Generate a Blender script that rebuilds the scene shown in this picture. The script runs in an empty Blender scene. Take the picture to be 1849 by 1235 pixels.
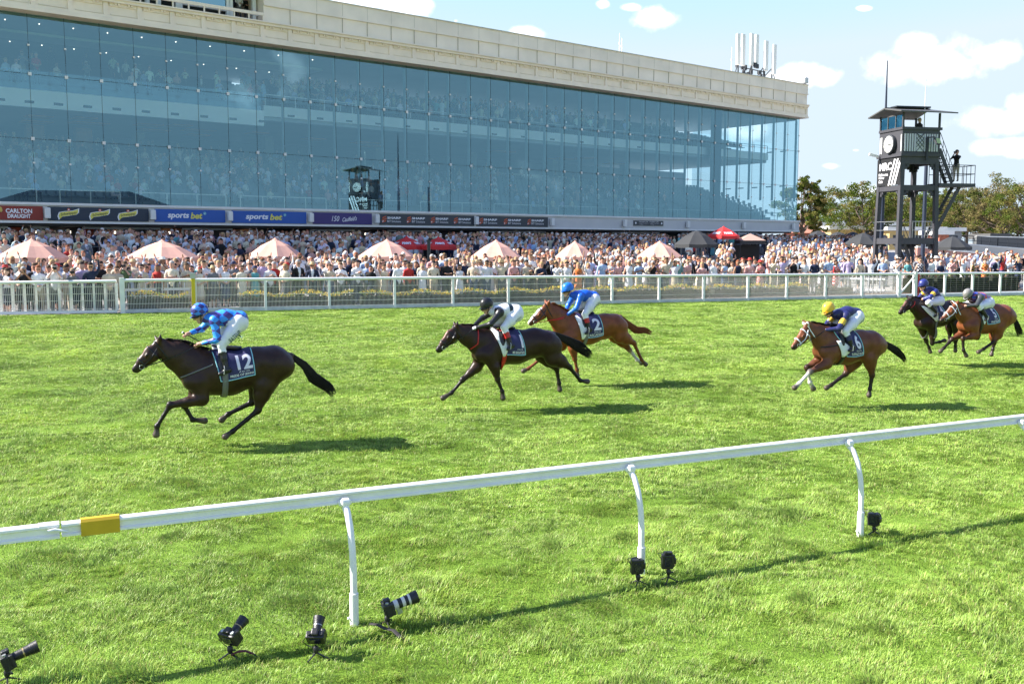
import bpy, bmesh, math, random
import numpy as np
from mathutils import Vector, Matrix
R = math.radians
PI = math.pi
rnd = random.Random(7)
SC = bpy.context.scene
COL = SC.collection
# ---------------------------------------------------------------- camera
FPX = 35.0 / 36.0 * 1849
CX, CY = 924.5, 617.5
CAMZ = 3.5
PITCH = math.atan((CY - 438) / FPX)
cam = bpy.data.cameras.new('camera'); cam.lens = 35; cam.sensor_width = 36
cam.clip_start = 0.1; cam.clip_end = 3000
camo = bpy.data.objects.new('camera', cam); COL.objects.link(camo)
camo.location = (0, 0, CAMZ); camo.rotation_euler = (PI / 2 - PITCH, 0, 0)
SC.camera = camo
# ---------------------------------------------------------------- light
SUN_EL = R(38); SH_AZ = R(0)                     # shadows run towards +X, a little +Y
sdir = Vector((-math.cos(SH_AZ) * math.cos(SUN_EL), -math.sin(SH_AZ) * math.cos(SUN_EL), math.sin(SUN_EL)))
sun = bpy.data.lights.new('sun', 'SUN'); sun.energy = 3.3; sun.angle = R(0.5); sun.color = (1, 0.95, 0.87)
suno = bpy.data.objects.new('sun', sun); COL.objects.link(suno)
suno.rotation_euler = (-sdir).to_track_quat('-Z', 'Y').to_euler()
SC.view_settings.view_transform = 'Standard'; SC.view_settings.look = 'None'
SC.view_settings.exposure = 2.0; SC.view_settings.gamma = 1
SC.cycles.max_bounces = 7; SC.cycles.transparent_max_bounces = 14; SC.cycles.glossy_bounces = 3
SC.cycles.diffuse_bounces = 3; SC.cycles.caustics_reflective = False; SC.cycles.caustics_refractive = False

def raydir(px, py):
    v = Vector(((px - CX) / FPX, 1.0, -(py - CY) / FPX))
    c, s = math.cos(PITCH), math.sin(PITCH)
    return Vector((v.x, v.y * c + v.z * s, -v.y * s + v.z * c))   # per unit of depth
def P(px, py, d):
    return Vector((0, 0, CAMZ)) + raydir(px, py) * d
def topx(p):
    c, s = math.cos(PITCH), math.sin(PITCH)
    x, y, z = p[0], p[1], p[2] - CAMZ
    d = y * c - z * s; v = y * s + z * c
    return CX + FPX * x / d, CY - FPX * v / d, d
def XY(px, s, z=None):
    """plan point seen at pixel column px and depth FPX/s when at height z (default: the turf there)"""
    d = FPX / s; c, sn = math.cos(PITCH), math.sin(PITCH); x = (px - CX) * d / FPX; zz = 0.3 if z is None else z
    for _ in range(3):
        y = (d + (zz - CAMZ) * sn) / c
        if z is None: zz = -0.0695 - 0.01455 * x + 0.02149 * y
    return Vector((x, y, 0))

# ---------------------------------------------------------------- sky with clouds
W = bpy.data.worlds.new('World'); SC.world = W; W.use_nodes = True
nt = W.node_tree; N = nt.nodes; L = nt.links
for n in list(N): N.remove(n)
def mnode(op, a=None, b=None, tree=None, clamp=False, c=None):
    t = tree or nt
    n = t.nodes.new('ShaderNodeMath'); n.operation = op; n.use_clamp = clamp
    for i, v in enumerate((a, b, c)):
        if v is None: continue
        if isinstance(v, (int, float)): n.inputs[i].default_value = v
        else: t.links.new(v, n.inputs[i])
    return n.outputs[0]
out = N.new('ShaderNodeOutputWorld'); bg = N.new('ShaderNodeBackground')
sky = N.new('ShaderNodeTexSky'); sky.sky_type = 'NISHITA'; sky.sun_disc = False
sky.sun_elevation = SUN_EL
sky.sun_rotation = math.atan2(sdir.x, sdir.y)
sky.air_density = 0.8; sky.dust_density = 0.05; sky.ozone_density = 1.6; sky.altitude = 30
tc = N.new('ShaderNodeTexCoord')
noise = N.new('ShaderNodeTexNoise'); noise.inputs['Scale'].default_value = 9; noise.inputs['Detail'].default_value = 9
noise.inputs['Roughness'].default_value = 0.58
L.new(tc.outputs['Generated'], noise.inputs['Vector'])
noise2 = N.new('ShaderNodeTexNoise'); noise2.inputs['Scale'].default_value = 26; noise2.inputs['Detail'].default_value = 8
L.new(tc.outputs['Generated'], noise2.inputs['Vector'])
def blob(px, py, rx, ry):
    d = raydir(px, py).normalized()
    r = Vector((1, 0, 0)); r = (r - d * r.dot(d)).normalized(); u = r.cross(d)
    dn = N.new('ShaderNodeVectorMath'); dn.operation = 'SUBTRACT'; L.new(tc.outputs['Generated'], dn.inputs[0]); dn.inputs[1].default_value = d
    o = []
    for ax, rr in ((r, rx / FPX), (u, ry / FPX)):
        q = N.new('ShaderNodeVectorMath'); q.operation = 'DOT_PRODUCT'; L.new(dn.outputs[0], q.inputs[0]); q.inputs[1].default_value = ax / rr
        o.append(mnode('POWER', mnode('ABSOLUTE', q.outputs['Value']), 2.0))
    q = N.new('ShaderNodeVectorMath'); q.operation = 'DOT_PRODUCT'; L.new(tc.outputs['Generated'], q.inputs[0]); q.inputs[1].default_value = d
    return mnode('SUBTRACT', 1.0, mnode('SQRT', mnode('ADD', o[0], o[1])))
field = None
for b in ((1705, 118, 120, 40), (1800, 95, 100, 44), (1650, 85, 45, 30), (1800, 215, 95, 34), (1845, 190, 50, 36), (1840, 268, 90, 22),
          (1440, 140, 75, 30), (1480, 138, 32, 22), (1185, 32, 52, 24), (1140, 14, 25, 9), (950, 60, 40, 16), (745, 8, 60, 26), (640, -5, 90, 22),
          (1552, 345, 60, 22), (1350, 230, 60, 25), (1545, 272, 14, 5), (1560, 16, 14, 5), (823, 38, 12, 8), (1090, 8, 14, 9), (1500, 300, 40, 12)):
    o = blob(*b)
    field = o if field is None else mnode('MAXIMUM', field, o)
# scattered clouds over the rest of the sky, seen in the glass
sep = N.new('ShaderNodeSeparateXYZ'); L.new(tc.outputs['Generated'], sep.inputs[0])
n3 = N.new('ShaderNodeTexNoise'); n3.inputs['Scale'].default_value = 3.2; n3.inputs['Detail'].default_value = 3
L.new(tc.outputs['Generated'], n3.inputs['Vector'])
back = mnode('SUBTRACT', mnode('MULTIPLY', mnode('SUBTRACT', n3.outputs['Fac'], 0.66), 5.0), mnode('MULTIPLY', mnode('MAXIMUM', mnode('SUBTRACT', sep.outputs[1], -0.1), 0.0), 12.0))
field = mnode('MAXIMUM', field, back)
dens = mnode('ADD', mnode('SUBTRACT', field, 0.12), mnode('MULTIPLY', mnode('SUBTRACT', noise.outputs['Fac'], 0.5), 2.6))
dens = mnode('ADD', dens, mnode('MULTIPLY', mnode('SUBTRACT', noise2.outputs['Fac'], 0.5), 1.5))
mr = N.new('ShaderNodeMapRange'); L.new(dens, mr.inputs[0]); mr.inputs[1].default_value = 0.05; mr.inputs[2].default_value = 0.75
mr.interpolation_type = 'SMOOTHSTEP'
ccol = N.new('ShaderNodeMix'); ccol.data_type = 'RGBA'
mr2 = N.new('ShaderNodeMapRange'); L.new(dens, mr2.inputs[0]); mr2.inputs[1].default_value = 0.3; mr2.inputs[2].default_value = 1.3
L.new(mr2.outputs[0], ccol.inputs[0])
ccol.inputs[6].default_value = (5.4, 5.4, 5.5, 1); ccol.inputs[7].default_value = (2.6, 2.65, 2.85, 1)
mx = N.new('ShaderNodeMix'); mx.data_type = 'RGBA'
tn = N.new('ShaderNodeVectorMath'); tn.operation = 'MULTIPLY'; L.new(sky.outputs[0], tn.inputs[0]); tn.inputs[1].default_value = (.93, .83, .95)
cp = N.new('ShaderNodeVectorMath'); cp.operation = 'MINIMUM'; L.new(tn.outputs[0], cp.inputs[0]); cp.inputs[1].default_value = (1.95, 2.32, 2.66)      # upper limit on the sky colour, mostly met near the horizon
L.new(mr.outputs[0], mx.inputs[0]); L.new(cp.outputs[0], mx.inputs[6]); L.new(ccol.outputs[2], mx.inputs[7])
L.new(mx.outputs[2], bg.inputs['Color']); bg.inputs['Strength'].default_value = 0.1
L.new(bg.outputs[0], out.inputs['Surface'])

# ---------------------------------------------------------------- plan geometry of the place
def plane_z(x, y): return -0.0695 - 0.01455 * x + 0.02149 * y      # banked turf track
def G(px, py):
    """turf point seen at a pixel"""
    D = raydir(px, py); k = (CAMZ + 0.0695) / (0.02149 * D.y - 0.01455 * D.x - D.z); return Vector((D.x * k, D.y * k, 0))
def s_fence(px): return 49.2 - 0.00964 * (px - 230)
def s_bld(px): return 32.6 * (3075 - px) / 3075
FA, FB = XY(230, s_fence(230), .95), XY(1849, s_fence(1849), .7)
FU = (FB - FA).normalized(); FN = Vector((-FU.y, FU.x, 0))
BA, BB = XY(0, s_bld(0), CAMZ), XY(1437, s_bld(1437), CAMZ)
BU = (BB - BA).normalized(); BN = Vector((-BU.y, BU.x, 0)); BLEN = (BB - BA).length
def interp(x, xs, ys): return float(np.interp(x, xs, ys))
def apron_z(x, y):
    p = Vector((x, y, 0)); F = (p - FA).dot(FN); B = -(p - BA).dot(BN)
    if B <= 0: return 2.4
    if F <= 0: return 0.9
    r = F / (F + B)
    return interp(r, (0, .1, .3, .5, .66, .8, 1), (0.9, 0.9, 1.05, 1.35, 1.9, 2.4, 2.4))
def gz(x, y):
    return plane_z(x, y) if (Vector((x, y, 0)) - FA).dot(FN) < 0 else apron_z(x, y)
def fac(w, z, m=0.0):
    """facade coordinates: w along the grandstand, m into it"""
    q = BA + BU * w + BN * m; return Vector((q.x, q.y, z))
def w_at(px, m=0.0):
    """facade coordinate met by pixel column px on the plane m"""
    d = raydir(px, 438); o = BA + BN * m
    t = o.dot(BN) / (d.x * BN.x + d.y * BN.y)
    q = Vector((d.x * t, d.y * t, 0)); return (q - o).dot(BU)

# ---------------------------------------------------------------- materials
MATS = {}
def mat(name, col, rough=0.6, metal=0.0, var=0.0, vscale=8.0, bump=0.0, bscale=40.0, spec=0.5, attr=None, coat=0.0, sheen=0.0, detail=4):
    if name in MATS: return MATS[name]
    m = bpy.data.materials.new(name); m.use_nodes = True; t = m.node_tree; b = t.nodes['Principled BSDF']
    b.inputs['Roughness'].default_value = rough; b.inputs['Metallic'].default_value = metal
    b.inputs['Specular IOR Level'].default_value = spec; b.inputs['Coat Weight'].default_value = coat
    b.inputs['Coat Roughness'].default_value = 0.25
    b.inputs['Base Color'].default_value = (*col, 1)
    src = None
    if attr:
        a = t.nodes.new('ShaderNodeAttribute'); a.attribute_name = attr; src = a.outputs['Color']; t.links.new(src, b.inputs['Base Color'])
    if var > 0 or bump > 0: tcn = t.nodes.new('ShaderNodeTexCoord')
    if var > 0:
        n = t.nodes.new('ShaderNodeTexNoise'); n.inputs['Scale'].default_value = vscale; n.inputs['Detail'].default_value = detail
        t.links.new(tcn.outputs['Object'], n.inputs['Vector'])
        r = t.nodes.new('ShaderNodeMapRange'); t.links.new(n.outputs['Fac'], r.inputs[0])
        r.inputs[1].default_value = .3; r.inputs[2].default_value = .7; r.inputs[3].default_value = 1 - var; r.inputs[4].default_value = 1 + var
        mm = t.nodes.new('ShaderNodeVectorMath'); mm.operation = 'SCALE'
        if src: t.links.new(src, mm.inputs[0])
        else: mm.inputs[0].default_value = col
        t.links.new(r.outputs[0], mm.inputs['Scale']); t.links.new(mm.outputs[0], b.inputs['Base Color'])
    if bump > 0:
        n = t.nodes.new('ShaderNodeTexNoise'); n.inputs['Scale'].default_value = bscale; n.inputs['Detail'].default_value = 3
        t.links.new(tcn.outputs['Object'], n.inputs['Vector'])
        bp = t.nodes.new('ShaderNodeBump'); bp.inputs['Strength'].default_value = bump; bp.inputs['Distance'].default_value = 0.02
        t.links.new(n.outputs['Fac'], bp.inputs['Height']); t.links.new(bp.outputs[0], b.inputs['Normal'])
    MATS[name] = m; return m

# ---------------------------------------------------------------- object helpers
def tag(o, label=None, cat=None, group=None, kind=None):
    if label: o['label'] = label
    if cat: o['category'] = cat
    if group: o['group'] = group
    if kind: o['kind'] = kind
    return o
WORLDP = set()
def empty(name, loc=(0, 0, 0), rz=0.0, world=True):
    o = bpy.data.objects.new(name, None)
    if world: WORLDP.add(o.name)
    COL.objects.link(o); o.location = loc; o.rotation_euler = (0, 0, rz); o.empty_display_size = .2
    return o
def link(name, me, mats, parent=None, loc=None, smooth=False):
    if not isinstance(mats, (list, tuple)): mats = [mats]
    for m in mats:
        if m: me.materials.append(m)
    o = bpy.data.objects.new(name, me); COL.objects.link(o)
    if parent:
        o.parent = parent
        if parent.name in WORLDP: o.matrix_parent_inverse = (Matrix.Translation(parent.location) @ Matrix.Rotation(parent.rotation_euler.z, 4, 'Z')).inverted()
    if loc is not None: o.location = loc
    if smooth: me.polygons.foreach_set('use_smooth', [True] * len(me.polygons))
    return o
class MB:
    """collects simple solids; build() links them as one mesh"""
    def __init__(s): s.v = []; s.f = []; s.m = []; s.mi = 0
    def add(s, vs, fs):
        b = len(s.v); s.v += [tuple(v) for v in vs]; s.f += [tuple(b + i for i in f) for f in fs]; s.m += [s.mi] * len(fs); return s
    def box(s, lo, hi, M=None):
        x0, y0, z0 = lo; x1, y1, z1 = hi
        vs = [Vector(q) for q in ((x0, y0, z0), (x1, y0, z0), (x1, y1, z0), (x0, y1, z0), (x0, y0, z1), (x1, y0, z1), (x1, y1, z1), (x0, y1, z1))]
        if M: vs = [M @ v for v in vs]
        return s.add(vs, ((0, 3, 2, 1), (4, 5, 6, 7), (0, 1, 5, 4), (1, 2, 6, 5), (2, 3, 7, 6), (3, 0, 4, 7)))
    def cbox(s, c, d, M=None):
        return s.box((c[0] - d[0] / 2, c[1] - d[1] / 2, c[2] - d[2] / 2), (c[0] + d[0] / 2, c[1] + d[1] / 2, c[2] + d[2] / 2), M)
    def fbox(s, w0, w1, z0, z1, m0, m1):
        """box in facade coordinates"""
        vs = [fac(*q) for q in ((w0, z0, m0), (w1, z0, m0), (w1, z0, m1), (w0, z0, m1), (w0, z1, m0), (w1, z1, m0), (w1, z1, m1), (w0, z1, m1))]
        return s.add(vs, ((0, 3, 2, 1), (4, 5, 6, 7), (0, 1, 5, 4), (1, 2, 6, 5), (2, 3, 7, 6), (3, 0, 4, 7)))
    def bar(s, a, b, w, h=None, up=Vector((0, 0, 1))):
        a, b = Vector(a), Vector(b); h = h or w; d = (b - a).normalized()
        x = d.cross(up)
        if x.length < 1e-4: x = d.cross(Vector((0, 1, 0)))
        x.normalize(); y = x.cross(d)
        c = [x * (i * w / 2) + y * (j * h / 2) for i, j in ((-1, -1), (1, -1), (1, 1), (-1, 1))]
        return s.add([a + q for q in c] + [b + q for q in c], ((0, 1, 2, 3), (7, 6, 5, 4), (0, 4, 5, 1), (1, 5, 6, 2), (2, 6, 7, 3), (3, 7, 4, 0)))
    def tube(s, pts, rs, n=8, cap=True, sq=1.0):
        pts = [Vector(p) for p in pts]
        if isinstance(rs, (int, float)): rs = [rs] * len(pts)
        vs = []; fs = []; ref = None
        for i, p in enumerate(pts):
            d = (pts[min(i + 1, len(pts) - 1)] - pts[max(i - 1, 0)])
            if d.length < 1e-7: d = Vector((0, 0, 1))
            d.normalize()
            if ref is None: ref = Vector((0, 0, 1)) if abs(d.z) < .9 else Vector((0, 1, 0))
            x = ref.cross(d)
            if x.length < 1e-3: x = Vector((1, 0, 0)).cross(d)
            x.normalize(); y = d.cross(x); ref = y
            for k in range(n):
                a = 2 * PI * k / n; vs.append(p + x * (math.cos(a) * rs[i]) + y * (math.sin(a) * rs[i] * sq))
        for i in range(len(pts) - 1):
            for k in range(n):
                fs.append((i * n + k, i * n + (k + 1) % n, (i + 1) * n + (k + 1) % n, (i + 1) * n + k))
        if cap:
            fs.append(tuple(range(n - 1, -1, -1))); fs.append(tuple((len(pts) - 1) * n + k for k in range(n)))
        return s.add(vs, fs)
    def prism(s, poly, a, b):
        """poly: list of 3D points, extruded by vector b-a"""
        n = len(poly); e = Vector(b) - Vector(a); p = [Vector(q) for q in poly]
        return s.add(p + [q + e for q in p], [tuple(range(n - 1, -1, -1)), tuple(range(n, 2 * n))] + [(i, (i + 1) % n, n + (i + 1) % n, n + i) for i in range(n)])
    def build(s, name, mats, parent=None, smooth=False, loc=None, bevel=0.0, fix=True):
        me = bpy.data.meshes.new(name); o0 = Vector(loc) if loc is not None else Vector((0, 0, 0))
        me.from_pydata([(v[0] - o0.x, v[1] - o0.y, v[2] - o0.z) for v in s.v], [], s.f)
        if isinstance(mats, (list, tuple)) and len(mats) > 1: me.polygons.foreach_set('material_index', s.m)
        if fix:
            bm = bmesh.new(); bm.from_mesh(me); bmesh.ops.recalc_face_normals(bm, faces=bm.faces)
            if bevel > 0: bmesh.ops.bevel(bm, geom=bm.edges, offset=bevel, segments=2, affect='EDGES', profile=.6)
            bm.to_mesh(me); bm.free()
        o = link(name, me, mats, parent, loc)
        if smooth:
            me.polygons.foreach_set('use_smooth', [True] * len(me.polygons))
            try: me.set_sharp_from_angle(angle=R(40))
            except Exception: pass
        return o
_tc = {}
def text_polys(body, shear=0.0, bold=0.0, space=1.0):
    """flat lettering as vertices/faces, cap height about 0.7, origin centred"""
    k = (body, shear, bold, space)
    if k in _tc: return _tc[k]
    cu = bpy.data.curves.new('t', 'FONT'); cu.body = body; cu.size = 1; cu.shear = shear; cu.offset = bold; cu.space_character = space
    cu.align_x = 'CENTER'; cu.align_y = 'CENTER'; cu.resolution_u = 3; cu.fill_mode = 'FRONT'
    ob = bpy.data.objects.new('t', cu); me = bpy.data.meshes.new_from_object(ob)
    vs = np.array([v.co[:] for v in me.vertices]); fs = [tuple(p.vertices) for p in me.polygons]
    bpy.data.objects.remove(ob); bpy.data.curves.remove(cu); bpy.data.meshes.remove(me)
    _tc[k] = (vs, fs); return vs, fs
def lettering(name, body, m, fn, w, h, parent=None, cx=0.0, cy=0.0, shear=0.0, bold=0.0, space=1.0, slices=0):
    """fn maps (x,y) of the sign face to 3D; the words fill w x h around (cx,cy)"""
    vs, fs = text_polys(body, shear, bold, space)
    lo, hi = vs.min(0), vs.max(0); sx = w / (hi[0] - lo[0]); sy = h / (hi[1] - lo[1])
    if slices:
        bm = bmesh.new(); bv = [bm.verts.new(v) for v in vs]; bm.verts.index_update()
        for f in fs:
            try: bm.faces.new([bv[i] for i in f])
            except ValueError: pass
        for i in range(1, slices):
            y = lo[1] + (hi[1] - lo[1]) * i / slices; bmesh.ops.bisect_plane(bm, geom=bm.verts[:] + bm.edges[:] + bm.faces[:], plane_co=(0, y, 0), plane_no=(0, 1, 0))
        for i in range(1, slices):
            x = lo[0] + (hi[0] - lo[0]) * i / slices; bmesh.ops.bisect_plane(bm, geom=bm.verts[:] + bm.edges[:] + bm.faces[:], plane_co=(x, 0, 0), plane_no=(1, 0, 0))
        bm.verts.index_update(); vs = np.array([v.co[:] for v in bm.verts]); fs = [tuple(v.index for v in f.verts) for f in bm.faces]; bm.free()
    pts = [fn(cx + (v[0] - (lo[0] + hi[0]) / 2) * sx, cy + (v[1] - (lo[1] + hi[1]) / 2) * sy) for v in vs]
    me = bpy.data.meshes.new(name); me.from_pydata([tuple(p) for p in pts], [], fs)
    return link(name, me, m, parent)

# ---------------------------------------------------------------- organic surfaces: blended round cones -> surface net
def prim(a, b, ra, rb, lab='coat', k=.04, ys=1.0, yc=0.0):
    return (np.array(a, float), np.array(b, float), float(ra), float(rb), lab, k, ys, yc)
def pdist(p, X, Y, Z):
    a, b, ra, rb, lab, k, ys, yc = p
    ay = (a[1] - yc) / ys + yc; by = (b[1] - yc) / ys + yc; Y = (Y - yc) / ys + yc
    bx, bY, bz = b[0] - a[0], by - ay, b[2] - a[2]; q = bx * bx + bY * bY + bz * bz + 1e-9
    h = np.clip(((X - a[0]) * bx + (Y - ay) * bY + (Z - a[2]) * bz) / q, 0, 1)
    return np.sqrt((X - a[0] - bx * h) ** 2 + (Y - ay - bY * h) ** 2 + (Z - a[2] - bz * h) ** 2) - (ra + (rb - ra) * h)
def smin(a, b, k):
    h = np.maximum(k - np.abs(a - b), 0) / k
    return np.minimum(a, b) - h * h * k * .25
def sdf(prims, pts):
    X, Y, Z = pts[:, 0], pts[:, 1], pts[:, 2]; F = np.full(len(pts), 1.0)
    for p in prims: F = smin(F, pdist(p, X, Y, Z), p[5])
    return F
def polygonize(prims, h):
    lo = np.full(3, 9e9); hi = -lo
    for p in prims:
        r = max(p[2], p[3]) * max(1, p[6]) + .06
        lo = np.minimum(lo, np.minimum(p[0], p[1]) - r); hi = np.maximum(hi, np.maximum(p[0], p[1]) + r)
    n = np.ceil((hi - lo) / h).astype(int) + 2
    ax = [lo[i] + np.arange(n[i]) * h for i in range(3)]
    F = np.full(n, 1.0, np.float32)
    for p in prims:
        r = max(p[2], p[3]) * max(1, p[6]) + p[5] + .05
        a = np.minimum(p[0], p[1]) - r; b = np.maximum(p[0], p[1]) + r
        i0 = np.clip(((a - lo) / h).astype(int), 0, n); i1 = np.clip(((b - lo) / h).astype(int) + 2, 0, n)
        sl = tuple(slice(i0[i], i1[i]) for i in range(3))
        X, Y, Z = np.meshgrid(ax[0][sl[0]], ax[1][sl[1]], ax[2][sl[2]], indexing='ij', sparse=True)
        F[sl] = smin(F[sl], pdist(p, X, Y, Z).astype(np.float32), p[5])
    S = F < 0
    c = np.zeros(tuple(n - 1), np.int8)
    for i in (0, 1):
        for j in (0, 1):
            for k in (0, 1): c += S[i:n[0] - 1 + i, j:n[1] - 1 + j, k:n[2] - 1 + k]
    I = np.argwhere((c > 0) & (c < 8)); idx = -np.ones(tuple(n - 1), np.int64); idx[tuple(I.T)] = np.arange(len(I))
    acc = np.zeros((len(I), 3)); cnt = np.zeros(len(I))
    cor = [(i, j, k) for i in (0, 1) for j in (0, 1) for k in (0, 1)]
    for A in cor:
        for Bc in cor:
            if sum(Bc) - sum(A) == 1 and all(Bc[q] >= A[q] for q in range(3)):
                fa = F[I[:, 0] + A[0], I[:, 1] + A[1], I[:, 2] + A[2]]; fb = F[I[:, 0] + Bc[0], I[:, 1] + Bc[1], I[:, 2] + Bc[2]]
                m = (fa < 0) != (fb < 0); t = np.where(m, fa / np.where(m, fa - fb, 1), 0)
                pa = np.array(A, float); pb = np.array(Bc, float)
                acc += np.where(m[:, None], pa + (pb - pa) * t[:, None], 0); cnt += m
    V = lo + (I + acc / cnt[:, None]) * h
    Q = []
    for d in range(3):
        e, f = [(1, 2), (2, 0), (0, 1)][d]
        s0 = [slice(1, None)] * 3; s1 = [slice(1, None)] * 3
        s0[d] = slice(0, n[d] - 1); s1[d] = slice(1, n[d])
        s0[e] = slice(1, n[e] - 1); s1[e] = slice(1, n[e] - 1); s0[f] = slice(1, n[f] - 1); s1[f] = slice(1, n[f] - 1)
        a, b = S[tuple(s0)], S[tuple(s1)]
        E = np.argwhere(a != b); inside = a[tuple(E.T)]
        off = np.array([1, 1, 1]); off[d] = 0; E = E + off
        ue = np.zeros(3, int); ue[e] = 1; uf = np.zeros(3, int); uf[f] = 1
        q = np.stack([idx[tuple((E - ue - uf).T)], idx[tuple((E - uf).T)], idx[tuple(E.T)], idx[tuple((E - ue).T)]], 1)
        q[~inside] = q[~inside][:, ::-1]
        Q.append(q)
    Q = np.concatenate(Q); Q = Q[(Q >= 0).all(1)]
    return V, Q
def np_mesh(name, V, Q, smooth=True):
    me = bpy.data.meshes.new(name); k = Q.shape[1]
    me.vertices.add(len(V)); me.vertices.foreach_set('co', np.ascontiguousarray(V, np.float32).ravel())
    me.loops.add(Q.size); me.loops.foreach_set('vertex_index', Q.astype(np.int32).ravel())
    me.polygons.add(len(Q)); me.polygons.foreach_set('loop_start', (np.arange(len(Q)) * k).astype(np.int32))
    if smooth: me.polygons.foreach_set('use_smooth', np.ones(len(Q), bool))
    me.update(calc_edges=True); return me
def set_col(me, C):
    a = me.color_attributes.new('Col', 'FLOAT_COLOR', 'POINT'); a.data.foreach_set('color', np.concatenate([C, np.ones((len(C), 1))], 1).astype(np.float32).ravel())
def labels_at(prims, V):
    D = np.stack([pdist(p, V[:, 0], V[:, 1], V[:, 2]) for p in prims], 1)
    return D
# ================================================================ ground
def turf_material(name, c1, c2, c3, rough=.9):
    m = bpy.data.materials.new(name); m.use_nodes = True; t = m.node_tree; b = t.nodes['Principled BSDF']
    b.inputs['Roughness'].default_value = rough; b.inputs['Specular IOR Level'].default_value = .15
    g = t.nodes.new('ShaderNodeNewGeometry'); src = g.outputs['Position']
    ns = []
    for sc, de in ((.35, 3), (3.0, 5), (45, 4)):
        n = t.nodes.new('ShaderNodeTexNoise'); n.inputs['Scale'].default_value = sc; n.inputs['Detail'].default_value = de
        t.links.new(src, n.inputs['Vector']); ns.append(n.outputs['Fac'])
    v = mnode('ADD', mnode('MULTIPLY', ns[0], .35, t), mnode('ADD', mnode('MULTIPLY', ns[1], .3, t), mnode('MULTIPLY', ns[2], .35, t), t), t)
    r = t.nodes.new('ShaderNodeValToRGB'); t.links.new(v, r.inputs[0])
    e = r.color_ramp.elements; e[0].position = .36; e[0].color = (*c1, 1); e[1].position = .64; e[1].color = (*c3, 1)
    x = e.new(.5); x.color = (*c2, 1)
    t.links.new(r.outputs[0], b.inputs['Base Color'])
    bp = t.nodes.new('ShaderNodeBump'); bp.inputs['Strength'].default_value = .6; bp.inputs['Distance'].default_value = .05
    t.links.new(ns[2], bp.inputs['Height']); t.links.new(bp.outputs[0], b.inputs['Normal'])
    return m
M_turf = turf_material('turf', (.09, .16, .016), (.14, .24, .026), (.2, .32, .045))
M_pave = mat('apron_paving', (.33, .31, .29), .85, var=.18, vscale=1.2, bump=.2, bscale=30)
# the banked turf track, up to the outside fence
def grid_sheet(name, fn, us, vs, m, kind='structure'):
    V = [fn(u, v) for v in vs for u in us]; n = len(us)
    F = [(j * n + i, j * n + i + 1, (j + 1) * n + i + 1, (j + 1) * n + i) for j in range(len(vs) - 1) for i in range(n - 1)]
    me = bpy.data.meshes.new(name); me.from_pydata(V, [], F); o = link(name, me, m); o['kind'] = kind; return o
def trackpt(a, f):
    q = FA + FU * a + FN * f; return (q.x, q.y, plane_z(q.x, q.y) if abs(a - 20) < 130 and f > -120 else plane_z(*[(FA + FU * max(-110, min(150, a)) + FN * max(f, -120))[i] for i in (0, 1)]))
tr = grid_sheet('turf_track', trackpt, [-400, -110, -60, -20, 0, 20, 45, 80, 150, 900], [-600, -120, -60, -40, -20, -.02], M_turf)
def apronpt(a, f):
    q = FA + FU * a + FN * f; return (q.x, q.y, apron_z(q.x, q.y))
grid_sheet('ground', apronpt, [-500, -200] + list(range(-80, 260, 5)) + [400, 1200], [0.0, 1, 2, 4] + [4 + 2 * i for i in range(1, 60)] + [150, 200, 300, 500, 1500], M_pave)
# ---------------------------------------------------------------- grass blades on the track: nobody could count them
def grass_mat():
    m = bpy.data.materials.new('grass_blades'); m.use_nodes = True; t = m.node_tree
    for n in list(t.nodes): t.nodes.remove(n)
    o = t.nodes.new('ShaderNodeOutputMaterial'); g = t.nodes.new('ShaderNodeNewGeometry')
    a = t.nodes.new('ShaderNodeAttribute'); a.attribute_name = 'Col'
    n1 = t.nodes.new('ShaderNodeTexNoise'); n1.inputs['Scale'].default_value = .5; n1.inputs['Detail'].default_value = 4; t.links.new(g.outputs['Position'], n1.inputs['Vector'])
    n2 = t.nodes.new('ShaderNodeTexNoise'); n2.inputs['Scale'].default_value = 3.5; n2.inputs['Detail'].default_value = 3; t.links.new(g.outputs['Position'], n2.inputs['Vector'])
    f = mnode('ADD', mnode('MULTIPLY', n1.outputs['Fac'], .9, t), mnode('MULTIPLY', n2.outputs['Fac'], 1.0, t), t)
    r = t.nodes.new('ShaderNodeMapRange'); t.links.new(f, r.inputs[0]); r.inputs[1].default_value = .6; r.inputs[2].default_value = 1.3; r.inputs[3].default_value = .66; r.inputs[4].default_value = 1.32
    sc = t.nodes.new('ShaderNodeVectorMath'); sc.operation = 'SCALE'; t.links.new(a.outputs['Color'], sc.inputs[0]); t.links.new(r.outputs[0], sc.inputs['Scale'])
    tint = t.nodes.new('ShaderNodeMix'); tint.data_type = 'RGBA'; tint.blend_type = 'MULTIPLY'; t.links.new(n1.outputs['Fac'], tint.inputs[0])
    t.links.new(sc.outputs[0], tint.inputs[6]); tint.inputs[7].default_value = (1.18, 1.0, .82, 1)
    d = t.nodes.new('ShaderNodeBsdfDiffuse'); tl = t.nodes.new('ShaderNodeBsdfTranslucent'); gl = t.nodes.new('ShaderNodeBsdfGlossy'); gl.inputs['Roughness'].default_value = .42
    gl.inputs['Color'].default_value = (.8, .85, .7, 1)
    t.links.new(tint.outputs[2], d.inputs[0]); t.links.new(tint.outputs[2], tl.inputs[0])
    m1 = t.nodes.new('ShaderNodeMixShader'); m1.inputs[0].default_value = .38; t.links.new(d.outputs[0], m1.inputs[1]); t.links.new(tl.outputs[0], m1.inputs[2])
    m2 = t.nodes.new('ShaderNodeMixShader'); m2.inputs[0].default_value = .025; t.links.new(m1.outputs[0], m2.inputs[1]); t.links.new(gl.outputs[0], m2.inputs[2])
    t.links.new(m2.outputs[0], o.inputs['Surface']); return m
M_grass = grass_mat()
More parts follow.
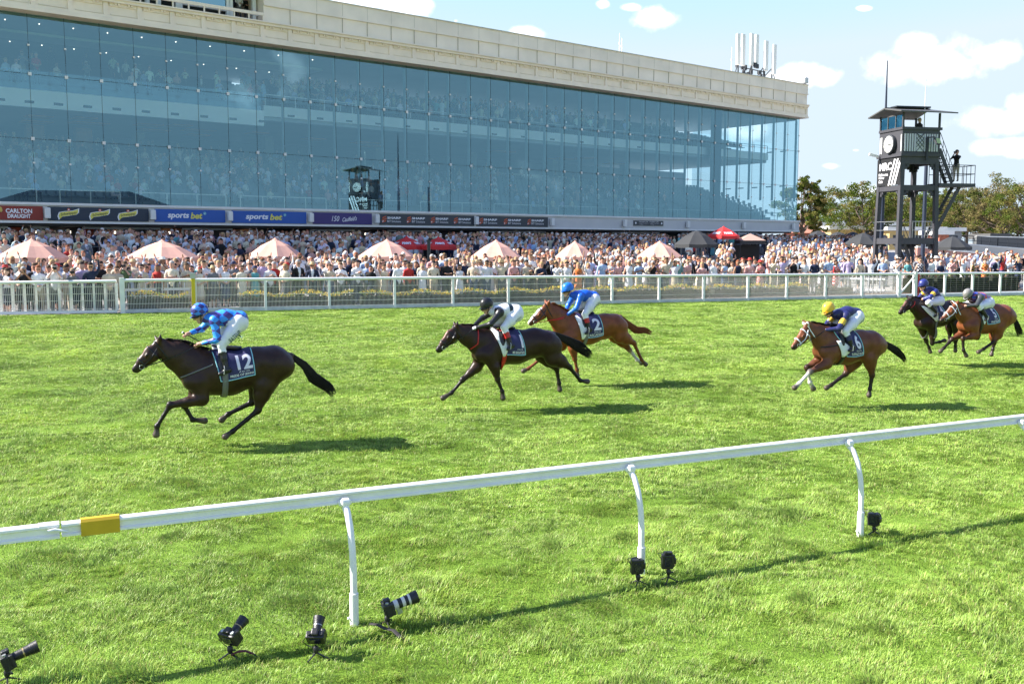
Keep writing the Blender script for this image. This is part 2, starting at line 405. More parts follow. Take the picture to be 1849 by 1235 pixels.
def grass_patch(n, hgt, wid, seed, size=1.25):
    r = np.random.RandomState(seed)
    x = (r.rand(n) + r.rand(n) - 1) * size * .5 + (r.rand(n) - .5) * size * .35; y = (r.rand(n) + r.rand(n) - 1) * size * .5 + (r.rand(n) - .5) * size * .35
    # tufts: height and lean follow smooth noise made of a few waves
    w = [(r.randn(2) * k, r.rand() * 6.28) for k in (5, 8, 12, 18, 25)]
    f = sum(np.sin(x * a[0][0] + y * a[0][1] + a[1]) for a in w) / 3.2
    g = sum(np.sin(x * a[0][1] * .8 - y * a[0][0] * .8 + a[1] * 2) for a in w) / 3.2
    h = hgt * (.72 + .6 * f) * (.5 + .8 * r.rand(n)); h = np.maximum(h, hgt * .2)
    th = 1.2 * f + 1.5 * g + r.randn(n) * .7 + .6
    lean = np.clip(.75 + .3 * g + r.randn(n) * .25, .1, 1.4)
    dx, dy = np.cos(th), np.sin(th); sx, sy = -dy, dx; ww = wid * (.7 + .6 * r.rand(n))
    V = np.zeros((n, 5, 3)); C = np.zeros((n, 5, 3))
    for k, (tt, wf) in enumerate(((0, 1), (0, -1), (.55, .85), (.55, -.85), (1, 0))):
        q = h * tt; ang = lean * tt
        V[:, k, 0] = x + dx * q * np.sin(ang) * 1.0 + sx * ww * .5 * wf; V[:, k, 1] = y + dy * q * np.sin(ang) + sy * ww * .5 * wf; V[:, k, 2] = q * np.cos(ang) - .004
    base = np.stack([.26 + .06 * r.rand(n), .43 + .07 * r.rand(n), .08 + .025 * r.rand(n)], 1)
    dry = (r.rand(n) < .10)[:, None]; base = np.where(dry, np.array([.36, .36, .15]), base); base *= (.85 + .3 * r.rand(n))[:, None]
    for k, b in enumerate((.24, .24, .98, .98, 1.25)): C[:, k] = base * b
    I = np.arange(n)[:, None] * 5
    me = bpy.data.meshes.new('grass_patch'); F = np.concatenate([I + [0, 1, 3], I + [0, 3, 2], I + [2, 3, 4]])
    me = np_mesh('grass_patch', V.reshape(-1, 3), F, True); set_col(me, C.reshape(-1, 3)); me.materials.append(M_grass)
    return bpy.data.objects.new('grass_patch', me)
gcol = bpy.data.collections.new('grass_sources')
LOD = [(4600, .058, .0046), (3200, .056, .0068), (1400, .052, .012)]
for li, (n, h, wd) in enumerate(LOD):
    for k in range(4): 
        o = grass_patch(n, h, wd, 10 * li + k); o.name = 'grass_patch_%d%d' % (li, k); gcol.objects.link(o)
pts = []; idx = []; rot = []; scl = []
rg = random.Random(3)
a = -40.0
while a < 75:
    f = -46.0
    while f < -.3:
        q = FA + FU * (a + rg.uniform(-.2, .2)) + FN * (f + rg.uniform(-.2, .2) * (1 if f < -1 else 0))
        z = plane_z(q.x, q.y); px, py, d = topx((q.x, q.y, z))
        if d > 3 and -500 - 3000 / d < px < 2350 + 3000 / d and py < 2300:
            lod = 0 if d < 13.5 + rg.uniform(-1, 1) else (1 if d < 27 + rg.uniform(-2, 2) else 2)
            pts.append((q.x, q.y, z)); idx.append(lod * 4 + rg.randrange(4)); rot.append((0.0, 0.0, rg.gauss(0.4, 1.1))); scl.append(rg.uniform(.85, 1.15) * rg.choice((1, 1, 1.12)))
        f += .8
    a += .8
me = bpy.data.meshes.new('grass'); me.from_pydata(pts, [], [])
me.attributes.new('idx', 'INT', 'POINT').data.foreach_set('value', idx)
me.attributes.new('rot', 'FLOAT_VECTOR', 'POINT').data.foreach_set('vector', [c for r_ in rot for c in r_])
me.attributes.new('scl', 'FLOAT', 'POINT').data.foreach_set('value', scl)
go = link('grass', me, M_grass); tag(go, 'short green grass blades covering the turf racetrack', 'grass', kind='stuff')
gt = bpy.data.node_groups.new('grass_nodes', 'GeometryNodeTree')
gt.interface.new_socket('Geometry', in_out='INPUT', socket_type='NodeSocketGeometry'); gt.interface.new_socket('Geometry', in_out='OUTPUT', socket_type='NodeSocketGeometry')
gi = gt.nodes.new('NodeGroupInput'); gou = gt.nodes.new('NodeGroupOutput'); ip = gt.nodes.new('GeometryNodeInstanceOnPoints')
ci = gt.nodes.new('GeometryNodeCollectionInfo'); ci.inputs['Collection'].default_value = gcol; ci.inputs['Separate Children'].default_value = True; ci.inputs['Reset Children'].default_value = True
def nattr(nm, ty):
    n = gt.nodes.new('GeometryNodeInputNamedAttribute'); n.data_type = ty; n.inputs['Name'].default_value = nm; return n.outputs['Attribute']
gt.links.new(gi.outputs[0], ip.inputs['Points']); gt.links.new(ci.outputs[0], ip.inputs['Instance']); ip.inputs['Pick Instance'].default_value = True
gt.links.new(nattr('idx', 'INT'), ip.inputs['Instance Index']); gt.links.new(nattr('rot', 'FLOAT_VECTOR'), ip.inputs['Rotation']); gt.links.new(nattr('scl', 'FLOAT'), ip.inputs['Scale'])
gt.links.new(ip.outputs[0], gou.inputs[0])
md = go.modifiers.new('scatter', 'NODES'); md.node_group = gt
# ================================================================ grandstand
M_cream = mat('cream_render', (.93, .80, .68), .8, var=.07, vscale=.7, bump=.1, bscale=60, spec=.2)
M_cream2 = mat('cream_trim', (.93, .79, .65), .8, var=.05, vscale=1.2, spec=.2)
M_white = mat('white_paint', (.78, .78, .76), .5, var=.04, vscale=3)
M_fascia = mat('pale_grey_panel', (.6, .6, .59), .6, var=.04, vscale=.8)
M_slab = mat('balcony_panel', (.88, .9, .9), .6, var=.05, vscale=.5)
M_dark = mat('dark_metal', (.035, .04, .05), .5, spec=.4)
M_conc = mat('concrete_grey', (.24, .25, .27), .85, var=.15, vscale=1.0)
M_ceil = mat('ceiling_board', (.34, .37, .40), .8, var=.06, vscale=.3)
M_steel = mat('brushed_steel', (.45, .47, .48), .35, metal=.7)
M_joint = mat('glass_joint', (.03, .045, .06), .5)
M_wood = mat('timber_lining', (.30, .14, .06), .6, var=.25, vscale=2)
M_beige = mat('beige_wall', (.38, .33, .27), .8, var=.1, vscale=.6)
M_seat = mat('grey_blue_seat', (.17, .21, .25), .5)
def glass_mat(name, tr, refl, rough=.0):
    m = bpy.data.materials.new(name); m.use_nodes = True; t = m.node_tree
    for n in list(t.nodes): t.nodes.remove(n)
    o = t.nodes.new('ShaderNodeOutputMaterial'); a = t.nodes.new('ShaderNodeBsdfTransparent'); a.inputs[0].default_value = (*tr, 1)
    g = t.nodes.new('ShaderNodeBsdfGlossy'); g.inputs['Roughness'].default_value = rough; g.inputs['Color'].default_value = (.42, .80, 1, 1)
    fr = t.nodes.new('ShaderNodeFresnel'); fr.inputs['IOR'].default_value = 1.5
    f = mnode('ADD', mnode('MULTIPLY', fr.outputs[0], 1.1, t), refl, t, clamp=True)
    mx_ = t.nodes.new('ShaderNodeMixShader'); t.links.new(f, mx_.inputs[0]); t.links.new(a.outputs[0], mx_.inputs[1]); t.links.new(g.outputs[0], mx_.inputs[2])
    t.links.new(mx_.outputs[0], o.inputs['Surface']); return m
M_glass = glass_mat('facade_glass', (.82, .97, 1.0), .19)
M_glass2 = glass_mat('clear_glass', (.80, .9, .93), .06)
def emit_mat(name, col, st):
    m = mat(name, col, .5); b = m.node_tree.nodes['Principled BSDF']; b.inputs['Emission Color'].default_value = (*col, 1); b.inputs['Emission Strength'].default_value = st; return m
M_lamp = mat('painted_lamp_reflection', (.42, .18, .07), .6, var=.3, vscale=1.5)  # orange reflection of lamps on the ceiling, put into a flat colour
M_lampw = emit_mat('white_lamp', (1, .9, .75), .8)
GS = empty('grandstand', fac(BLEN / 2, 2.4)); tag(GS, 'long glass fronted grandstand with cream parapet behind the crowd', 'grandstand')
W0, W1 = -12.0, BLEN
def fpart(name, m, boxes, parent=None, bevel=0.0, whole=False, stuff=False):
    if len(boxes) > 1 and not whole:
        for q in boxes: o = fpart(name, m, [q], parent, bevel)
        return o
    b = MB()
    for q in boxes: b.fbox(*q)
    o = b.build(name, m, parent or GS, bevel=bevel)
    if stuff: o['kind'] = 'stuff'
    return o
ZG0, ZG1 = 5.68, 16.13
# glazed front: bays
bay = BLEN / 39.0
ws = [W1 - bay * i for i in range(0, 46) if W1 - bay * i > W0]
for i in range(len(ws) - 1):
    me = bpy.data.meshes.new('glass_panel'); me.from_pydata([fac(ws[i + 1], ZG0, 0), fac(ws[i], ZG0, 0), fac(ws[i], ZG1, 0), fac(ws[i + 1], ZG1, 0)], [], [(0, 1, 2, 3)])
    link('glass_panel', me, M_glass, GS)
for m0 in (0.0, 3.5, 7.0, 10.5):
    me = bpy.data.meshes.new('glass_panel'); me.from_pydata([fac(W1, ZG0, m0), fac(W1, ZG0, m0 + 3.5), fac(W1, ZG1, m0 + 3.5), fac(W1, ZG1, m0)], [], [(0, 1, 2, 3)])
    link('end_glass_panel', me, M_glass2, GS)
fpart('glass_joint', M_joint, [(w - .009, w + .009, ZG0, ZG1, -.012, .012) for w in ws] + [(ws[-1], W1, z - .009, z + .009, -.028, .028) for z in (9.28, 12.83)])
fpart('glass_clamp', M_white, [(w - .09, w + .09, z - .09, z + .09, -.08, -.032) for w in ws for z in (9.28, 12.83)])
fpart('small_glass_clamps', M_white, [(w - .06, w + .06, z - .05, z + .05, -.07, -.032) for w in ws for z in (7.95, 14.4)], whole=True, stuff=True)
fpart('glass_fin', mat('glass_fin_edge', (.42, .58, .66), .3), [(w + .1, w + .135, 7.7, 16.0, .3, .55) for w in ws if w > w_at(470)], GS)
fpart('end_clip', M_dark, [(W1 - .02, W1 + .02, z, z + .12, m0, m0 + .7) for z in (9.3, 12.9) for m0 in (1.5, 3.2, 5, 6.8, 8.5, 10.2)], GS)
# lower fascia band under the glass, ground floor behind
fpart('fascia_band', M_fascia, [(W0, W1 + .15, 4.66, 5.66, -.25, .6)], GS)
fpart('fascia_ledge', M_white, [(W0, W1 + .2, 5.6, 5.74, -.34, -.252), (W0, W1 + .2, 4.58, 4.7, -.3, -.252)], GS)
fpart('floor_slab', M_conc, [(W0, W1 + .1, 5.2, 5.6, .6, 15)], GS)
# ground floor: recessed shopfront
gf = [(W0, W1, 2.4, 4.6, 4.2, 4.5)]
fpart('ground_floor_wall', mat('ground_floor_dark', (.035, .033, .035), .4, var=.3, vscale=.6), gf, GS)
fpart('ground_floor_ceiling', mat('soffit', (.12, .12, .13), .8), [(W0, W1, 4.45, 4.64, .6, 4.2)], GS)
b = MB(); 
for px0, px1 in ((1, 15), (60, 90), (150, 290), (330, 420), (560, 640), (700, 790), (880, 985), (1105, 1190), (1230, 1300)):
    w0, w1 = w_at(px0, 2.0), w_at(px1, 2.0)
    for w in (w0, w1, (w0 + w1) / 2): b.fbox(w - .05, w + .05, 2.4, 4.3, 1.95, 2.05)
    b.fbox(w0, w1, 4.3, 4.42, 1.94, 2.06); b.build('door_frame', M_white, GS); b = MB()
fpart('wall_panel', mat('orange_panel', (.42, .07, .03), .6, var=.2, vscale=1), [(w_at(p, 4), w_at(q, 4), 3.0, 4.4, 4.1, 4.19) for p, q in ((10, 40), (150, 182), (360, 372))], GS)
fpart('wall_panel', M_wood, [(w_at(p, 4), w_at(q, 4), 2.6, 4.4, 4.08, 4.18) for p, q in ((195, 215), (283, 330), (420, 470), (1010, 1070), (560, 580))], GS)
fpart('bar_light', M_lampw, [(w_at(p, 3.5), w_at(p, 3.5) + .35, 4.05, 4.2, 3.5, 3.6) for p in (60, 118, 205, 300, 352, 445, 610, 660, 632, 950, 1120, 1160)], GS)
# lower raked seating
def rake(w0, w1, m0, z0, m1, z1, n, name='seating_tier'):
    bx = []
    for i in range(n):
        ma = m0 + (m1 - m0) * i / n; za = z0 + (z1 - z0) * (i + 1) / n
        bx.append((w0, w1, z0 - .25, za, ma, m0 + (m1 - m0) * (i + 1) / n))
    return fpart(name, M_conc, bx, GS, whole=True)
LR = (1.6, 5.6, 11.0, 8.9, 13)     # m0,z0,m1,z1,rows
UR = (2.2, 12.4, 8.0, 13.95, 7)
rake(W0, w_at(1424), LR[0], LR[1], LR[2], LR[3], LR[4])
WB = w_at(1383, 1.5); wl0 = w_at(482, 1.5)
rake(W0, WB - 3, UR[0], UR[1], UR[2], UR[3], UR[4])
fpart('concourse_floor', M_conc, [(W0, w_at(1300), 8.2, 8.88, 11.0, 17.0)], GS)
fpart('balcony_front', M_slab, [(W0, wl0, 11.2, 12.2, 1.5, 1.7), (wl0, WB, 11.86, 12.56, 1.5, 1.7)], GS)
fpart('balcony_slab', M_ceil, [(W0, wl0, 11.22, 12.2, 1.7, 17), (wl0, WB, 11.6, 12.5, 1.7, 17)], GS)
fpart('balcony_vent', M_dark, [(w_at(p, 1.45), w_at(p, 1.45) + .5, (11.42 if p < 482 else 11.95), (11.56 if p < 482 else 12.07), 1.46, 1.498) for p in list(range(5, 1200, 52))], GS)
fpart('upper_ceiling', M_ceil, [(W0, W1 - .1, 15.95, 16.2, .2, 14.5)], GS)
fpart('ceiling_band', mat('lit_ceiling_band', (.45, .5, .52), .7), [(W0, w_at(640), 15.75, 15.9, 4, 6.2)], GS)
fpart('downlight', M_lampw, [(w_at(p), w_at(p) + .05, 15.9, 15.95 - .003, m, m + .07) for p in range(-20, 640, 61) for m in (1.5, 8.0)], GS)
fpart('lower_back_wall', mat('lower_back', (.10, .11, .125), .8, var=.2, vscale=.3), [(W0, w_at(1290, 12), 8.9, 11.597, 16.5, 16.8)], GS)
fpart('lamp_reflection_panel', M_lamp, [(w_at(p, 6), w_at(p, 6) + l * 1.6, 11.12, 11.197, m, m + 1.3) for p, l, m in ((55, .9, 5), (70, 1.1, 8), (130, .8, 4), (148, 1.4, 6.5), (250, 1, 5), (285, 1.2, 8), (300, .8, 4), (345, 1.3, 6), (380, 1, 9), (450, .8, 5), (560, 1, 6), (650, 1.3, 6), (690, 1, 8), (880, 1.5, 5), (1020, 1.6, 7), (1040, 1, 5), (1130, 1.2, 8))], GS)  # unlit panels whose colour stands in for reflected lamp glow
fpart('timber_column', M_wood, [(w_at(p, 10), w_at(p, 10) + 1.1, 8.9, 11.28, 10.6, 11.2) for p in (62, 150)], GS)
fpart('column', M_conc, [(w - .35, w + .35, 5.6, 16.2, 11.3, 12) for w in (2, 12, 22, 32, 42, 52, 62)], GS)
fpart('counter_panel', M_white, [(w_at(p, 9), w_at(q, 9), 8.95, 9.95, 11.9, 12.0) for p, q in ((15, 108), (122, 330), (370, 430), (448, 640), (700, 780), (930, 1056))], GS)
# upper level back: solid on the left, windows to the sky on the right
wl = w_at(478, 9)
fpart('upper_back_wall', mat('upper_back', (.07, .09, .12), .8), [(W0, wl, 12.3, 16.2, 14.0, 14.3)], GS)
fpart('room_panel', M_beige, [(w_at(p, 9), w_at(q, 9), 13.5, 14.6, 10.2, 10.3) for p, q in ((-10, 30), (40, 110), (120, 300), (310, 455))], GS)
bx = [(wl, WB - 2, 12.3, 13.95, 12.2, 12.4), (wl, WB - 2, 15.35, 16.2, 12.2, 12.4)]
w = wl
while w < WB - 2: bx.append((w, w + .25, 13.95, 15.35, 12.2, 12.4)); w += 4.2
fpart('upper_rear_wall', mat('rear_wall', (.13, .16, .19), .8), bx, GS, whole=True)
b = MB()
for p0, p1 in ((554, 600), (737, 778), (897, 932), (1038, 1068), (1160, 1188)):
    w0, w1 = w_at(p0, 8.5), w_at(p1, 8.5)
    for w in (w0, (w0 + w1) / 2, w1): b.fbox(w - .06, w + .06, 13.2, 16.0, 8.5, 8.62)
    b.fbox(w0, w1, 15.2, 15.32, 8.49, 8.63); b.build('doorway_frame', M_white, GS); b = MB()
# front rails inside
def frail(name, w0, w1, z0, h, m, step=1.5):
    b = MB(); n = max(1, int((w1 - w0) / step))
    b.fbox(w0, w1, z0 + h - .05, z0 + h, m - .03, m + .03)
    for i in range(n + 1): w = w0 + (w1 - w0) * i / n; b.fbox(w - .03, w + .03, z0, z0 + h - .05, m - .02, m + .02)
    return b.build(name, M_steel, GS)
for p0, p1 in ((-30, 70), (112, 220), (248, 410), (436, 590), (615, 735), (760, 870), (892, 990), (1008, 1095), (1115, 1180), (1200, 1285), (1298, 1370), (1380, 1424)):
    frail('tier_railing', w_at(p0, .9), w_at(p1, .9), 5.6, .95, .9)
frail('balcony_railing', w_at(485, 1.6), WB, 12.56, .75, 1.6, 2.2)
me = bpy.data.meshes.new('balcony_balustrade'); me.from_pydata([fac(W0, 12.2, 1.6), fac(w_at(478, 1.6), 12.2, 1.6), fac(w_at(478, 1.6), 13.3, 1.6), fac(W0, 13.3, 1.6)], [], [(0, 1, 2, 3)])
link('balcony_balustrade', me, M_glass2, GS)
fpart('dark_upright', mat('navy_upright', (.02, .025, .05), .5, var=.3, vscale=3), [(w_at(1284, .6), w_at(1296, .6), 5.7, 16.2, .4, .9)], GS)  # plain dark upright close behind the glass
# stadium seats: beyond counting
def seat_rows():
    V = []; F = []
    def bx(w0, w1, z0, z1, m0, m1):
        b = len(V)
        for q in ((w0, z0, m0), (w1, z0, m0), (w1, z0, m1), (w0, z0, m1), (w0, z1, m0), (w1, z1, m0), (w1, z1, m1), (w0, z1, m1)): V.append(tuple(fac(*q)))
        F.extend([(b + 4, b + 5, b + 6, b + 7), (b, b + 1, b + 5, b + 4), (b + 3, b, b + 4, b + 7), (b + 1, b + 2, b + 6, b + 5), (b + 2, b + 3, b + 7, b + 6)])
    for (m0, z0, m1, z1, n), we, wa in ((LR, w_at(1424), W0), (UR, WB - 3, w_at(490))):
        for i in range(n):
            m = m0 + (m1 - m0) * (i + .5) / n; z = z0 + (z1 - z0) * (i + 1) / n; w = wa + .3; e = we - i * .02
            while w < e:
                if int(w / .55) % 22 > 1:
                    bx(w, w + .44, z + .38, z + .43, m - .18, m + .15); bx(w, w + .44, z + .45, z + .82, m + .17, m + .21)
                w += .55
    me = bpy.data.meshes.new('stadium_seats'); me.from_pydata(V, [], F); return me
tag(link('stadium_seats', seat_rows(), M_seat), 'rows of grey blue tip-up seats behind the grandstand glass', 'seats', kind='stuff')
# parapet
PX = W1 + .25
ZP = [(16.1, 16.28, -.95), (16.28, 16.46, -.85), (17.2, 17.36, -.95), (17.36, 17.44, -1.05)]
wb = w_at(484, -.6)
b = MB()
for z0, z1, m in ZP: b.fbox(W0, PX, z0, z1, m, 14.8)
b.fbox(W0, PX - .05, 16.442, 17.218, -.7, 14.7)
b.build('cornice', M_cream2, GS)
b = MB(); b.fbox(wb, PX - .1, 17.424, 18.45, -.75, 14.6); b.fbox(wb, PX - .02, 18.45, 18.56, -.86, 14.7); b.fbox(wb, PX - .06, 18.56, 19.38, -.8, 14.65); b.fbox(wb, PX, 19.38, 19.44, -.84, 14.7)
b.build('parapet', M_cream, GS)
fpart('parapet_capping', M_steel, [(wb, PX + .03, 19.442, 19.47, -.9, -.6)], GS)
b = MB(); w = PX - .05; bw = bay
while w - bw > W0:
    b.fbox(w - .18, w + .18 - .1, 16.46, 17.2, -.8, -.702)
    b.fbox(w - bw + .18, w - .2, 17.015, 17.2, -.77, -.702)
    for q in (.45, .62, 1.2, 1.37): b.fbox(w - bw + q, w - bw + q + .13, 17.089, 17.2, -.86, -.772)
    b.fbox(w - bw + .25, w - .28, 16.534, 16.58, -.74, -.702); w -= bw
b.build('frieze', M_cream2, GS)
fpart('panel_joint', mat('panel_joint', (.5, .43, .34), .9), [(w - .008, w + .008, 17.44, 19.38, -.806, -.6) for w in [PX - .05 - bw * i for i in range(1, 45)] if w > wb + .3], GS)
# commentary box cut into the parapet, top left
b = MB(); b.fbox(W0, wb - .01, 17.44, 17.5, -.7, 3.0); b.fbox(W0, wb - .01, 19.56, 20.1, -1.3, 3.6); b.fbox(W0, wb - .01, 17.5, 19.56, 3.0, 3.3)
b.build('commentary_box', M_cream, GS)
fpart('box_rear_wall', M_dark, [(W0, wb - .05, 17.515, 19.542, 2.7, 2.95)], GS)
pr = [(280, 300), (340, 422), (464, 482)]
b = MB()
for p in (282, 302, 335, 340, 424, 429, 470, 482): w = w_at(p, 0); b.fbox(w - .12, w + .12, 17.515, 19.56, .0, .2)
for p0, p1 in ((340, 420), (464, 480), (250, 300)): b.fbox(w_at(p0), w_at(p1), 17.926, 18.053, -.02, .22); b.fbox(w_at(p0), w_at(p1), 19.38, 19.47, -.02, .22)
b.build('box_window_frame', M_white, GS)
me = bpy.data.meshes.new('box_window'); me.from_pydata([fac(w_at(340), 18.039, .1), fac(w_at(422), 18.039, .1), fac(w_at(422), 19.38, .1), fac(w_at(340), 19.38, .1)], [], [(0, 1, 2, 3)]); link('box_window', me, glass_mat('box_glass', (.25, .4, .5), .35), GS)
b = MB(); w = wb - .1
b.fbox(W0, w, 17.777, 17.964, -.92, -.8)
while w > W0: b.fbox(w - .04, w + .04, 17.44, 17.777, -.9, -.82); w -= bay / 2
b.build('box_railing', M_cream2, GS)
# rooftop bits: things of their own
def roofthing(name, px, m, z=19.44): w = w_at(px, m); q = fac(w, z, m); return empty(name, q), w
t, w = roofthing('antenna_array', 1358, 2.0); tag(t, 'cluster of tall white mobile phone antenna panels on grandstand roof', 'antenna')
for dw, dm, z0, z1 in ((-3.0, 0, 2.0, 5.0), (-2.2, 0, 2.0, 5.05), (-.8, 0, 2.2, 5.3), (0, 0, 2.2, 5.3), (1.6, 0, 1.9, 4.9), (3.0, 0, 1.7, 4.7)):
    b = MB(); b.fbox(w + dw - .25, w + dw + .25, 19.44 + z0 - .5, 19.44 + z1 - .5, 2 + dm - .1, 2 + dm + .1); b.build('antenna_panel', M_white, t, bevel=.04)
b = MB()
for dw, dm in ((-2.6, .25), (-.4, .25), (1.6, .25), (3.0, .25)):
    b.tube([fac(w + dw, 19.38, 2 + dm), fac(w + dw, 22.88, 2 + dm)], .07)
    b.tube([fac(w + dw * 1.3, 19.38, 2 + dm), fac(w + dw, 21.3, 2 + dm)], .05); b.tube([fac(w + dw * .5, 19.38, 3 + dm), fac(w + dw, 21.3, 2 + dm)], .05)
b.tube([fac(w - 2.2, 20.88, 2.4), fac(w + 2.3, 20.88, 2.6)], .05); b.tube([fac(w - 2.2, 19.98, 2.4), fac(w + 2.3, 19.98, 2.6)], .05)
for k in range(22): q = rnd.uniform(-2.3, 2.3); z = rnd.uniform(19.68, 21.48); m = rnd.uniform(1.6, 3); b.fbox(w + q - .14, w + q + .14, z, z + rnd.uniform(.2, .5), m, m + .2)
b.build('mast_frame', M_dark, t)
for px, h in ((1314, 2.6), (1115, 1.9), (1119, 1.5)):
    t, w = roofthing('whip_antenna', px, .5); b = MB(); b.tube([fac(w, 19.38, .5), fac(w, 19.48 + h, .5)], [.04, .02]); b.tube([fac(w, 19.48 + h * .5, .5), fac(w, 19.53 + h * .55, .5)], .08); b.build('rod', M_white, t)
    tag(t, {1314: 'tall thin white whip antenna just left of the antenna panels', 1115: 'left of two short white rods on the roof edge', 1119: 'right of two short white rods on the roof edge'}[px], 'antenna')
t, w = roofthing('roof_camera', 1446, -.3); b = MB(); b.fbox(w - .3, w + .3, 19.68, 20.28, -.5, .0); b.build('camera_housing', M_steel, t, bevel=.06); b = MB(); b.fbox(w - .04, w + .04, 19.38, 19.73, -.3, -.2); b.build('bracket', M_dark, t)
tag(t, 'small grey floodlight box at the right end of the grandstand roof', 'floodlight')
# ---------------------------------------------------------------- advertising boards on the lower fascia
def sign(px0, px1, color, label, z0=4.74, z1=5.52):
    w0, w1 = w_at(px0, -.3), w_at(px1, -.3)
    t = empty('sign_board', fac((w0 + w1) / 2, z0, -.28)); tag(t, label, 'sign', 'advertising boards along the grandstand fascia')
    b = MB(); b.fbox(w0, w1, z0, z1, -.32, -.253); b.build('board', color, t)
    fn = lambda x, y, w0=w0, z0=z0: fac(w0 + x, z0 + y, -.327)
    return t, w1 - w0, z1 - z0, fn
def flat(name, pts, fn, m, parent, off=0.0):
    me = bpy.data.meshes.new(name); q = [fn(*p) for p in pts]
    if off: q = [p - BN * off for p in q]
    me.from_pydata([tuple(p) for p in q], [], [tuple(range(len(q)))]); return link(name, me, m, parent)
def disc(cx, cy, r, n=20, a0=0): return [(cx + r * math.cos(a0 + 2 * PI * i / n), cy + r * math.sin(a0 + 2 * PI * i / n)) for i in range(n)]
I_white = mat('sign_white', (.85, .85, .88), .5); I_yel = mat('sign_yellow', (.75, .68, .12), .5); I_navy = mat('sign_navy', (.018, .035, .065), .5)
I_red = mat('sign_red', (.26, .028, .02), .5); I_blue = mat('sign_blue', (.016, .10, .42), .5); I_purple = mat('sign_purple', (.045, .03, .17), .5)
I_slate = mat('sign_slate', (.04, .05, .065), .5); I_or = mat('sign_orange', (.62, .10, .03), .5); I_gold = mat('sign_gold', (.55, .42, .10), .5)
t, sw, sh, fn = sign(-22, 80, I_red, 'dark red fascia board reading CARLTON DRAUGHT beside a gold horse')
lettering('lettering', 'CARLTON', I_white, fn, 1.36, .25, t, sw - 1.25, .50, bold=.035)
lettering('lettering', 'DRAUGHT', I_white, fn, 1.2, .23, t, sw - 1.25, .22, bold=.035)
flat('horse_emblem', [(sw - 2.72, .02), (sw - 2.45, .04), (sw - 2.3, .12), (sw - 2.4, .35), (sw - 2.33, .5), (sw - 2.15, .42), (sw - 2.08, .5), (sw - 2.12, .68), (sw - 2.3, .76), (sw - 2.45, .7), (sw - 2.7, .74), (sw - 3.0, .6), (sw - 3.1, .3)], fn, I_gold, t)
t, sw, sh, fn = sign(89, 270, I_navy, 'dark navy fascia board with three yellow Schweppes ribbons')
for c in (1.05, 2.68, 4.2):
    c = c * sw / 5.35; rb = [(-.5, -.3), (-.35, -.13), (.0, -.08), (.4, .0), (.5, .1), (.52, .32), (.2, .2), (-.2, .16), (-.48, .1), (-.56, -.1)]
    flat('ribbon', [(c + x * 1.12, .36 + y * 1.1) for x, y in rb], fn, I_white, t); flat('ribbon', [(c + x, .36 + y * .92) for x, y in rb], fn, I_yel, t, .003)
    lettering('lettering', 'Schweppes', I_navy, lambda x, y: fn(x, y + (x - c) * .16) - BN * .006, .86, .2, t, c, .39, bold=.01)
    flat('roundel', disc(c, .62, .085), fn, I_or, t, .006); flat('roundel', disc(c, .62, .04), fn, I_white, t, .009)
for p0, p1, w_ in ((281, 408, 'left'), (420, 554, 'right')):
    t, sw, sh, fn = sign(p0, p1, I_blue, w_ + ' of the two bright blue sportsbet fascia boards')
    lettering('lettering', 'sports', I_white, fn, sw * .30, .42, t, sw * .325, .36, shear=.2, bold=.035)
    lettering('lettering', 'bet', I_yel, fn, sw * .17, .40, t, sw * .58, .41, shear=.2, bold=.035)
    flat('tick_badge', disc(sw * .70, .56, .1), fn, mat('teal_badge', (.15, .45, .55), .5), t); flat('tick', [(sw * .70 - .05, .56), (sw * .70 - .015, .515), (sw * .70 + .06, .6), (sw * .70 - .01, .555)], fn, I_white, t, .003)
t, sw, sh, fn = sign(566, 672, I_purple, 'purple fascia board with white 150 and handwritten script')
lettering('lettering', '150', I_white, fn, .6, .36, t, sw * .37, .38, shear=.3); lettering('lettering', "Caulfield's", I_white, lambda x, y: fn(x, y + (x - sw * .6) * .1), 1.15, .3, t, sw * .61, .37, shear=.4, bold=.012)
for (p0, p1, k, lab) in ((686, 856, 4, 'dark slate fascia board with four orange SHARP logos'), (861, 989, 3, 'dark slate fascia board with three orange SHARP logos')):
    t, sw, sh, fn = sign(p0, p1, I_slate, lab)
    for i in range(k):
        c = sw * (i + .13) / k + .1; u = sw / k
        for j in (-1, 0, 1):
            yy = .39 + j * .15; hw = .2 if j == 0 else .155
            flat('logo', [(c - hw, yy - .1), (c + hw, yy + .03), (c + hw, yy + .11), (c - hw, yy - .02)], fn, I_or, t)
        flat('logo', [(c - .18, .2), (c - .06, .25), (c - .06, .31), (c - .18, .26)], fn, I_white, t, .003)
        lettering('lettering', 'SHARP', I_white, fn, u * .55, .16, t, c + .32 + u * .24, .50, bold=.04)
        lettering('lettering', 'BIT Solutions', I_white, fn, u * .54, .15, t, c + .32 + u * .24, .26, bold=.0)
t, sw, sh, fn = sign(1144, 1197, I_slate, 'small black direction board with white arrows and two columns of text', 4.98, 5.42)
for i, tx in enumerate(('Members Lift', 'Public Lift')):
    lettering('lettering', tx, I_white, fn, sw * .3, .09, t, sw * (.32 + .36 * i), .34); lettering('lettering', 'Level 1', I_white, fn, sw * .13, .05, t, sw * (.25 + .36 * i), .2); lettering('lettering', 'Level 2', I_white, fn, sw * .13, .05, t, sw * (.41 + .36 * i), .2); lettering('lettering', 'Toilets', I_white, fn, sw * .13, .05, t, sw * (.25 + .36 * i), .1)
flat('arrow', disc(sw * .06, .22, .09), fn, I_white, t); flat('arrow', disc(sw * .94, .22, .09), fn, I_white, t)
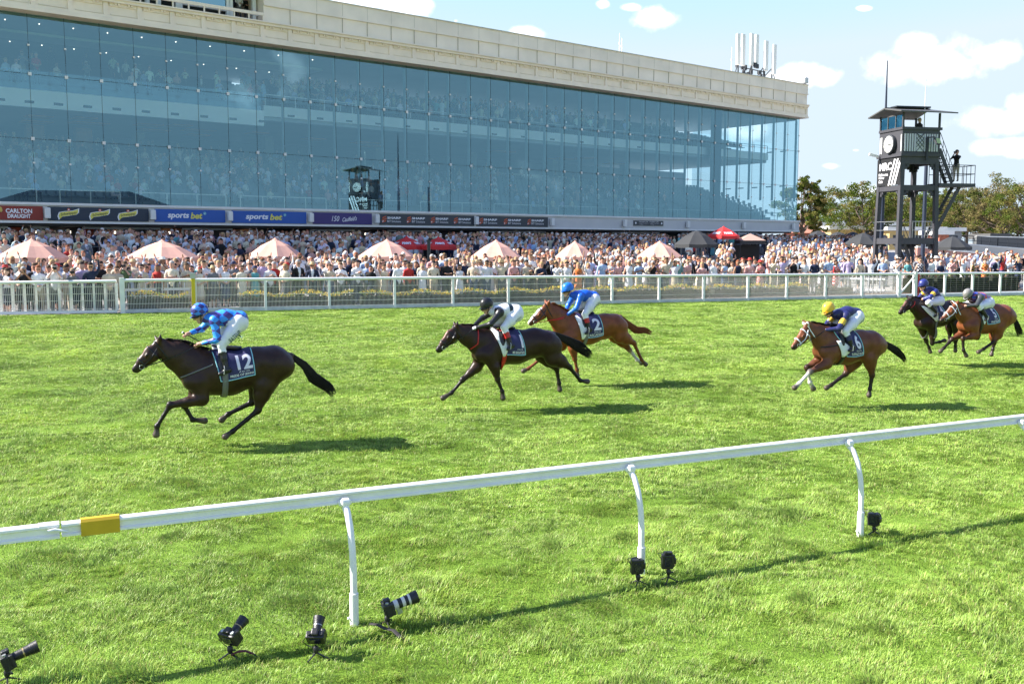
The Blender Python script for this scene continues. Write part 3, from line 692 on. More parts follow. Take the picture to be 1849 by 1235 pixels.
t, sw, sh, fn = sign(1329, 1364, I_slate, 'small black hanging board at the right end under the fascia', 4.1, 4.6); lettering('lettering', 'Guineas Lawn', I_white, fn, sw * .8, .2, t, sw * .5, .27)
for px in (85, 275, 414, 560, 679, 858, 995, 1126, 1240, 1341, 1430):
    w = w_at(px, -.4); t = empty('loudspeaker', fac(w, 4.85, -.45)); b = MB(); b.fbox(w - .1, w + .22, 4.85, 5.45, -.62, -.36); b.build('speaker_box', M_white, t, bevel=.05)
    b = MB(); b.fbox(w - .02, w + .1, 5.0, 5.3, -.36, -.251); b.build('bracket', M_steel, t)
    tag(t, 'white loudspeaker box on the fascia ' + {85: 'between red and navy boards', 275: 'between navy and blue boards', 414: 'between the two blue boards', 560: 'left of the purple board', 679: 'right of the purple board', 858: 'between the two slate boards', 995: 'right of the three logo slate board', 1126: 'left of the small direction board', 1240: 'above the black parasol', 1341: 'above the red parasol', 1430: 'at the far right corner'}[px], 'loudspeaker', 'loudspeakers along the fascia')
# ================================================================ horses and jockeys
M_coat = mat('horse_coat', (.1, .05, .03), .4, var=.22, vscale=7, spec=.3, attr='Col', bump=.55, bscale=7.5)
M_hair_b = mat('black_hair', (.012, .009, .008), .6, spec=.3)
M_hair_c = mat('chestnut_hair', (.20, .06, .02), .6, spec=.3)
M_eye = mat('eye', (.005, .004, .004), .08)
M_skin = mat('skin', (.56, .32, .22), .6, var=.06, vscale=20)
M_black = mat('black_leather', (.012, .012, .014), .35)
M_bree = mat('white_breeches', (.80, .80, .84), .55, var=.04, vscale=14, bump=.15, bscale=22)
M_navy = mat('navy_cloth', (.028, .028, .11), .6, var=.08, vscale=8)
M_wcloth = mat('white_cloth', (.8, .82, .86), .7, var=.04, vscale=9)
M_cyan = mat('pale_blue_piping', (.30, .62, .72), .6)
M_brass = mat('brass', (.6, .45, .2), .3, metal=.8)
M_redl = mat('red_leather', (.50, .02, .02), .45, var=.1, vscale=20)
M_grey = mat('grey_strap', (.16, .16, .17), .6)
M_num = mat('number_white', (.75, .72, .86), .6)
def silk(name, c1, c2=None, kind=None, sc=7.0):
    m = bpy.data.materials.new(name); m.use_nodes = True; t = m.node_tree; b = t.nodes['Principled BSDF']
    b.inputs['Roughness'].default_value = .38; b.inputs['Specular IOR Level'].default_value = .5; b.inputs['Base Color'].default_value = (*c1, 1)
    tcn = t.nodes.new('ShaderNodeTexCoord')
    n = t.nodes.new('ShaderNodeTexNoise'); n.inputs['Scale'].default_value = 16; n.inputs['Detail'].default_value = 3; t.links.new(tcn.outputs['Object'], n.inputs['Vector'])
    bp = t.nodes.new('ShaderNodeBump'); bp.inputs['Strength'].default_value = .5; bp.inputs['Distance'].default_value = .02; t.links.new(n.outputs['Fac'], bp.inputs['Height']); t.links.new(bp.outputs[0], b.inputs['Normal'])
    if kind:
        mp = t.nodes.new('ShaderNodeMapping'); t.links.new(tcn.outputs['Object'], mp.inputs[0])
        ch = t.nodes.new('ShaderNodeTexChecker'); ch.inputs['Scale'].default_value = 1; ch.inputs['Color1'].default_value = (*c1, 1); ch.inputs['Color2'].default_value = (*c2, 1)
        s = t.nodes.new('ShaderNodeSeparateXYZ'); t.links.new(tcn.outputs['Object'], s.inputs[0]); c = t.nodes.new('ShaderNodeCombineXYZ')
        if kind == 'diamond':
            h = mnode('MULTIPLY', mnode('ADD', s.outputs[0], mnode('MULTIPLY', s.outputs[1], .35, t), t), sc, t); v = mnode('MULTIPLY', mnode('ADD', mnode('MULTIPLY', s.outputs[2], 1.0, t), mnode('MULTIPLY', s.outputs[0], -.12, t), t), sc * 1.33, t)
            t.links.new(mnode('ADD', h, v, t), c.inputs[0]); t.links.new(mnode('SUBTRACT', h, v, t), c.inputs[1]); c.inputs[2].default_value = .5
        else:
            t.links.new(mnode('MULTIPLY', mnode('ADD', s.outputs[0], s.outputs[1], t), sc, t), c.inputs[0]); t.links.new(mnode('MULTIPLY', s.outputs[2], sc, t), c.inputs[1]); c.inputs[2].default_value = .5
        t.links.new(c.outputs[0], ch.inputs['Vector']); t.links.new(ch.outputs[0], b.inputs['Base Color'])
    return m
class Frame:
    """a horse's own frame: x forward, y to its left, z up; looks up pixels of the photograph on its planes"""
    def __init__(s, pxg, sc, zoom, azim):
        q = XY(pxg, sc); s.o = Vector((q.x, q.y, plane_z(q.x, q.y)))
        s.th = azim; s.fx = Vector((math.cos(azim), math.sin(azim), 0)); s.fy = Vector((-math.sin(azim), math.cos(azim), 0))
        s.z = zoom; s.s = sc
    def l(s, zx, zy, lat=0.0):
        px, py = s.z[0] + zx / s.z[2], s.z[1] + zy / s.z[2]
        D = raydir(px, py); C = Vector((0, 0, CAMZ)); t = (lat - (C - s.o).dot(s.fy)) / D.dot(s.fy)
        p = C + D * t - s.o
        return np.array((p.dot(s.fx), p.dot(s.fy), p.z))
def lerp(a, b, t): return np.array(a) * (1 - t) + np.array(b) * t
def strands(name, pts, widths, n, m, parent, seed=0, spread=1.0, r0=.006, jag=.25, flat_=.5):
    """a lock of hair: tapering strands around a guide curve"""
    rs = np.random.RandomState(seed); pts = [np.array(p) for p in pts]; k = len(pts); V = []; F = []
    for i in range(n):
        off = rs.randn(2); off /= max(1, np.linalg.norm(off)); stop = k - 1 - abs(rs.randn()) * jag * k * .35; stop = max(1.2, stop)
        prev = None; steps = int(stop * 3) + 1; base = len(V)
        for j in range(steps + 1):
            t = stop * j / steps; a = min(int(t), k - 2); f = t - a
            p = lerp(pts[a], pts[a + 1], f); w = widths[a] * (1 - f) + widths[a + 1] * f
            d = pts[a + 1] - pts[a]; d /= np.linalg.norm(d) + 1e-9
            sd = np.cross(d, (0, 1, 0)); sd /= np.linalg.norm(sd) + 1e-9
            wob = .12 * w * math.sin(t * 3 + i)
            p = p + sd * (off[0] * w + wob) * spread + np.array((0, 1, 0)) * off[1] * w * flat_
            r = r0 * (1 - .75 * j / steps)
            V += [p + sd * r, p + np.array((0, r, 0)), p - sd * r - np.array((0, r * .6, 0))]
            if j:
                b0 = base + (j - 1) * 3
                for q in range(3): F.append((b0 + q, b0 + (q + 1) % 3, b0 + 3 + (q + 1) % 3, b0 + 3 + q))
    me = bpy.data.meshes.new(name); me.from_pydata([tuple(v) for v in V], [], F); return link(name, me, m, parent, smooth=True)
def radial(pr, c, dr, off=.0, rmax=.75, outer=False):
    """where the ray from c along dr leaves the body, plus off"""
    if outer:
        ts = np.linspace(rmax, 0, 110); pts = np.array(c)[None] + np.array(dr)[None] * ts[:, None]; F = sdf(pr, pts); i = int(np.argmax(F < off)); return pts[max(0, i - 1)]
    ts = np.linspace(0, rmax, 90); pts = np.array(c)[None] + np.array(dr)[None] * ts[:, None]; F = sdf(pr, pts)
    i = np.argmax(F >= off)
    if F[i] < off: return pts[-1]
    if i == 0: return pts[0]
    a = (off - F[i - 1]) / (F[i] - F[i - 1] + 1e-9); return pts[i - 1] + (pts[i] - pts[i - 1]) * a
def band(name, pr, c, ax, width, off, m, parent, a0=0, a1=2 * PI, n=36, thick=.008, ref=(0, 1, 0), rmax=.6):
    """a strap lying on the body around the axis ax through c"""
    c = np.array(c, float); ax = np.array(ax, float); ax /= np.linalg.norm(ax); e1 = np.cross(ax, ref); e1 /= np.linalg.norm(e1); e2 = np.cross(ax, e1)
    V = []; F = []
    for i in range(n + 1):
        a = a0 + (a1 - a0) * i / n; dr = e1 * math.cos(a) + e2 * math.sin(a)
        for sgn in (-1, 1):
            p = radial(pr, c + ax * width * .5 * sgn, dr, off, rmax); V += [p - dr * thick, p + dr * thick * .5]
    for i in range(n):
        b = i * 4; d = b + 4
        F += [(b + 1, d + 1, d + 3, b + 3), (b, b + 2, d + 2, d), (b, d, d + 1, b + 1), (b + 2, b + 3, d + 3, d + 2)]
    me = bpy.data.meshes.new(name); me.from_pydata([tuple(v) for v in V], [], F)
    return link(name, me, m, parent, smooth=True)
def nearline(pr, pts, off, m, name, parent, r=.008, n=5, y0=.0, rel=True):
    """a thin strap following the near (left) side of the body through given x,z points"""
    out = []
    for i in range(len(pts) - 1):
        for j in range(n + (i == len(pts) - 2)):
            q = lerp(pts[i], pts[i + 1], j / n); out.append(radial(pr, (q[0], y0, q[2]), (0, 1, 0), off, .6))
    b = MB(); b.tube(out, r, 6); return b.build(name, m, parent, smooth=True)
def horse(F, S, label, coat, points, hairm, num, words, cloth, socks=(), paints=(), extras=None, tailw=(.05, .07, .09, .06), mane=True, cloth_top=None):
    g = S; V3 = F.l; pr = []
    def A(a, b, ra, rb, lab='coat', k=.05, ys=1.0, yc=0.0): pr.append(prim(a, b, ra, rb, lab, k, ys, yc))
    u = lambda k_, lat=0.0: V3(*g[k_], lat)
    mz, jw, pl, nm, nb, ch, sh, bm, fl, rp = (u(k_) for k_ in ('mz', 'jw', 'pl', 'nm', 'nb', 'ch', 'sh', 'bm', 'fl', 'rp'))
    fd = mz - jw; fd /= np.linalg.norm(fd); up = np.array((-fd[2], 0, fd[0])); up = up if up[2] > 0 else -up
    # head
    A(jw + fd * .02, jw + fd * .2, .122, .085, 'coat', .04, .62); A(jw + fd * .18 + up * .012, mz - fd * .03, .076, .054, 'coat', .04, .72)
    A(mz - fd * .01, mz + fd * .015, .058, .052, 'muzzle', .03, .85); A(mz - up * .045 - fd * .03, mz - up * .042 + fd * .01, .03, .028, 'muzzle', .025, .9)
    A(jw + up * .055, mz - fd * .1 + up * .028, .066, .036, 'coat', .03, .7)
    for sg in (-1, 1):
        A(jw + fd * .05 + up * .055 + (0, sg * .062, 0), jw + fd * .09 + up * .045 + (0, sg * .068, 0), .022, .02, 'coat', .02)
        A(jw - up * .03 + (0, sg * .04, 0), jw - up * .05 + fd * .09 + (0, sg * .035, 0), .055, .04, 'coat', .03)
        A(mz + fd * .03 + up * .018 + (0, sg * .03, 0), mz + fd * .035 + up * .01 + (0, sg * .032, 0), .014, .012, 'nostril', .012)
    A(pl, jw + up * .03, .078, .09, 'coat', .05, .62)
    for kk, sg in (('e1', 1), ('e2', -1)):
        tip = u(kk, sg * .075); base = pl + np.array((0, sg * .045, 0)) + up * .03
        tip = base + (tip - base) / max(1e-6, np.linalg.norm(tip - base)) * min(.17, max(.13, np.linalg.norm(tip - base)))
        A(base, lerp(base, tip, .5), .026, .03, 'coat', .02, 1); A(lerp(base, tip, .5), tip, .028, .007, 'ear', .015, 1)
    rN, rB, rS, rM, rF, rR = g['r']; rN *= 1.1; rB *= 1.06
    A(pl, nm, .09, rN, 'coat', .06, .55); A(nm, nb, rN, rB, 'coat', .07, .55); A(nb, lerp(nb, sh, .8), rB, rB * 1.03, 'coat', .08, .6)
    A(ch + (0, .075, 0), ch + (-.1, .08, .02), .135, .15, 'coat', .05); A(ch + (0, -.075, 0), ch + (-.1, -.08, .02), .135, .15, 'coat', .05)
    A(sh, bm, rS, rM, 'coat', .08, .74); A(bm, fl, rM, rF, 'coat', .08, .82); A(fl, rp, rF, rR * .95, 'coat', .08, .8)
    A(sh + (-.12, 0, rS * .55), bm + (0, 0, rM * .52), .17, .15, 'coat', .08, .8)        # withers and back
    for sg in (-1, 1):
        A(sh + (-.1, sg * .09, rS * .45), ch + (-.06, sg * .13, .03), .13, .115, 'coat', .06, .8)
        A(rp + (.02, sg * .075, 0), rp + (-.12, sg * .085, -.05), rR * .84, rR * .68, 'coat', .07)
        A(rp + (.16, sg * .1, .04), rp + (.02, sg * .1, -.04), rR * .6, rR * .7, 'coat', .06)
    A(u('dk') + (.06, 0, -.03), u('dk'), .07, .045, 'coat', .05)
    white = dict(socks)
    for nme, lat, fore in (('nf', .145, 1), ('ff', -.145, 1), ('nh', .13, 0), ('fh', -.13, 0)):
        e, kn, ft, hf = (V3(*q, lat) for q in g[nme]); sg = 1 if lat > 0 else -1
        low = 'sock' if nme in white else 'leg'; cut = white.get(nme, 0)
        if fore:
            A(ch + (-.12, sg * .14, -.02), e, .15, .105, 'coat', .06, .8, sg * .14)
            A(e, lerp(e, kn, .45), .105, .078, 'coat', .04); A(lerp(e, kn, .45), kn, .07, .048, 'shade', .03)
            A(kn + (0, 0, .015), kn - (0, 0, .012), .05, .048, 'leg', .03)
            A(kn, lerp(kn, ft, .5), .042, .031, 'leg' if cut < 2 else 'sock', .02); A(lerp(kn, ft, .5), ft, .031, .034, low, .02)
        else:
            stf, = (V3(*g[nme + 's'], lat * 1.05),)
            A(rp + (-.02, sg * .11, -.03), stf, rR * .82, .17, 'coat', .07, .75, sg * .12)
            A(stf, lerp(e, kn, .0), .16, .13, 'coat', .06, .75, lat)
            A(e, lerp(e, kn, .55), .125, .078, 'coat', .05, .8, lat); A(lerp(e, kn, .55), kn, .066, .052, 'shade', .03)
            dk_ = kn - e; dk_ = dk_ / np.linalg.norm(dk_)
            A(kn, kn + dk_ * .025, .055, .042, 'leg', .03); A(kn, lerp(kn, ft, .45), .046, .035, 'leg' if cut < 2 else 'sock', .025); A(lerp(kn, ft, .45), ft, .035, .037, low, .02)
        A(ft, ft, .043, .043, low, .02)
        dh = hf - ft; L_ = np.linalg.norm(dh); dh = dh / L_; hf2 = ft + dh * min(max(L_, .13), .2)
        A(ft, lerp(ft, hf2, .5), .035, .034, low, .02); A(lerp(ft, hf2, .55), hf2, .041, .055, 'hoof', .012)
    V, Q = polygonize(pr, .0155)
    D = labels_at(pr, V); Wt = np.exp(-(D - D.min(1, keepdims=True)) / .012); Wt /= Wt.sum(1, keepdims=True)
    mid = lerp(coat, points, .45)
    pal = {'coat': coat, 'leg': points, 'shade': mid, 'muzzle': lerp(points, (.05, .035, .03), .4), 'nostril': (.006, .004, .004), 'ear': mid, 'hoof': (.09, .07, .055), 'sock': (.62, .58, .54)}
    pal.update(extras or {})
    C = Wt @ np.array([pal[p[4]] for p in pr])
    for a, b, r, col in paints:
        q = V3(*a); w_ = V3(*b); d = pdist(prim(q, w_, r, r * .7), V[:, 0], V[:, 1], V[:, 2]); f = np.clip(.5 - d / .03, 0, 1)[:, None]; C = C * (1 - f) + np.array(col) * f
    me = np_mesh('horse', V, Q); set_col(me, C)
    H = link('horse', me, M_coat, loc=F.o); H.rotation_euler = (0, 0, F.th); tag(H, label, 'horse', 'racehorses galloping on the turf')
    # eyes
    for sg in (-1, 1):
        c = jw + fd * .075 + up * .05 + (0, sg * .2, 0); q = radial(pr, (c[0], 0, c[2]), (0, sg, 0), -.012, .4); b = MB()
        b.tube([q - np.array((0, .014, 0)), q - np.array((0, .007, 0)), q, q + np.array((0, .007, 0)), q + np.array((0, .014, 0))], [.004, .016, .019, .016, .004], 10); b.build('eye', M_eye, H, smooth=True)
    # tail and mane
    tl = [V3(*q, 0) for q in g['tail']]
    strands('tail', [u('dk')] + tl, list(tailw) + [.05] * 3, 340, hairm, H, seed=len(words), r0=.006, jag=.75)
    if mane:
        crest = []
        for i in range(9):
            t = i / 8; c = lerp(pl, nm, t * 2) if t < .5 else lerp(nm, nb, t * 2 - 1)
            ax = (nm - pl) if t < .5 else (nb - nm); nrm = np.array((ax[2], 0, -ax[0])); nrm = nrm / np.linalg.norm(nrm); nrm = nrm if nrm[2] > 0 else -nrm
            crest.append(radial(pr, c, nrm, -.005, .5))
        V_, F_ = [], []; rs = np.random.RandomState(5)
        for i in range(260):
            t = rs.rand() * 8; a = min(int(t), 7); p = lerp(crest[a], crest[a + 1], t - a); L_ = .09 + .07 * rs.rand(); sd = rs.randn() * .3
            dn = np.array((-.75, .55 * (rs.rand() - .3), .15)); r = .006; b0 = len(V_)
            for j in range(4):
                f = j / 3; q = p + dn * L_ * f + np.array((0, sd * .03 * f, .025 * math.sin(f * 3) - .05 * f * f)) - np.array((0, 0, .01 * (1 - f))); rr = r * (1 - .8 * f)
                V_ += [q + np.array((0, rr, 0)), q + np.array((0, -rr, 0)), q + np.array((0, 0, rr * 1.5))]
                if j:
                    for w_ in range(3): F_.append((b0 + (j - 1) * 3 + w_, b0 + (j - 1) * 3 + (w_ + 1) % 3, b0 + j * 3 + (w_ + 1) % 3, b0 + j * 3 + w_))
        me = bpy.data.meshes.new('mane'); me.from_pydata([tuple(v) for v in V_], [], F_); link('mane', me, hairm, H, smooth=True)
    # number cloth on the back, wrapped over both sides: cloth = (x,z) pixel corners top-front, top-rear, bottom-rear, bottom-front
    tf, trr, br, bf = (V3(*q, .26) for q in cloth)
    def cl(uu, vv, off=.012):
        x0 = tf[0] * (1 - abs(vv)) + bf[0] * abs(vv); x1 = trr[0] * (1 - abs(vv)) + br[0] * abs(vv); x = x0 + (x1 - x0) * uu
        zc = (bm[2] + fl[2]) / 2; zb = bf[2] * (1 - uu) + br[2] * uu
        ang = vv * (PI / 2 + math.atan2(zc - zb, .29)); return radial(pr, (x, 0, zc), (0, math.sin(ang), math.cos(ang)), off, .6)
    n, mm = 14, 26; VV = [cl(i / n, -1 + 2 * j / mm) for j in range(mm + 1) for i in range(n + 1)]
    VV += [cl(i / n, -1 + 2 * j / mm, .004) for j in range(mm + 1) for i in range(n + 1)]; K = (n + 1) * (mm + 1)
    FF = [(j * (n + 1) + i, j * (n + 1) + i + 1, (j + 1) * (n + 1) + i + 1, (j + 1) * (n + 1) + i) for j in range(mm) for i in range(n)]
    FF += [tuple(K + q for q in reversed(f)) for f in FF]
    edge = [i for i in range(n + 1)] + [j * (n + 1) + n for j in range(1, mm + 1)] + [mm * (n + 1) + i for i in range(n - 1, -1, -1)] + [j * (n + 1) for j in range(mm - 1, 0, -1)]
    FF += [(edge[i], edge[(i + 1) % len(edge)], K + edge[(i + 1) % len(edge)], K + edge[i]) for i in range(len(edge))]
    me = bpy.data.meshes.new('number_cloth'); me.from_pydata([tuple(v) for v in VV], [], FF); NC = link('number_cloth', me, M_navy, H, smooth=True)
    for sg in (1, -1):
        if sg < 0: fn = lambda x, y: cl(1 - x, -y, .021)
        else: fn = lambda x, y: cl(x, y, .021)
        v0 = .22
        for o_, x_, a_, b_ in ((0, 0, 0, 0),):
            b = MB(); path = [cl(.012, sg * q, .013) for q in np.linspace(.15, .985, 14)] + [cl(q, sg * .985, .013) for q in np.linspace(.02, .985, 12)] + [cl(.985, sg * q, .013) for q in np.linspace(.98, .15, 14)]
            b.tube(path, .0085, 6); b.build('piping', M_cyan, NC, smooth=True)
        W_ = abs(br[0] - bf[0]); H_ = .62
        yy = lambda y: .62 - (y - .36)
        f3 = (lambda x, y: cl(1 - x, sg * (1.0 - y), .027)) if sg < 0 else (lambda x, y: cl(x, 1.0 - y, .027))
        nx = g.get('numx', .68); nw = g.get('numw', .34 if len(num) > 1 else .22)
        lettering('number', num, M_num, f3, nw, .42, NC, nx, .46, bold=.03, slices=8)
        lettering('horse_name', words, M_wcloth, f3, g.get('namew', .62), .085, NC, .62, .10, bold=.015, slices=5)
        lettering('small_print', 'all star mile', M_wcloth, f3, .3, .05, NC, .7, .2, slices=3)
    # saddle, girth, front cloth
    xs = tf[0] + .02; zc = bm[2]
    if g.get('flap'):
        fa, fb, fc = (V3(*q, .27) for q in g['flap']); VV = []
        for j in range(9):
            for i in range(5):
                a = lerp(fa, fc, j / 8); w_ = lerp(fa, fb, 0) ; x = a[0] - (fa[0] - fb[0]) * math.sin(PI * (.12 + .8 * j / 8)) * i / 4; VV.append(radial(pr, (x, 0, a[2]), (0, 1, 0), .02, .6))
        me = bpy.data.meshes.new('weight_cloth'); me.from_pydata([tuple(v) for v in VV], [], [(j * 5 + i, j * 5 + i + 1, j * 5 + i + 6, j * 5 + i + 5) for j in range(8) for i in range(4)]); o = link('weight_cloth', me, M_wcloth, H, smooth=True)
        sm = o.modifiers.new('t', 'SOLIDIFY'); sm.thickness = .006
    gx = V3(*g['girth'], .25)[0]
    band('girth', pr, (gx, 0, zc - .05), (1, 0, 0), .085, .018, g.get('girthm', M_grey), H, thick=.009, n=44)
    b = MB(); top = radial(pr, (gx - .02, 0, zc), (0, 0, 1), .03)
    pts_ = [radial(pr, (gx + .16 - .09 * i, 0, zc), (0, 0, 1), .045) + np.array((0, 0, (.025, .01, .0, -.01, -.015, -.02)[i])) for i in range(6)]
    b.tube(pts_, [.04, .07, .09, .11, .12, .07], 10, sq=.32); b.build('saddle', M_black, H, smooth=True)
    for sg in (1, -1):
        b = MB(); ps = [radial(pr, (gx + .04, 0, zc), (0, sg * math.sin(a), math.cos(a)), .03, .6) for a in (.35, .7, 1.0, 1.3)]
        b.tube(ps, [.04, .06, .055, .02], 8, sq=.25); b.build('saddle_flap', M_black, H, smooth=True)
    # bridle
    bc = g.get('bridle', M_black)
    band('noseband', pr, jw + fd * .2, fd, .022, .006, bc, H, n=26, rmax=.25); band('browband', pr, jw + up * .0 - fd * .02, fd * .75 + up * .25 * 0, .02, .006, bc, H, n=30, rmax=.3)
    band('head_strap', pr, lerp(pl, jw, .25), np.array((fd[0] * .9, 0, fd[2] * .9)) + up * .1, .018, .006, bc, H, n=30, rmax=.3)
    chk = [lerp(pl, jw, .3) + fd * .03, jw + fd * .1 - up * .03, mz - fd * .09 - up * .03]
    nearline(pr, chk, .006, bc, 'cheek_strap', H, .009)
    bit = radial(pr, ((mz - fd * .075 - up * .035)[0], 0, (mz - fd * .075 - up * .035)[2]), (0, 1, 0), .008, .3)
    b = MB(); b.tube([bit + np.array((math.cos(a) * .035, 0, math.sin(a) * .035)) for a in np.linspace(0, 2 * PI, 13)], .006, 6); b.build('bit_ring', M_steel, H, smooth=True)
    # reins from the bit to the hands
    hd = V3(*g['hands'], .06)
    b = MB(); m1 = lerp(bit, hd, .35) + (0, .02, -.03); m2 = lerp(bit, hd, .7) + (0, .03, -.02)
    rp_ = [bit, m1, m2, hd]; out = []
    for i in range(3):
        for j in range(6):
            q = lerp(rp_[i], rp_[i + 1], j / 6); f = sdf(pr, q[None])[0]
            if f < .012: q = radial(pr, (q[0], 0, q[2]), (0, 1, 0), .012, .5)
            out.append(q)
    out.append(hd); b.tube(out, .008, 5); b.build('rein', g.get('reinm', M_black), H, smooth=True)
    if g.get('breast'): nearline(pr, [V3(*q, .15) for q in g['breast']], .008, g.get('breastm', M_black), 'breastplate', H, .011, n=8)
    return H, pr
M_goggle = mat('goggles', (.01, .01, .012), .1)
def jockey(F, S, label, torsom, sleevem, capm, hands='skin', bootm=None, ankle=None, sash=None, extra=None, peak=None):
    g = S; pr = []; V3 = F.l
    def A(a, b, ra, rb, lab, k=.04, ys=1.0, yc=0.0): pr.append(prim(a, b, ra, rb, lab, k, ys, yc))
    sh, hp = V3(*g['sh'], 0), V3(*g['hp'], 0); hc, fc = V3(*g['cap'], 0), V3(*g['face'], 0)
    tx = hp - sh; L_ = np.linalg.norm(tx); tx /= L_; tu = np.array((-tx[2], 0, tx[0])); tu = tu if tu[2] > 0 else -tu
    bk = lerp(sh, hp, .5) + tu * g.get('arch', .03)
    A(sh, bk, .115, .12, 'torso', .06, 1.25); A(bk, hp + tx * .045 + tu * .035, .12, .118, 'torso', .06, 1.2)
    nsh, fsh = V3(*g['sh'], .0) + (.0, .16, -.01), V3(*g['sh'], .0) + (.0, -.16, -.01)
    A(sh + (0, .08, 0), nsh, .09, .078, 'sleeve', .04); A(sh - (0, .08, 0), fsh, .09, .078, 'sleeve', .04)
    hc2 = hc; A(sh + np.array((.04, 0, .02)), lerp(sh, fc, .6), .075, .06, 'torso', .04)
    A(hc2 - (0, 0, .02), hc2, .095, .1, 'skin', .02, .8)
    fdn = fc - hc; fdn /= np.linalg.norm(fdn) + 1e-9
    fw = np.array((fdn[2] * -1, 0, fdn[0])); fw = fw if fw[0] > 0 else -fw
    A(hc + fdn * .05 + fw * .02, hc + fdn * .12 + fw * .035, .075, .045, 'skin', .03, .82)        # face and chin
    A(hc + fdn * .055 + fw * .09, hc + fdn * .08 + fw * .108, .012, .016, 'skin', .015)            # nose
    A(hc + fdn * .055 + (0, .078, 0), hc + fdn * .075 + (0, .08, 0), .016, .012, 'skin', .01); A(hc + fdn * .055 - (0, .078, 0), hc + fdn * .075 - (0, .08, 0), .016, .012, 'skin', .01)
    kn = V3(*g['kn'], .23); an = V3(*g['an'], .30); to = V3(*g['to'], .31)
    A(hp + tx * .03 - tu * .035 + (0, .07, -.01), hp + tx * .03 - tu * .035 + (0, -.07, -.01), .13, .13, 'breeches', .05)
    for sg in (1, -1):
        mr = lambda v: np.array((v[0], sg * v[1], v[2])); dx = 0 if sg > 0 else .03
        k_ = mr(kn) + (dx, 0, 0); a_ = mr(an) + (dx, 0, 0); t_ = mr(to) + (dx, 0, 0)
        A(hp + (0, sg * .09, -.03), lerp(hp + (0, sg * .12, -.04), k_, .5), .125, .1, 'breeches', .05); A(lerp(hp + (0, sg * .12, -.04), k_, .5), k_, .1, .066, 'breeches', .04)
        A(k_, lerp(k_, a_, .28), .062, .058, 'breeches', .02); A(lerp(k_, a_, .28), lerp(k_, a_, .55), .058, .052, 'ankle', .012); A(lerp(k_, a_, .55), a_, .05, .04, 'boot', .02)
        A(a_ + (-.04, 0, -.015), t_, .042, .03, 'boot', .03)
    ne, nh = V3(*g['ne'], .23), V3(*g['nh'], .07); fe, fh = V3(*g['fe'], -.23), V3(*g['fh'], -.06)
    for s_, e_, h_ in ((nsh, ne, nh), (fsh, fe, fh)):
        A(s_, e_, .068, .052, 'sleeve', .04); w_ = lerp(e_, h_, g.get('cuff', .72)); A(e_, w_, .05, .038, 'sleeve', .03); A(w_, lerp(e_, h_, .92), .029, .025, 'wrist', .01)
        d = h_ - e_; d /= np.linalg.norm(d); A(lerp(e_, h_, .93), h_ + d * .02, .03, .034, 'hand', .02)
    V, Q = polygonize(pr, .0125)
    if hands_list := True:
        pass
    D = labels_at(pr, V); lab = D.argmin(1)
    names = ['skin', 'torso', 'sleeve', 'breeches', 'boot', 'hand', 'wrist', 'ankle']
    vl = np.array([names.index(p[4]) for p in pr])[lab]
    mats_ = [M_skin, torsom, sleevem, M_bree, bootm or M_black, M_wcloth if hands == 'glove' else M_skin, g.get('wristm', M_skin), ankle or bootm or M_black]
    fm = vl[Q[:, 0]]
    if sash is not None:
        c = V[Q].mean(1); t = ((c - sh) @ tx) / L_; fm = np.where((vl[Q[:, 0]] == 1) & (t > sash[0]) & (t < sash[1]), 8, fm); mats_.append(sash[2])
    if extra is not None:       # arm bands
        c = V[Q].mean(1)
        for s_, e_ in ((nsh, ne), (fsh, fe)):
            d = e_ - s_; LL = np.linalg.norm(d); t = ((c - s_) @ d) / LL ** 2; dist = np.linalg.norm(c - s_ - np.outer(np.clip(t, 0, 1), d), axis=1)
            fm = np.where((vl[Q[:, 0]] == 2) & (t > .35) & (t < .72) & (dist < .1), len(mats_), fm)
        mats_.append(extra)
    # fingers: five per hand, curled round the reins
    FV = []; FF = []
    fb = MB()
    for h_, e_, sg in ((nh, ne, 1), (fh, fe, -1)):
        d = (h_ - e_); d /= np.linalg.norm(d); sd = np.cross(d, (0, 0, 1)); sd /= np.linalg.norm(sd); dn = np.cross(sd, d); dn = dn if dn[2] < 0 else -dn
        point = g.get('point') and sg < 0
        for i, ln in enumerate((.9, 1.0, .95, .75)):
            b0 = h_ + d * .035 + sd * (i - 1.5) * .019
            if point and i == 0: ps = [b0, b0 + d * .035, b0 + d * .062, b0 + d * .085]
            else: ps = [b0, b0 + d * .028 * ln + dn * .006, b0 + d * .034 * ln + dn * .032, b0 + d * .008 + dn * .042]
            fb.tube(ps, [.0105, .01, .0095, .008], 6)
        b0 = h_ - d * .01 - sd * .036 * sg; fb.tube([b0, b0 + d * .03 - sd * .008 * sg + dn * .008, b0 + d * .045 + dn * .022], [.012, .011, .009], 6)
    nV = len(V); allV = np.concatenate([V, np.array([tuple(v) for v in fb.v])])
    me = bpy.data.meshes.new('person'); faces = [tuple(int(i) for i in q) for q in Q] + [tuple(nV + i for i in f) for f in fb.f]
    me.from_pydata([tuple(v) for v in allV], [], faces)
    me.polygons.foreach_set('material_index', np.concatenate([fm, np.full(len(fb.f), 5)]).astype(np.int32))
    J = link('person', me, mats_, loc=F.o, smooth=True); me.polygons.foreach_set('material_index', np.concatenate([fm, np.full(len(fb.f), 5)]).astype(np.int32))
    J.rotation_euler = (0, 0, F.th); tag(J, label, 'jockey', 'jockeys riding the racehorses')
    # helmet with cap silk and peak, goggles, chin strap
    hp_ = [prim(hc - fdn * .022, hc - fdn * .03, .121, .118, 'a', .02, .86), prim(hc - fdn * .03 - fw * .035, hc - fdn * .02, .11, .1, 'a', .03, .86)]
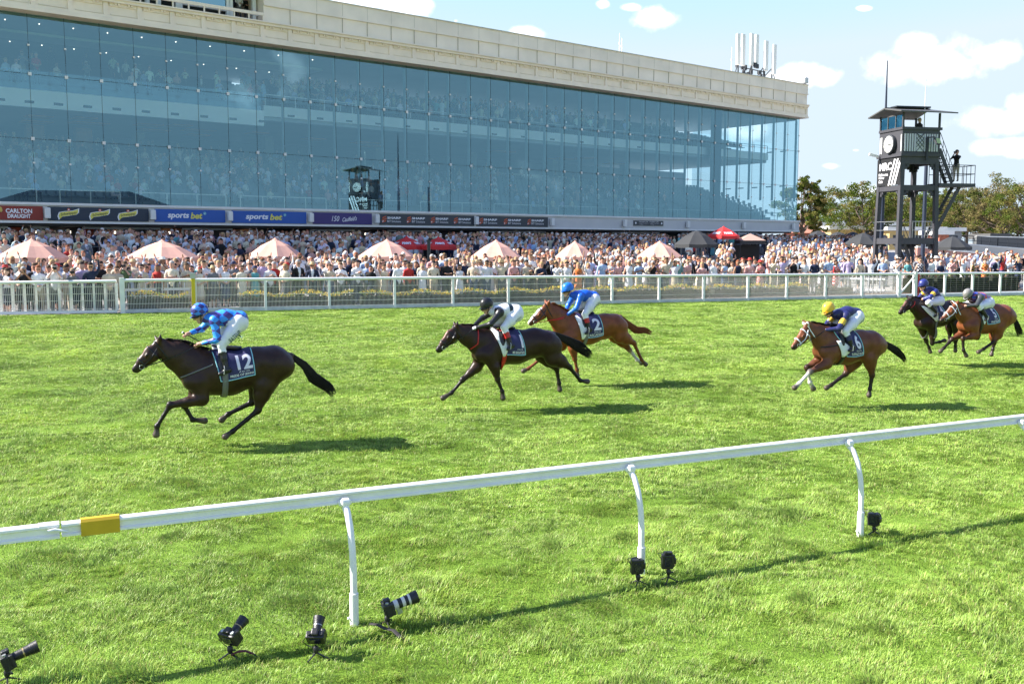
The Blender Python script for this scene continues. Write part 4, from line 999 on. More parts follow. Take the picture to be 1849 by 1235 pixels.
    V, Q = polygonize(hp_, .012); cutp = (V - (hc + fdn * .03)) @ fdn; V = V - np.outer(np.maximum(cutp, 0), fdn)
    V2 = V; HM = link('helmet', np_mesh('helmet', V2, Q), capm, J)
    b = MB(); ctr = hc + fdn * .012 + fw * .055; arc = [ctr + fw * (.1 * math.cos(a)) + np.array((0, 1, 0)) * .085 * math.sin(a) + fdn * .022 * math.cos(a) for a in np.linspace(-1.45, 1.45, 11)]
    inn = [q - fw * .05 * max(0, math.cos(a)) for q, a in zip(arc, np.linspace(-1.45, 1.45, 11))]
    vs = arc + inn; th = fdn * .008; vs2 = vs + [v + th for v in vs]; n = 11; fs = [(i, i + 1, n + i + 1, n + i) for i in range(n - 1)] + [(2 * n + i, 3 * n + i, 3 * n + i + 1, 2 * n + i + 1) for i in range(n - 1)] + [(i, 2 * n + i, 2 * n + i + 1, i + 1) for i in range(n - 1)]
    b.add(vs2, fs); b.build('peak', peak or capm, HM, smooth=True)
    b = MB(); gp = [radial(pr, hc + fdn * .045, fw * math.cos(a) + np.array((0, 1, 0)) * math.sin(a), .006, .25) for a in np.linspace(-1.9, 1.9, 17)]
    b.tube(gp, [.012] * 4 + [.022] * 9 + [.012] * 4, 8); b.build('goggles', M_goggle, J, smooth=True)
    b = MB(); b.tube([hc + fdn * .02 + np.array((0, .1, 0)), hc + fdn * .09 + fw * .01 + np.array((0, .075, 0)), hc + fdn * .165 + fw * .03, hc + fdn * .09 + fw * .01 - np.array((0, .075, 0)), hc + fdn * .02 - np.array((0, .1, 0))], .009, 6); b.build('chin_strap', M_black, J, smooth=True)
    # stirrup irons hang from the saddle but are filled by the boot
    for sg in (1, -1):
        a_ = np.array((lerp(an, to, .45)[0], sg * .31, lerp(an, to, .45)[2] - .035)); b = MB(); b.tube([a_ + (0, -.055, 0), a_ + (0, .055, 0), a_ + (-.01, .05, .09), a_ + (-.01, 0, .13), a_ + (-.01, -.05, .09), a_ + (0, -.055, 0)], .007, 6); b.build('stirrup', M_steel, J, smooth=True)
    if g.get('btext'):
        a, c = V3(*g['btext'][1], 0), V3(*g['btext'][2], 0); d = c - a; w_ = np.linalg.norm(d); d /= w_; nn = np.array((-d[2], 0, d[0])); nn = nn if nn[2] > 0 else -nn
        fn = lambda x, y: radial(pr, lerp(a, c, .5) + d * x + nn * y, (0, 1, 0), .007, .5, True)
        lettering('lettering', g['btext'][0], mat('print_green', (.05, .12, .08), .6), fn, w_, g['btext'][3], J, space=1.1, slices=4)
    return J, pr
def whip(F, a, b_, la, lb, label):
    p, q = F.l(*a, la), F.l(*b_, lb); m_ = MB(); m_.tube([p, lerp(p, q, .06), lerp(p, q, .3), q], [.016, .01, .008, .006], 8)
    t = empty('whip', F.o, 0, world=False); t.rotation_euler = (0, 0, F.th); m_.build('shaft', M_black, t, smooth=True); m_ = MB(); m_.tube([p - (q - p) * .02, p, lerp(p, q, .03)], [.012, .02, .012], 8); m_.build('knob', M_wcloth, t, smooth=True); tag(t, label, 'whip')
    return t
AZ = math.atan2(FU.y, FU.x) * .5 + R(25.5) * .5 + PI
bay_c = (.15, .052, .022); dk = (.018, .012, .010)
# --- number 12, leader
F12 = Frame(400, 115, (200, 530, 4.2023), AZ)
S12 = dict(mz=(192, 570), jw=(318, 458), pl=(378, 385), nm=(505, 470), nb=(645, 555), ch=(612, 665), sh=(745, 610), bm=(895, 605), fl=(1085, 555), rp=(1235, 525), r=(.2, .27, .335, .335, .3, .29),
    e1=(378, 305), e2=(335, 325), dk=(1368, 470), tail=[(1470, 545), (1540, 640), (1650, 710), (1700, 775)],
    nf=[(690, 800), (450, 848), (352, 1005), (345, 1070)], ff=[(640, 800), (553, 845), (622, 958), (712, 965)],
    nh=[(1145, 770), (1118, 885), (925, 1045), (868, 1085)], nhs=(1170, 690), fh=[(1110, 740), (1072, 825), (890, 915), (845, 955)], fhs=(1120, 660),
    hands=(668, 388), girth=(868, 620), numx=.74, numw=.42, namew=.66, breast=[(535, 640), (610, 605), (675, 575), (770, 535)], breastm=M_grey,
    sh_=0)
horse(F12, S12, 'leading dark bay horse with number 12 cloth at full stretch, far left', (.036, .017, .010), (.012, .009, .008), M_hair_b, '12', 'PRIDE OF JENNI', [(768, 418), (1072, 392), (1100, 622), (835, 680)], paints=[((300, 360), (215, 480), .03, (.22, .09, .06))], tailw=(.035, .055, .085, .075, .05))
J12 = dict(sh=(775, 195), hp=(960, 205), cap=(672, 145), face=(690, 200), arch=.035, kn=(838, 395), an=(878, 575), to=(828, 612), ne=(812, 352), nh=(668, 385), fe=(690, 270), fh=(582, 308), point=1, btext=('BATEUP', (885, 352), (968, 282), .085))
m12 = silk('blue_diamond_silk', (.04, .30, .95), (.06, .04, .24), 'diamond', 5.8)
m12b = silk('blue_sleeve_silk', (.04, .30, .95), (.06, .04, .24), 'diamond', 6.2)
jockey(F12, J12, 'jockey in blue and purple diamond silks crouched over the leading horse', m12, m12b, silk('blue_diamond_cap', (.05, .25, .85), (.04, .035, .2), 'diamond', 9))
whip(F12, (545, 295), (742, 402), -.06, .05, 'thin black whip with white knob held by the leading jockey')
# --- number 1
F1 = Frame(935, 94, (770, 500, 4.3), AZ)
S1 = dict(mz=(97, 562), jw=(195, 462), pl=(240, 405), nm=(318, 452), nb=(432, 510), ch=(415, 600), sh=(545, 555), bm=(700, 545), fl=(835, 512), rp=(925, 512), r=(.17, .25, .33, .31, .275, .26),
    e1=(240, 345), e2=(213, 345), dk=(985, 440), tail=[(1090, 490), (1190, 545), (1255, 595), (1280, 620)],
    nf=[(530, 700), (552, 795), (588, 888), (592, 925)], ff=[(390, 700), (280, 800), (195, 900), (128, 940)],
    nh=[(1040, 655), (1110, 700), (1195, 805), (1250, 812)], nhs=(985, 625), fh=[(950, 650), (1010, 712), (1030, 825), (1035, 870)], fhs=(905, 600),
    hands=(360, 400), girth=(610, 640), girthm=M_redl, numx=.86, numw=.12, namew=.62, flap=[(530, 405), (600, 500), (600, 620)], breast=[(355, 565), (400, 520), (412, 410)], breastm=M_redl, reinm=M_black)
horse(F1, S1, 'dark bay horse with number 1 cloth and red girth, left of chestnut horse', (.031, .0135, .009), (.012, .009, .008), M_hair_b, '1', 'MR BRIGHTSIDE', [(640, 452), (738, 438), (775, 625), (625, 625)], paints=[((175, 400), (110, 520), .03, (.25, .10, .07))], tailw=(.035, .07, .10, .08, .05))
J1 = dict(sh=(545, 270), hp=(680, 275), cap=(465, 222), face=(478, 278), arch=.03, kn=(603, 392), an=(655, 530), to=(632, 562), ne=(498, 368), nh=(375, 398), fe=(435, 320), fh=(362, 388), cuff=.85, wristm=M_redl, btext=('MACKINNON', (650, 340), (700, 305), .035))
jockey(F1, J1, 'jockey in white silks with black sash and black sleeves on the second horse', silk('white_silk', (.8, .8, .82)), silk('black_silk', (.012, .012, .014)), silk('black_cap', (.015, .015, .017)), hands='glove', ankle=M_redl, sash=(.55, .78, silk('dark_green_sash', (.012, .03, .035))))
# --- number 2, chestnut with white face
F2 = Frame(1050, 82, (940, 505, 6.176), AZ)
S2 = dict(mz=(110, 480), jw=(235, 385), pl=(305, 295), nm=(390, 400), nb=(490, 500), ch=(485, 640), sh=(600, 570), bm=(765, 555), fl=(935, 520), rp=(1040, 500), r=(.18, .26, .35, .32, .27, .25),
    e1=(318, 235), e2=(275, 228), dk=(1112, 412), tail=[(1190, 490), (1290, 565), (1390, 565), (1470, 600)],
    nf=[(585, 770), (605, 885), (630, 1005), (632, 1050)], ff=[(460, 740), (265, 850), (90, 990), (30, 1018)],
    nh=[(1175, 660), (1262, 705), (1350, 895), (1395, 945)], nhs=(1110, 620), fh=[(1140, 690), (1215, 785), (1300, 895), (1350, 930)], fhs=(1060, 620),
    hands=(490, 405), girth=(735, 640), numx=.72, numw=.36, namew=.75, flap=[(632, 410), (720, 500), (690, 670)], breast=[(330, 460), (400, 452), (480, 430)], breastm=M_redl, reinm=M_redl)
horse(F2, S2, 'chestnut horse with white face and number 2 cloth behind the second horse', (.20, .058, .020), (.17, .05, .018), M_hair_c, '2', 'CASCADIAN', [(650, 415), (900, 415), (935, 650), (690, 690)], socks=(('fh', 2),), paints=[((215, 320), (105, 450), .045, (.8, .78, .76)), ((100, 455), (85, 500), .035, (.7, .6, .56))], tailw=(.035, .06, .075, .06, .04))
J2 = dict(sh=(630, 180), hp=(795, 205), cap=(522, 108), face=(528, 168), arch=.03, kn=(718, 385), an=(765, 550), to=(728, 600), ne=(622, 320), nh=(505, 405), fe=(530, 290), fh=(485, 395), cuff=.8, btext=('SHINN', (760, 315), (835, 250), .06))
jockey(F2, J2, 'jockey in plain royal blue silks and cap on the chestnut horse', silk('royal_blue_silk', (.01, .10, .55)), silk('royal_blue_sleeve', (.012, .13, .62)), silk('royal_blue_cap', (.02, .18, .7)), ankle=M_redl)
# --- number 6
F6 = Frame(1520, 91, (1420, 540, 6.86), AZ)
S6 = dict(mz=(92, 590), jw=(225, 445), pl=(270, 335), nm=(375, 430), nb=(480, 510), ch=(440, 650), sh=(600, 590), bm=(745, 600), fl=(900, 570), rp=(1035, 545), r=(.175, .26, .345, .33, .29, .27),
    e1=(268, 305), e2=(200, 255), dk=(1150, 510), tail=[(1250, 570), (1360, 640), (1440, 710), (1478, 785)],
    nf=[(500, 800), (290, 905), (158, 1045), (100, 1098)], ff=[(400, 770), (252, 850), (292, 1030), (335, 1110)],
    nh=[(1040, 800), (1060, 945), (1035, 1110), (1027, 1165)], nhs=(1030, 720), fh=[(790, 830), (735, 925), (555, 1065), (495, 1100)], fhs=(840, 760),
    hands=(455, 380), girth=(715, 700), girthm=M_black, numx=.74, numw=.26, namew=.68, flap=[(640, 520), (760, 620), (700, 720)], breast=[(440, 600), (540, 580), (650, 550)], bridle=M_wcloth, breastm=M_black)
horse(F6, S6, 'bay horse with number 6 cloth and one white stocking galloping alone', bay_c, dk, M_hair_b, '6', 'BUFFALO RIVER', [(610, 400), (900, 430), (970, 730), (760, 745)], socks=(('nf', 2), ('ff', 1)), paints=[((165, 385), (120, 480), .022, (.75, .7, .68)), ((160, 400), (60, 570), .045, (.24, .08, .035))], tailw=(.035, .055, .075, .06, .03))
J6 = dict(sh=(665, 190), hp=(835, 200), cap=(520, 130), face=(540, 200), arch=.04, kn=(730, 400), an=(815, 590), to=(780, 640), ne=(650, 365), nh=(470, 388), fe=(510, 300), fh=(450, 365), cuff=.85, btext=('COFFEY', (800, 330), (880, 225), .06))
goldm = silk('gold_silk', (.75, .48, .05))
jockey(F6, J6, 'jockey in navy silks with gold armbands and gold cap on lone bay horse', silk('navy_silk', (.02, .022, .10)), silk('navy_sleeve', (.02, .022, .10)), goldm, hands='glove', bootm=M_black, ankle=M_navy, extra=goldm)
# --- number 5
F5 = Frame(1770, 73, (1615, 495, 7.718), AZ)
S5 = dict(mz=(660, 640), jw=(805, 520), pl=(868, 440), nm=(950, 530), nb=(1040, 600), ch=(985, 720), sh=(1130, 640), bm=(1260, 640), fl=(1400, 590), rp=(1500, 570), r=(.19, .27, .35, .33, .3, .28),
    e1=(890, 372), e2=(768, 352), dk=(1625, 570), tail=[(1680, 640), (1710, 720), (1740, 800), (1750, 870)],
    nf=[(1130, 850), (955, 900), (962, 1060), (1000, 1135)], ff=[(950, 830), (800, 910), (690, 1030), (640, 1075)],
    nh=[(1440, 840), (1385, 945), (1240, 1045), (1170, 1085)], nhs=(1450, 740), fh=[(1390, 870), (1388, 960), (1370, 1050), (1352, 1120)], fhs=(1400, 760),
    hands=(975, 440), girth=(1220, 740), girthm=M_black, numx=.7, numw=.22, namew=.72, flap=[(1205, 515), (1250, 600), (1250, 700)], bridle=M_wcloth)
horse(F5, S5, 'bright bay horse with number 5 cloth and white bridle, rightmost of the field', (.19, .058, .022), dk, M_hair_b, '5', 'PINSTRIPED', [(1240, 455), (1395, 450), (1475, 680), (1300, 715)], paints=[((770, 440), (680, 580), .03, (.4, .3, .26))], tailw=(.035, .05, .08, .09, .07))
J5 = dict(sh=(1125, 315), hp=(1275, 380), cap=(1025, 288), face=(1055, 352), arch=.03, kn=(1180, 450), an=(1285, 590), to=(1270, 640), ne=(1150, 430), nh=(985, 445), fe=(1050, 410), fh=(965, 440), cuff=.82)
jockey(F5, J5, 'jockey in orange and blue checks with grey cap on the rightmost horse', silk('orange_check_silk', (.62, .10, .04), (.04, .08, .40), 'check', 13), silk('grey_sleeve', (.05, .055, .06)), silk('grey_cap', (.22, .21, .2)))
whip(F5, (960, 398), (1132, 230), .0, .1, 'slim pale whip pointing up from the rightmost jockey')
# --- number 4
F4 = Frame(1685, 69.5, (1615, 495, 7.718), AZ)
S4 = dict(mz=(85, 530), jw=(190, 430), pl=(232, 355), nm=(300, 440), nb=(400, 520), ch=(375, 680), sh=(490, 590), bm=(640, 560), fl=(770, 520), rp=(870, 530), r=(.18, .26, .345, .31, .28, .26),
    e1=(250, 325), e2=(180, 310), dk=(985, 520), tail=[(1010, 600), (1020, 700), (1020, 780)],
    nf=[(535, 800), (528, 965), (630, 945), (700, 925)], ff=[(400, 790), (445, 935), (482, 1020), (492, 1060)],
    nh=[(880, 800), (852, 930), (850, 1000), (850, 1045)], nhs=(880, 700), fh=[(775, 740), (772, 830), (768, 880), (766, 910)], fhs=(800, 680),
    hands=(385, 350), girth=(590, 660), numx=.75, numw=.24, namew=.6, flap=[(430, 450), (520, 540), (575, 660)], breast=[(265, 470), (305, 430), (315, 380)], breastm=M_redl)
horse(F4, S4, 'dark brown horse with number 4 cloth half hidden by the rightmost horse', (.027, .013, .009), (.012, .009, .008), M_hair_b, '4', 'CLIMBING STAR', [(490, 430), (650, 425), (740, 640), (600, 660)], paints=[((150, 390), (90, 490), .03, (.2, .1, .08))])
J4 = dict(sh=(500, 235), hp=(590, 355), cap=(402, 148), face=(400, 215), arch=.02, kn=(470, 400), an=(590, 540), to=(560, 590), ne=(500, 320), nh=(400, 350), fe=(375, 300), fh=(310, 350), cuff=.85)
jockey(F4, J4, 'jockey in navy silks with gold armbands and navy cap on dark brown horse', silk('navy_silk_two', (.025, .027, .13)), silk('navy_sleeve_two', (.03, .04, .2)), silk('navy_cap', (.03, .04, .2)), extra=goldm)
# ================================================================ near rail with goose-neck posts
M_rail = mat('rail_white', (.88, .87, .86), .35, var=.06, vscale=5, spec=.5, detail=8)
RA, RB = G(640, 1128), G(1553, 968)
RU = (RB - RA).normalized(); RN = Vector((-RU.y, RU.x, 0)); RSP = (RB - RA).length / 2
NR = empty('running_rail', (RA.x, RA.y, plane_z(RA.x, RA.y))); tag(NR, 'white plastic running rail on curved posts across the foreground turf', 'rail')
def rpt(a, o, h): q = RA + RU * a + RN * o; return Vector((q.x, q.y, plane_z(q.x, q.y) + h))
prof = [(-.034, -.056), (-.034, -.04), (-.022, -.034), (-.010, -.03), (-.010, .012), (-.024, .018), (-.036, .026), (-.034, .042), (-.016, .056), (.016, .056), (.034, .042), (.036, .026), (.010, .012), (.010, -.03), (.034, -.04), (.034, -.056)]
H_R = 1.09
jl = -RSP * 1.9; 
def railseg(a0, a1, grow=1.0, col=M_rail, name='rail', pr_=prof):
    b = MB(); n = max(1, int((a1 - a0) / 4)); rows = []
    for i in range(n + 1):
        a = a0 + (a1 - a0) * i / n; rows.append([rpt(a, .27 + x * grow, H_R + z * grow) for x, z in pr_])
    k = len(pr_); V = [v for r_ in rows for v in r_]; Fc = [(i * k + j, i * k + (j + 1) % k, (i + 1) * k + (j + 1) % k, (i + 1) * k + j) for i in range(n) for j in range(k)]
    Fc += [tuple(range(k)), tuple(n * k + j for j in reversed(range(k)))]
    b.add(V, Fc); return b.build(name, col, NR, bevel=0)
def a_at(px):
    """distance along the rail met by pixel column px (at rail height)"""
    best = min(((abs(topx(rpt(a * .01, .27, H_R))[0] - px), a * .01) for a in range(-600, 3000)), key=lambda t: t[0]); return best[1]
aj = a_at(112)
railseg(-9, aj - .02, 1.06); railseg(aj, 60)
railseg(a_at(70), aj - .015, 1.14, name='rail_joiner'); railseg(a_at(145), a_at(215), 1.0, mat('yellow_sleeve', (.62, .40, .02), .5, var=.05, vscale=10), 'yellow_sleeve', [(-.04, -.068), (-.044, .045), (-.026, .066), (.026, .066), (.044, .045), (.04, -.068)])
b = MB(); b.tube([rpt(a_at(85), .21, H_R + .01), rpt(a_at(85) + .05, .21, H_R + .015), rpt(a_at(85) + .14, .215, H_R - .01)], [.012, .016, .008], 8); b.build('joiner_latch', M_rail, NR, smooth=True)
for k in range(-1, 16):
    a = k * RSP; b = MB()
    b.tube([rpt(a, 0, .0), rpt(a, 0, .3), rpt(a, .004, .5), rpt(a, .025, .68), rpt(a, .075, .85), rpt(a, .15, .97), rpt(a, .235, 1.03)], [.031] * 5 + [.032, .034], 12); b.build('post', M_rail, NR, smooth=True)
    b = MB(); b.tube([rpt(a, 0, -.05), rpt(a, 0, .29)], .04, 12); b.tube([rpt(a - .06, 0, .07), rpt(a - .04, 0, .07)], .012, 6); b.build('post_socket', M_rail, NR, smooth=True)
    b = MB(); b.tube([rpt(a - .05, .235, 1.045), rpt(a - .02, .215, 1.05), rpt(a + .02, .215, 1.05), rpt(a + .05, .235, 1.045)], [.025, .046, .046, .025], 10); b.build('rail_clamp', M_rail, NR, smooth=True)
# ================================================================ outside fence
M_wire = mat('pale_wire', (.76, .72, .66), .55)
def fpx(px, row=0.0):
    """point on the fence line under pixel column px (row: metres behind it)"""
    if px < 222 and row <= 0:
        s = 50.4 + (px / 222) * (s_fence(222) - 50.4); q = XY(px, s); return Vector((q.x, q.y, 0))
    q = XY(px, s_fence(px)) + FN * row; return Vector((q.x, q.y, 0))
FE = empty('track_fence', (fpx(700).x, fpx(700).y, .9)); tag(FE, 'long white fence of wire panels along the far side of the track', 'fence')
ZF = 1.2
def fz(px): q = fpx(px); return plane_z(q.x, q.y)
posts = [222, 354, 480, 595, 713, 818, 918, 1015, 1105, 1190, 1270, 1350, 1420, 1490, 1556, 1622, 1651, 1705, 1755, 1805, 1850, 1893]
for i, px in enumerate(posts):
    q = fpx(px); z = fz(px); big = px in (222, 1622, 1651); w = .085 if big else .05; b = MB()
    M = Matrix.Translation((q.x, q.y, z)) @ Matrix.Rotation(math.atan2(FU.y, FU.x), 4, 'Z')
    b.box((-w, -w, -.1), (w, w, ZF + (.1 if big else -.05)), M); b.build('post', M_rail, FE, bevel=.008)
for i in range(len(posts) - 1):
    a, c = fpx(posts[i]), fpx(posts[i + 1]); za, zc_ = fz(posts[i]), fz(posts[i + 1]); d = c - a; n = max(6, int(d.length / .052)); b = MB(); fnn = FN * .02
    gate = posts[i] == 1622
    if gate: b.bar((a.x, a.y, za + .1), (c.x, c.y, zc_ + 1.1), .06); b.build('gate_brace', M_rail, FE)
    if posts[i] >= 1651:
        b = MB()
        for h in [.16 + .11 * k for k in range(9)]: b.bar((a.x, a.y, za + h), (c.x, c.y, zc_ + h), .012)
        for k in range(1, int(d.length / .4)): q = a + d * (k * .4 / d.length); b.bar((q.x, q.y, za + .1), (q.x, q.y, za + ZF - .05), .006)
        b.build('wire_panel', mat('grey_wire', (.25, .25, .24), .5), FE)
    elif not gate:
        for k in range(1, n): q = a + d * k / n; z = za + (zc_ - za) * k / n; b.bar((q.x, q.y, z + .1), (q.x, q.y, z + ZF - .03), .011)
        for h in (.34, .62, .9): b.bar((a.x, a.y, za + h), (c.x, c.y, zc_ + h), .016)
        b.build('wire_panel', M_wire, FE)
a, c = fpx(222), fpx(2200)
b = MB(); b.tube([(a.x, a.y, fz(222) + ZF), (c.x, c.y, fz(2200) + ZF)], .058, 12); b.build('top_rail', M_rail, FE, smooth=True)
b = MB(); b.bar((a.x, a.y, fz(222) + .06), (c.x, c.y, fz(2200) + .06), .05, .16); b.build('bottom_board', mat('weathered_white', (.6, .62, .62), .7, var=.15, vscale=3), FE)
# yellow winning-post marker and red marker board
q = fpx(350) - FN * .12; t = empty('yellow_marker_post', (q.x, q.y, fz(350))); tag(t, 'yellow flat marker post in front of the white fence', 'post')
b = MB(); b.cbox((q.x, q.y, fz(350) + .6), (.13, .05, 1.3)); b.build('board', mat('marker_yellow', (.72, .55, .02), .5), t, bevel=.01)
b = MB(); b.cbox((q.x, q.y, fz(350) + 1.36), (.2, .1, .22)); b.build('cap', M_steel, t, bevel=.01)
q = fpx(1655) - FN * .1; t = empty('red_marker_post', (q.x, q.y, fz(1655))); tag(t, 'narrow red marker post beside the small white gate', 'post')
b = MB(); b.cbox((q.x, q.y, fz(1655) + .62), (.07, .05, 1.15)); b.build('board', mat('marker_red', (.55, .02, .02), .5), t, bevel=.01)
# picket fence at the left edge
PF = empty('picket_fence', (fpx(100).x, fpx(100).y, .9)); tag(PF, 'white slatted fence section at far left in front of the photographers', 'fence')
a, c = fpx(-60) - FN * .25, fpx(212) - FN * .05; d = c - a; zl = .9
b = MB(); b.tube([(a.x, a.y, zl + 1.17), (c.x, c.y, zl + 1.2)], .055, 12); b.build('top_rail', M_rail, PF, smooth=True)
b = MB(); n = int(d.length / .062)
for k in range(n): q = a + d * k / n; b.bar((q.x, q.y, zl + .1), (q.x, q.y, zl + 1.1), .012)
for h in (.2, .5, .75, 1.0): b.bar((a.x, a.y, zl + h), (c.x, c.y, zl + h), .016)
b.build('wire_panel', M_wire, PF)
n = int(d.length / .36)
for k in range(n + 1):
    q = a + d * k / n + FN * .06; b = MB(); M = Matrix.Translation((q.x, q.y, zl)) @ Matrix.Rotation(math.atan2(d.y, d.x), 4, 'Z'); b.box((-.045, -.012, .12), (.045, .012, 1.12), M); b.build('slat', M_rail, PF)
b = MB(); b.bar((a.x, a.y, zl + .1), (c.x, c.y, zl + .1), .06, .1); b.build('bottom_board', M_rail, PF)
# inner picket fence seen behind the wires, and one running away from us
def pickets(name, p, q, z, h, label, step=.2):
    t = empty(name, ((p.x + q.x) / 2, (p.y + q.y) / 2, z)); tag(t, label, 'fence'); d = q - p; n = int(d.length / step)
    for k in range(min(n, 98)):
        r_ = p + d * k / n; b = MB(); b.bar((r_.x, r_.y, z), (r_.x, r_.y, z + h), .09, .02, up=d.normalized()); b.build('picket', M_rail, t)
    b = MB(); 
    for hh in (.2, .75): b.bar((p.x, p.y, z + h * hh), (q.x, q.y, z + h * hh), .03, .08)
    b.build('crossbar', M_rail, t)
pickets('low_picket_fence', fpx(225, 2.0), fpx(352, 2.0), .93, 1.0, 'low white picket fence behind the wire fence left of the yellow post')
pickets('low_picket_fence', fpx(1568, 2.4), fpx(1610, .5), .9, 1.0, 'short white picket fence running back beside the small gate')
# planting between the fences
def leafclump(rs, n, lo, hi, size, fn=None):
    V = np.zeros((n, 4, 3)); c = lo + rs.rand(n, 3) * (hi - lo)
    if fn is not None: c = fn(c)
    a = rs.randn(n, 3); a /= np.linalg.norm(a, axis=1)[:, None]; b_ = np.cross(a, rs.randn(n, 3)); b_ /= np.linalg.norm(b_, axis=1)[:, None]
    s = size * (.6 + .8 * rs.rand(n))[:, None]
    V[:, 0] = c - a * s; V[:, 1] = c + b_ * s * .5; V[:, 2] = c + a * s; V[:, 3] = c - b_ * s * .5; return V
def foliage_mat(name, c1, c2, trans=.3):
    m = bpy.data.materials.new(name); m.use_nodes = True; t = m.node_tree
    for n in list(t.nodes): t.nodes.remove(n)
    o = t.nodes.new('ShaderNodeOutputMaterial'); at = t.nodes.new('ShaderNodeAttribute'); at.attribute_name = 'Col'
    d = t.nodes.new('ShaderNodeBsdfDiffuse'); tl = t.nodes.new('ShaderNodeBsdfTranslucent'); t.links.new(at.outputs['Color'], d.inputs[0]); t.links.new(at.outputs['Color'], tl.inputs[0])
    m1 = t.nodes.new('ShaderNodeMixShader'); m1.inputs[0].default_value = trans; t.links.new(d.outputs[0], m1.inputs[1]); t.links.new(tl.outputs[0], m1.inputs[2]); t.links.new(m1.outputs[0], o.inputs['Surface']); return m
M_leaf = foliage_mat('leaves', 0, 0)
def leaf_object(name, V, cols, rs, parent=None):
    n = len(V); Q = np.arange(n * 4).reshape(n, 4); C = np.repeat(cols, 4, axis=0); me = np_mesh(name, V.reshape(-1, 3), Q, False); set_col(me, C); return link(name, me, M_leaf, parent)
def hedge(px0, px1, row, h, label, flowers, seed, dens=260, wd=.5):
    rs = np.random.RandomState(seed); a, c = fpx(px0, row), fpx(px1, row); d = c - a; L_ = d.length
    t = empty('hedge', ((a.x + c.x) / 2, (a.y + c.y) / 2, .9)); tag(t, label, 'hedge', 'low hedges behind the wire fence')
    n = int(dens * L_); k = rs.rand(n) * L_; w = (rs.rand(n) - .5) * wd; hh = h * (.85 + .15 * np.sin(k * 3) + .1 * np.sin(k * 7.3)); z = .9 + rs.rand(n) ** .6 * hh
    du = np.array(d / L_); nn = np.array(FN); c0 = np.array(a) + du * k[:, None] + nn * w[:, None]; c0[:, 2] = z
    V = leafclump(rs, n, np.zeros(3), np.ones(3), .05) ; V = V - V.mean(1, keepdims=True) + c0[:, None]
    base = np.array((.05, .075, .02)) * (.5 + rs.rand(n)[:, None]); red = (rs.rand(n) < .25)[:, None]; base = np.where(red, np.array((.10, .045, .035)), base)
    leaf_object('foliage', V, base, rs, t)
    if flowers:
        n = int(150 * L_); k = rs.rand(n) * L_; c0 = np.array(a) + du * k[:, None] + nn * ((rs.rand(n) - .5) * wd * 1.1)[:, None]; c0[:, 2] = .9 + h * (.92 + .15 * np.sin(k * 3)) + rs.rand(n) * .14
        V = leafclump(rs, n, np.zeros(3), np.ones(3), .045); V = V - V.mean(1, keepdims=True) + c0[:, None]
        col = np.where((rs.rand(n) < .65)[:, None], np.array((.62, .44, .06)), np.array((.22, .30, .05))); leaf_object('flowers', V, col, rs, t)
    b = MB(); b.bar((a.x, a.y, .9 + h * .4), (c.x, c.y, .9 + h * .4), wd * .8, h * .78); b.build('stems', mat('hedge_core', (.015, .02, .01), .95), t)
hedge(234, 346, 1.1, .62, 'dark hedge with yellow flowering top left of the yellow post', True, 1)
hedge(440, 650, 1.1, .55, 'yellow topped hedge behind fence right of the leading jockey', True, 2)
hedge(664, 1300, 1.1, .5, 'long yellow topped hedge behind the middle of the fence', True, 3)
hedge(1310, 1480, 1.1, .48, 'sparse low hedge behind fence above the gold-capped jockey', True, 4, 160)
hedge(1500, 1560, 1.0, .42, 'short dark hedge just left of the small white gate', False, 6)
for i, (p0, p1, lab) in enumerate(((1660, 1702, 'first dark bush right of the red marker post'), (1708, 1752, 'second dark bush right of the red marker post'), (1758, 1802, 'third dark bush right of the red marker post'), (1808, 1856, 'dark bush behind fence at the right edge'))):
    hedge(p0, p1, .9, .95, lab, False, 20 + i, 420, .7)
# lawn strip and kerb behind the fence
def strip(name, r0, r1, p0, p1, z, m):
    V = [];
    for i in range(31):
        px = p0 + (p1 - p0) * i / 30
        for r_ in (r0, r1): q = fpx(px, r_); V.append((q.x, q.y, max(apron_z(q.x, q.y), .9) + z))
    me = bpy.data.meshes.new(name); me.from_pydata(V, [], [(2 * i, 2 * i + 2, 2 * i + 3, 2 * i + 1) for i in range(30)]); o = link(name, me, m); o['kind'] = 'structure'
strip('garden_bed', .15, 1.9, 230, 2100, .006, mat('mulch', (.09, .06, .04), .95, var=.4, vscale=12, bump=.8, bscale=60))
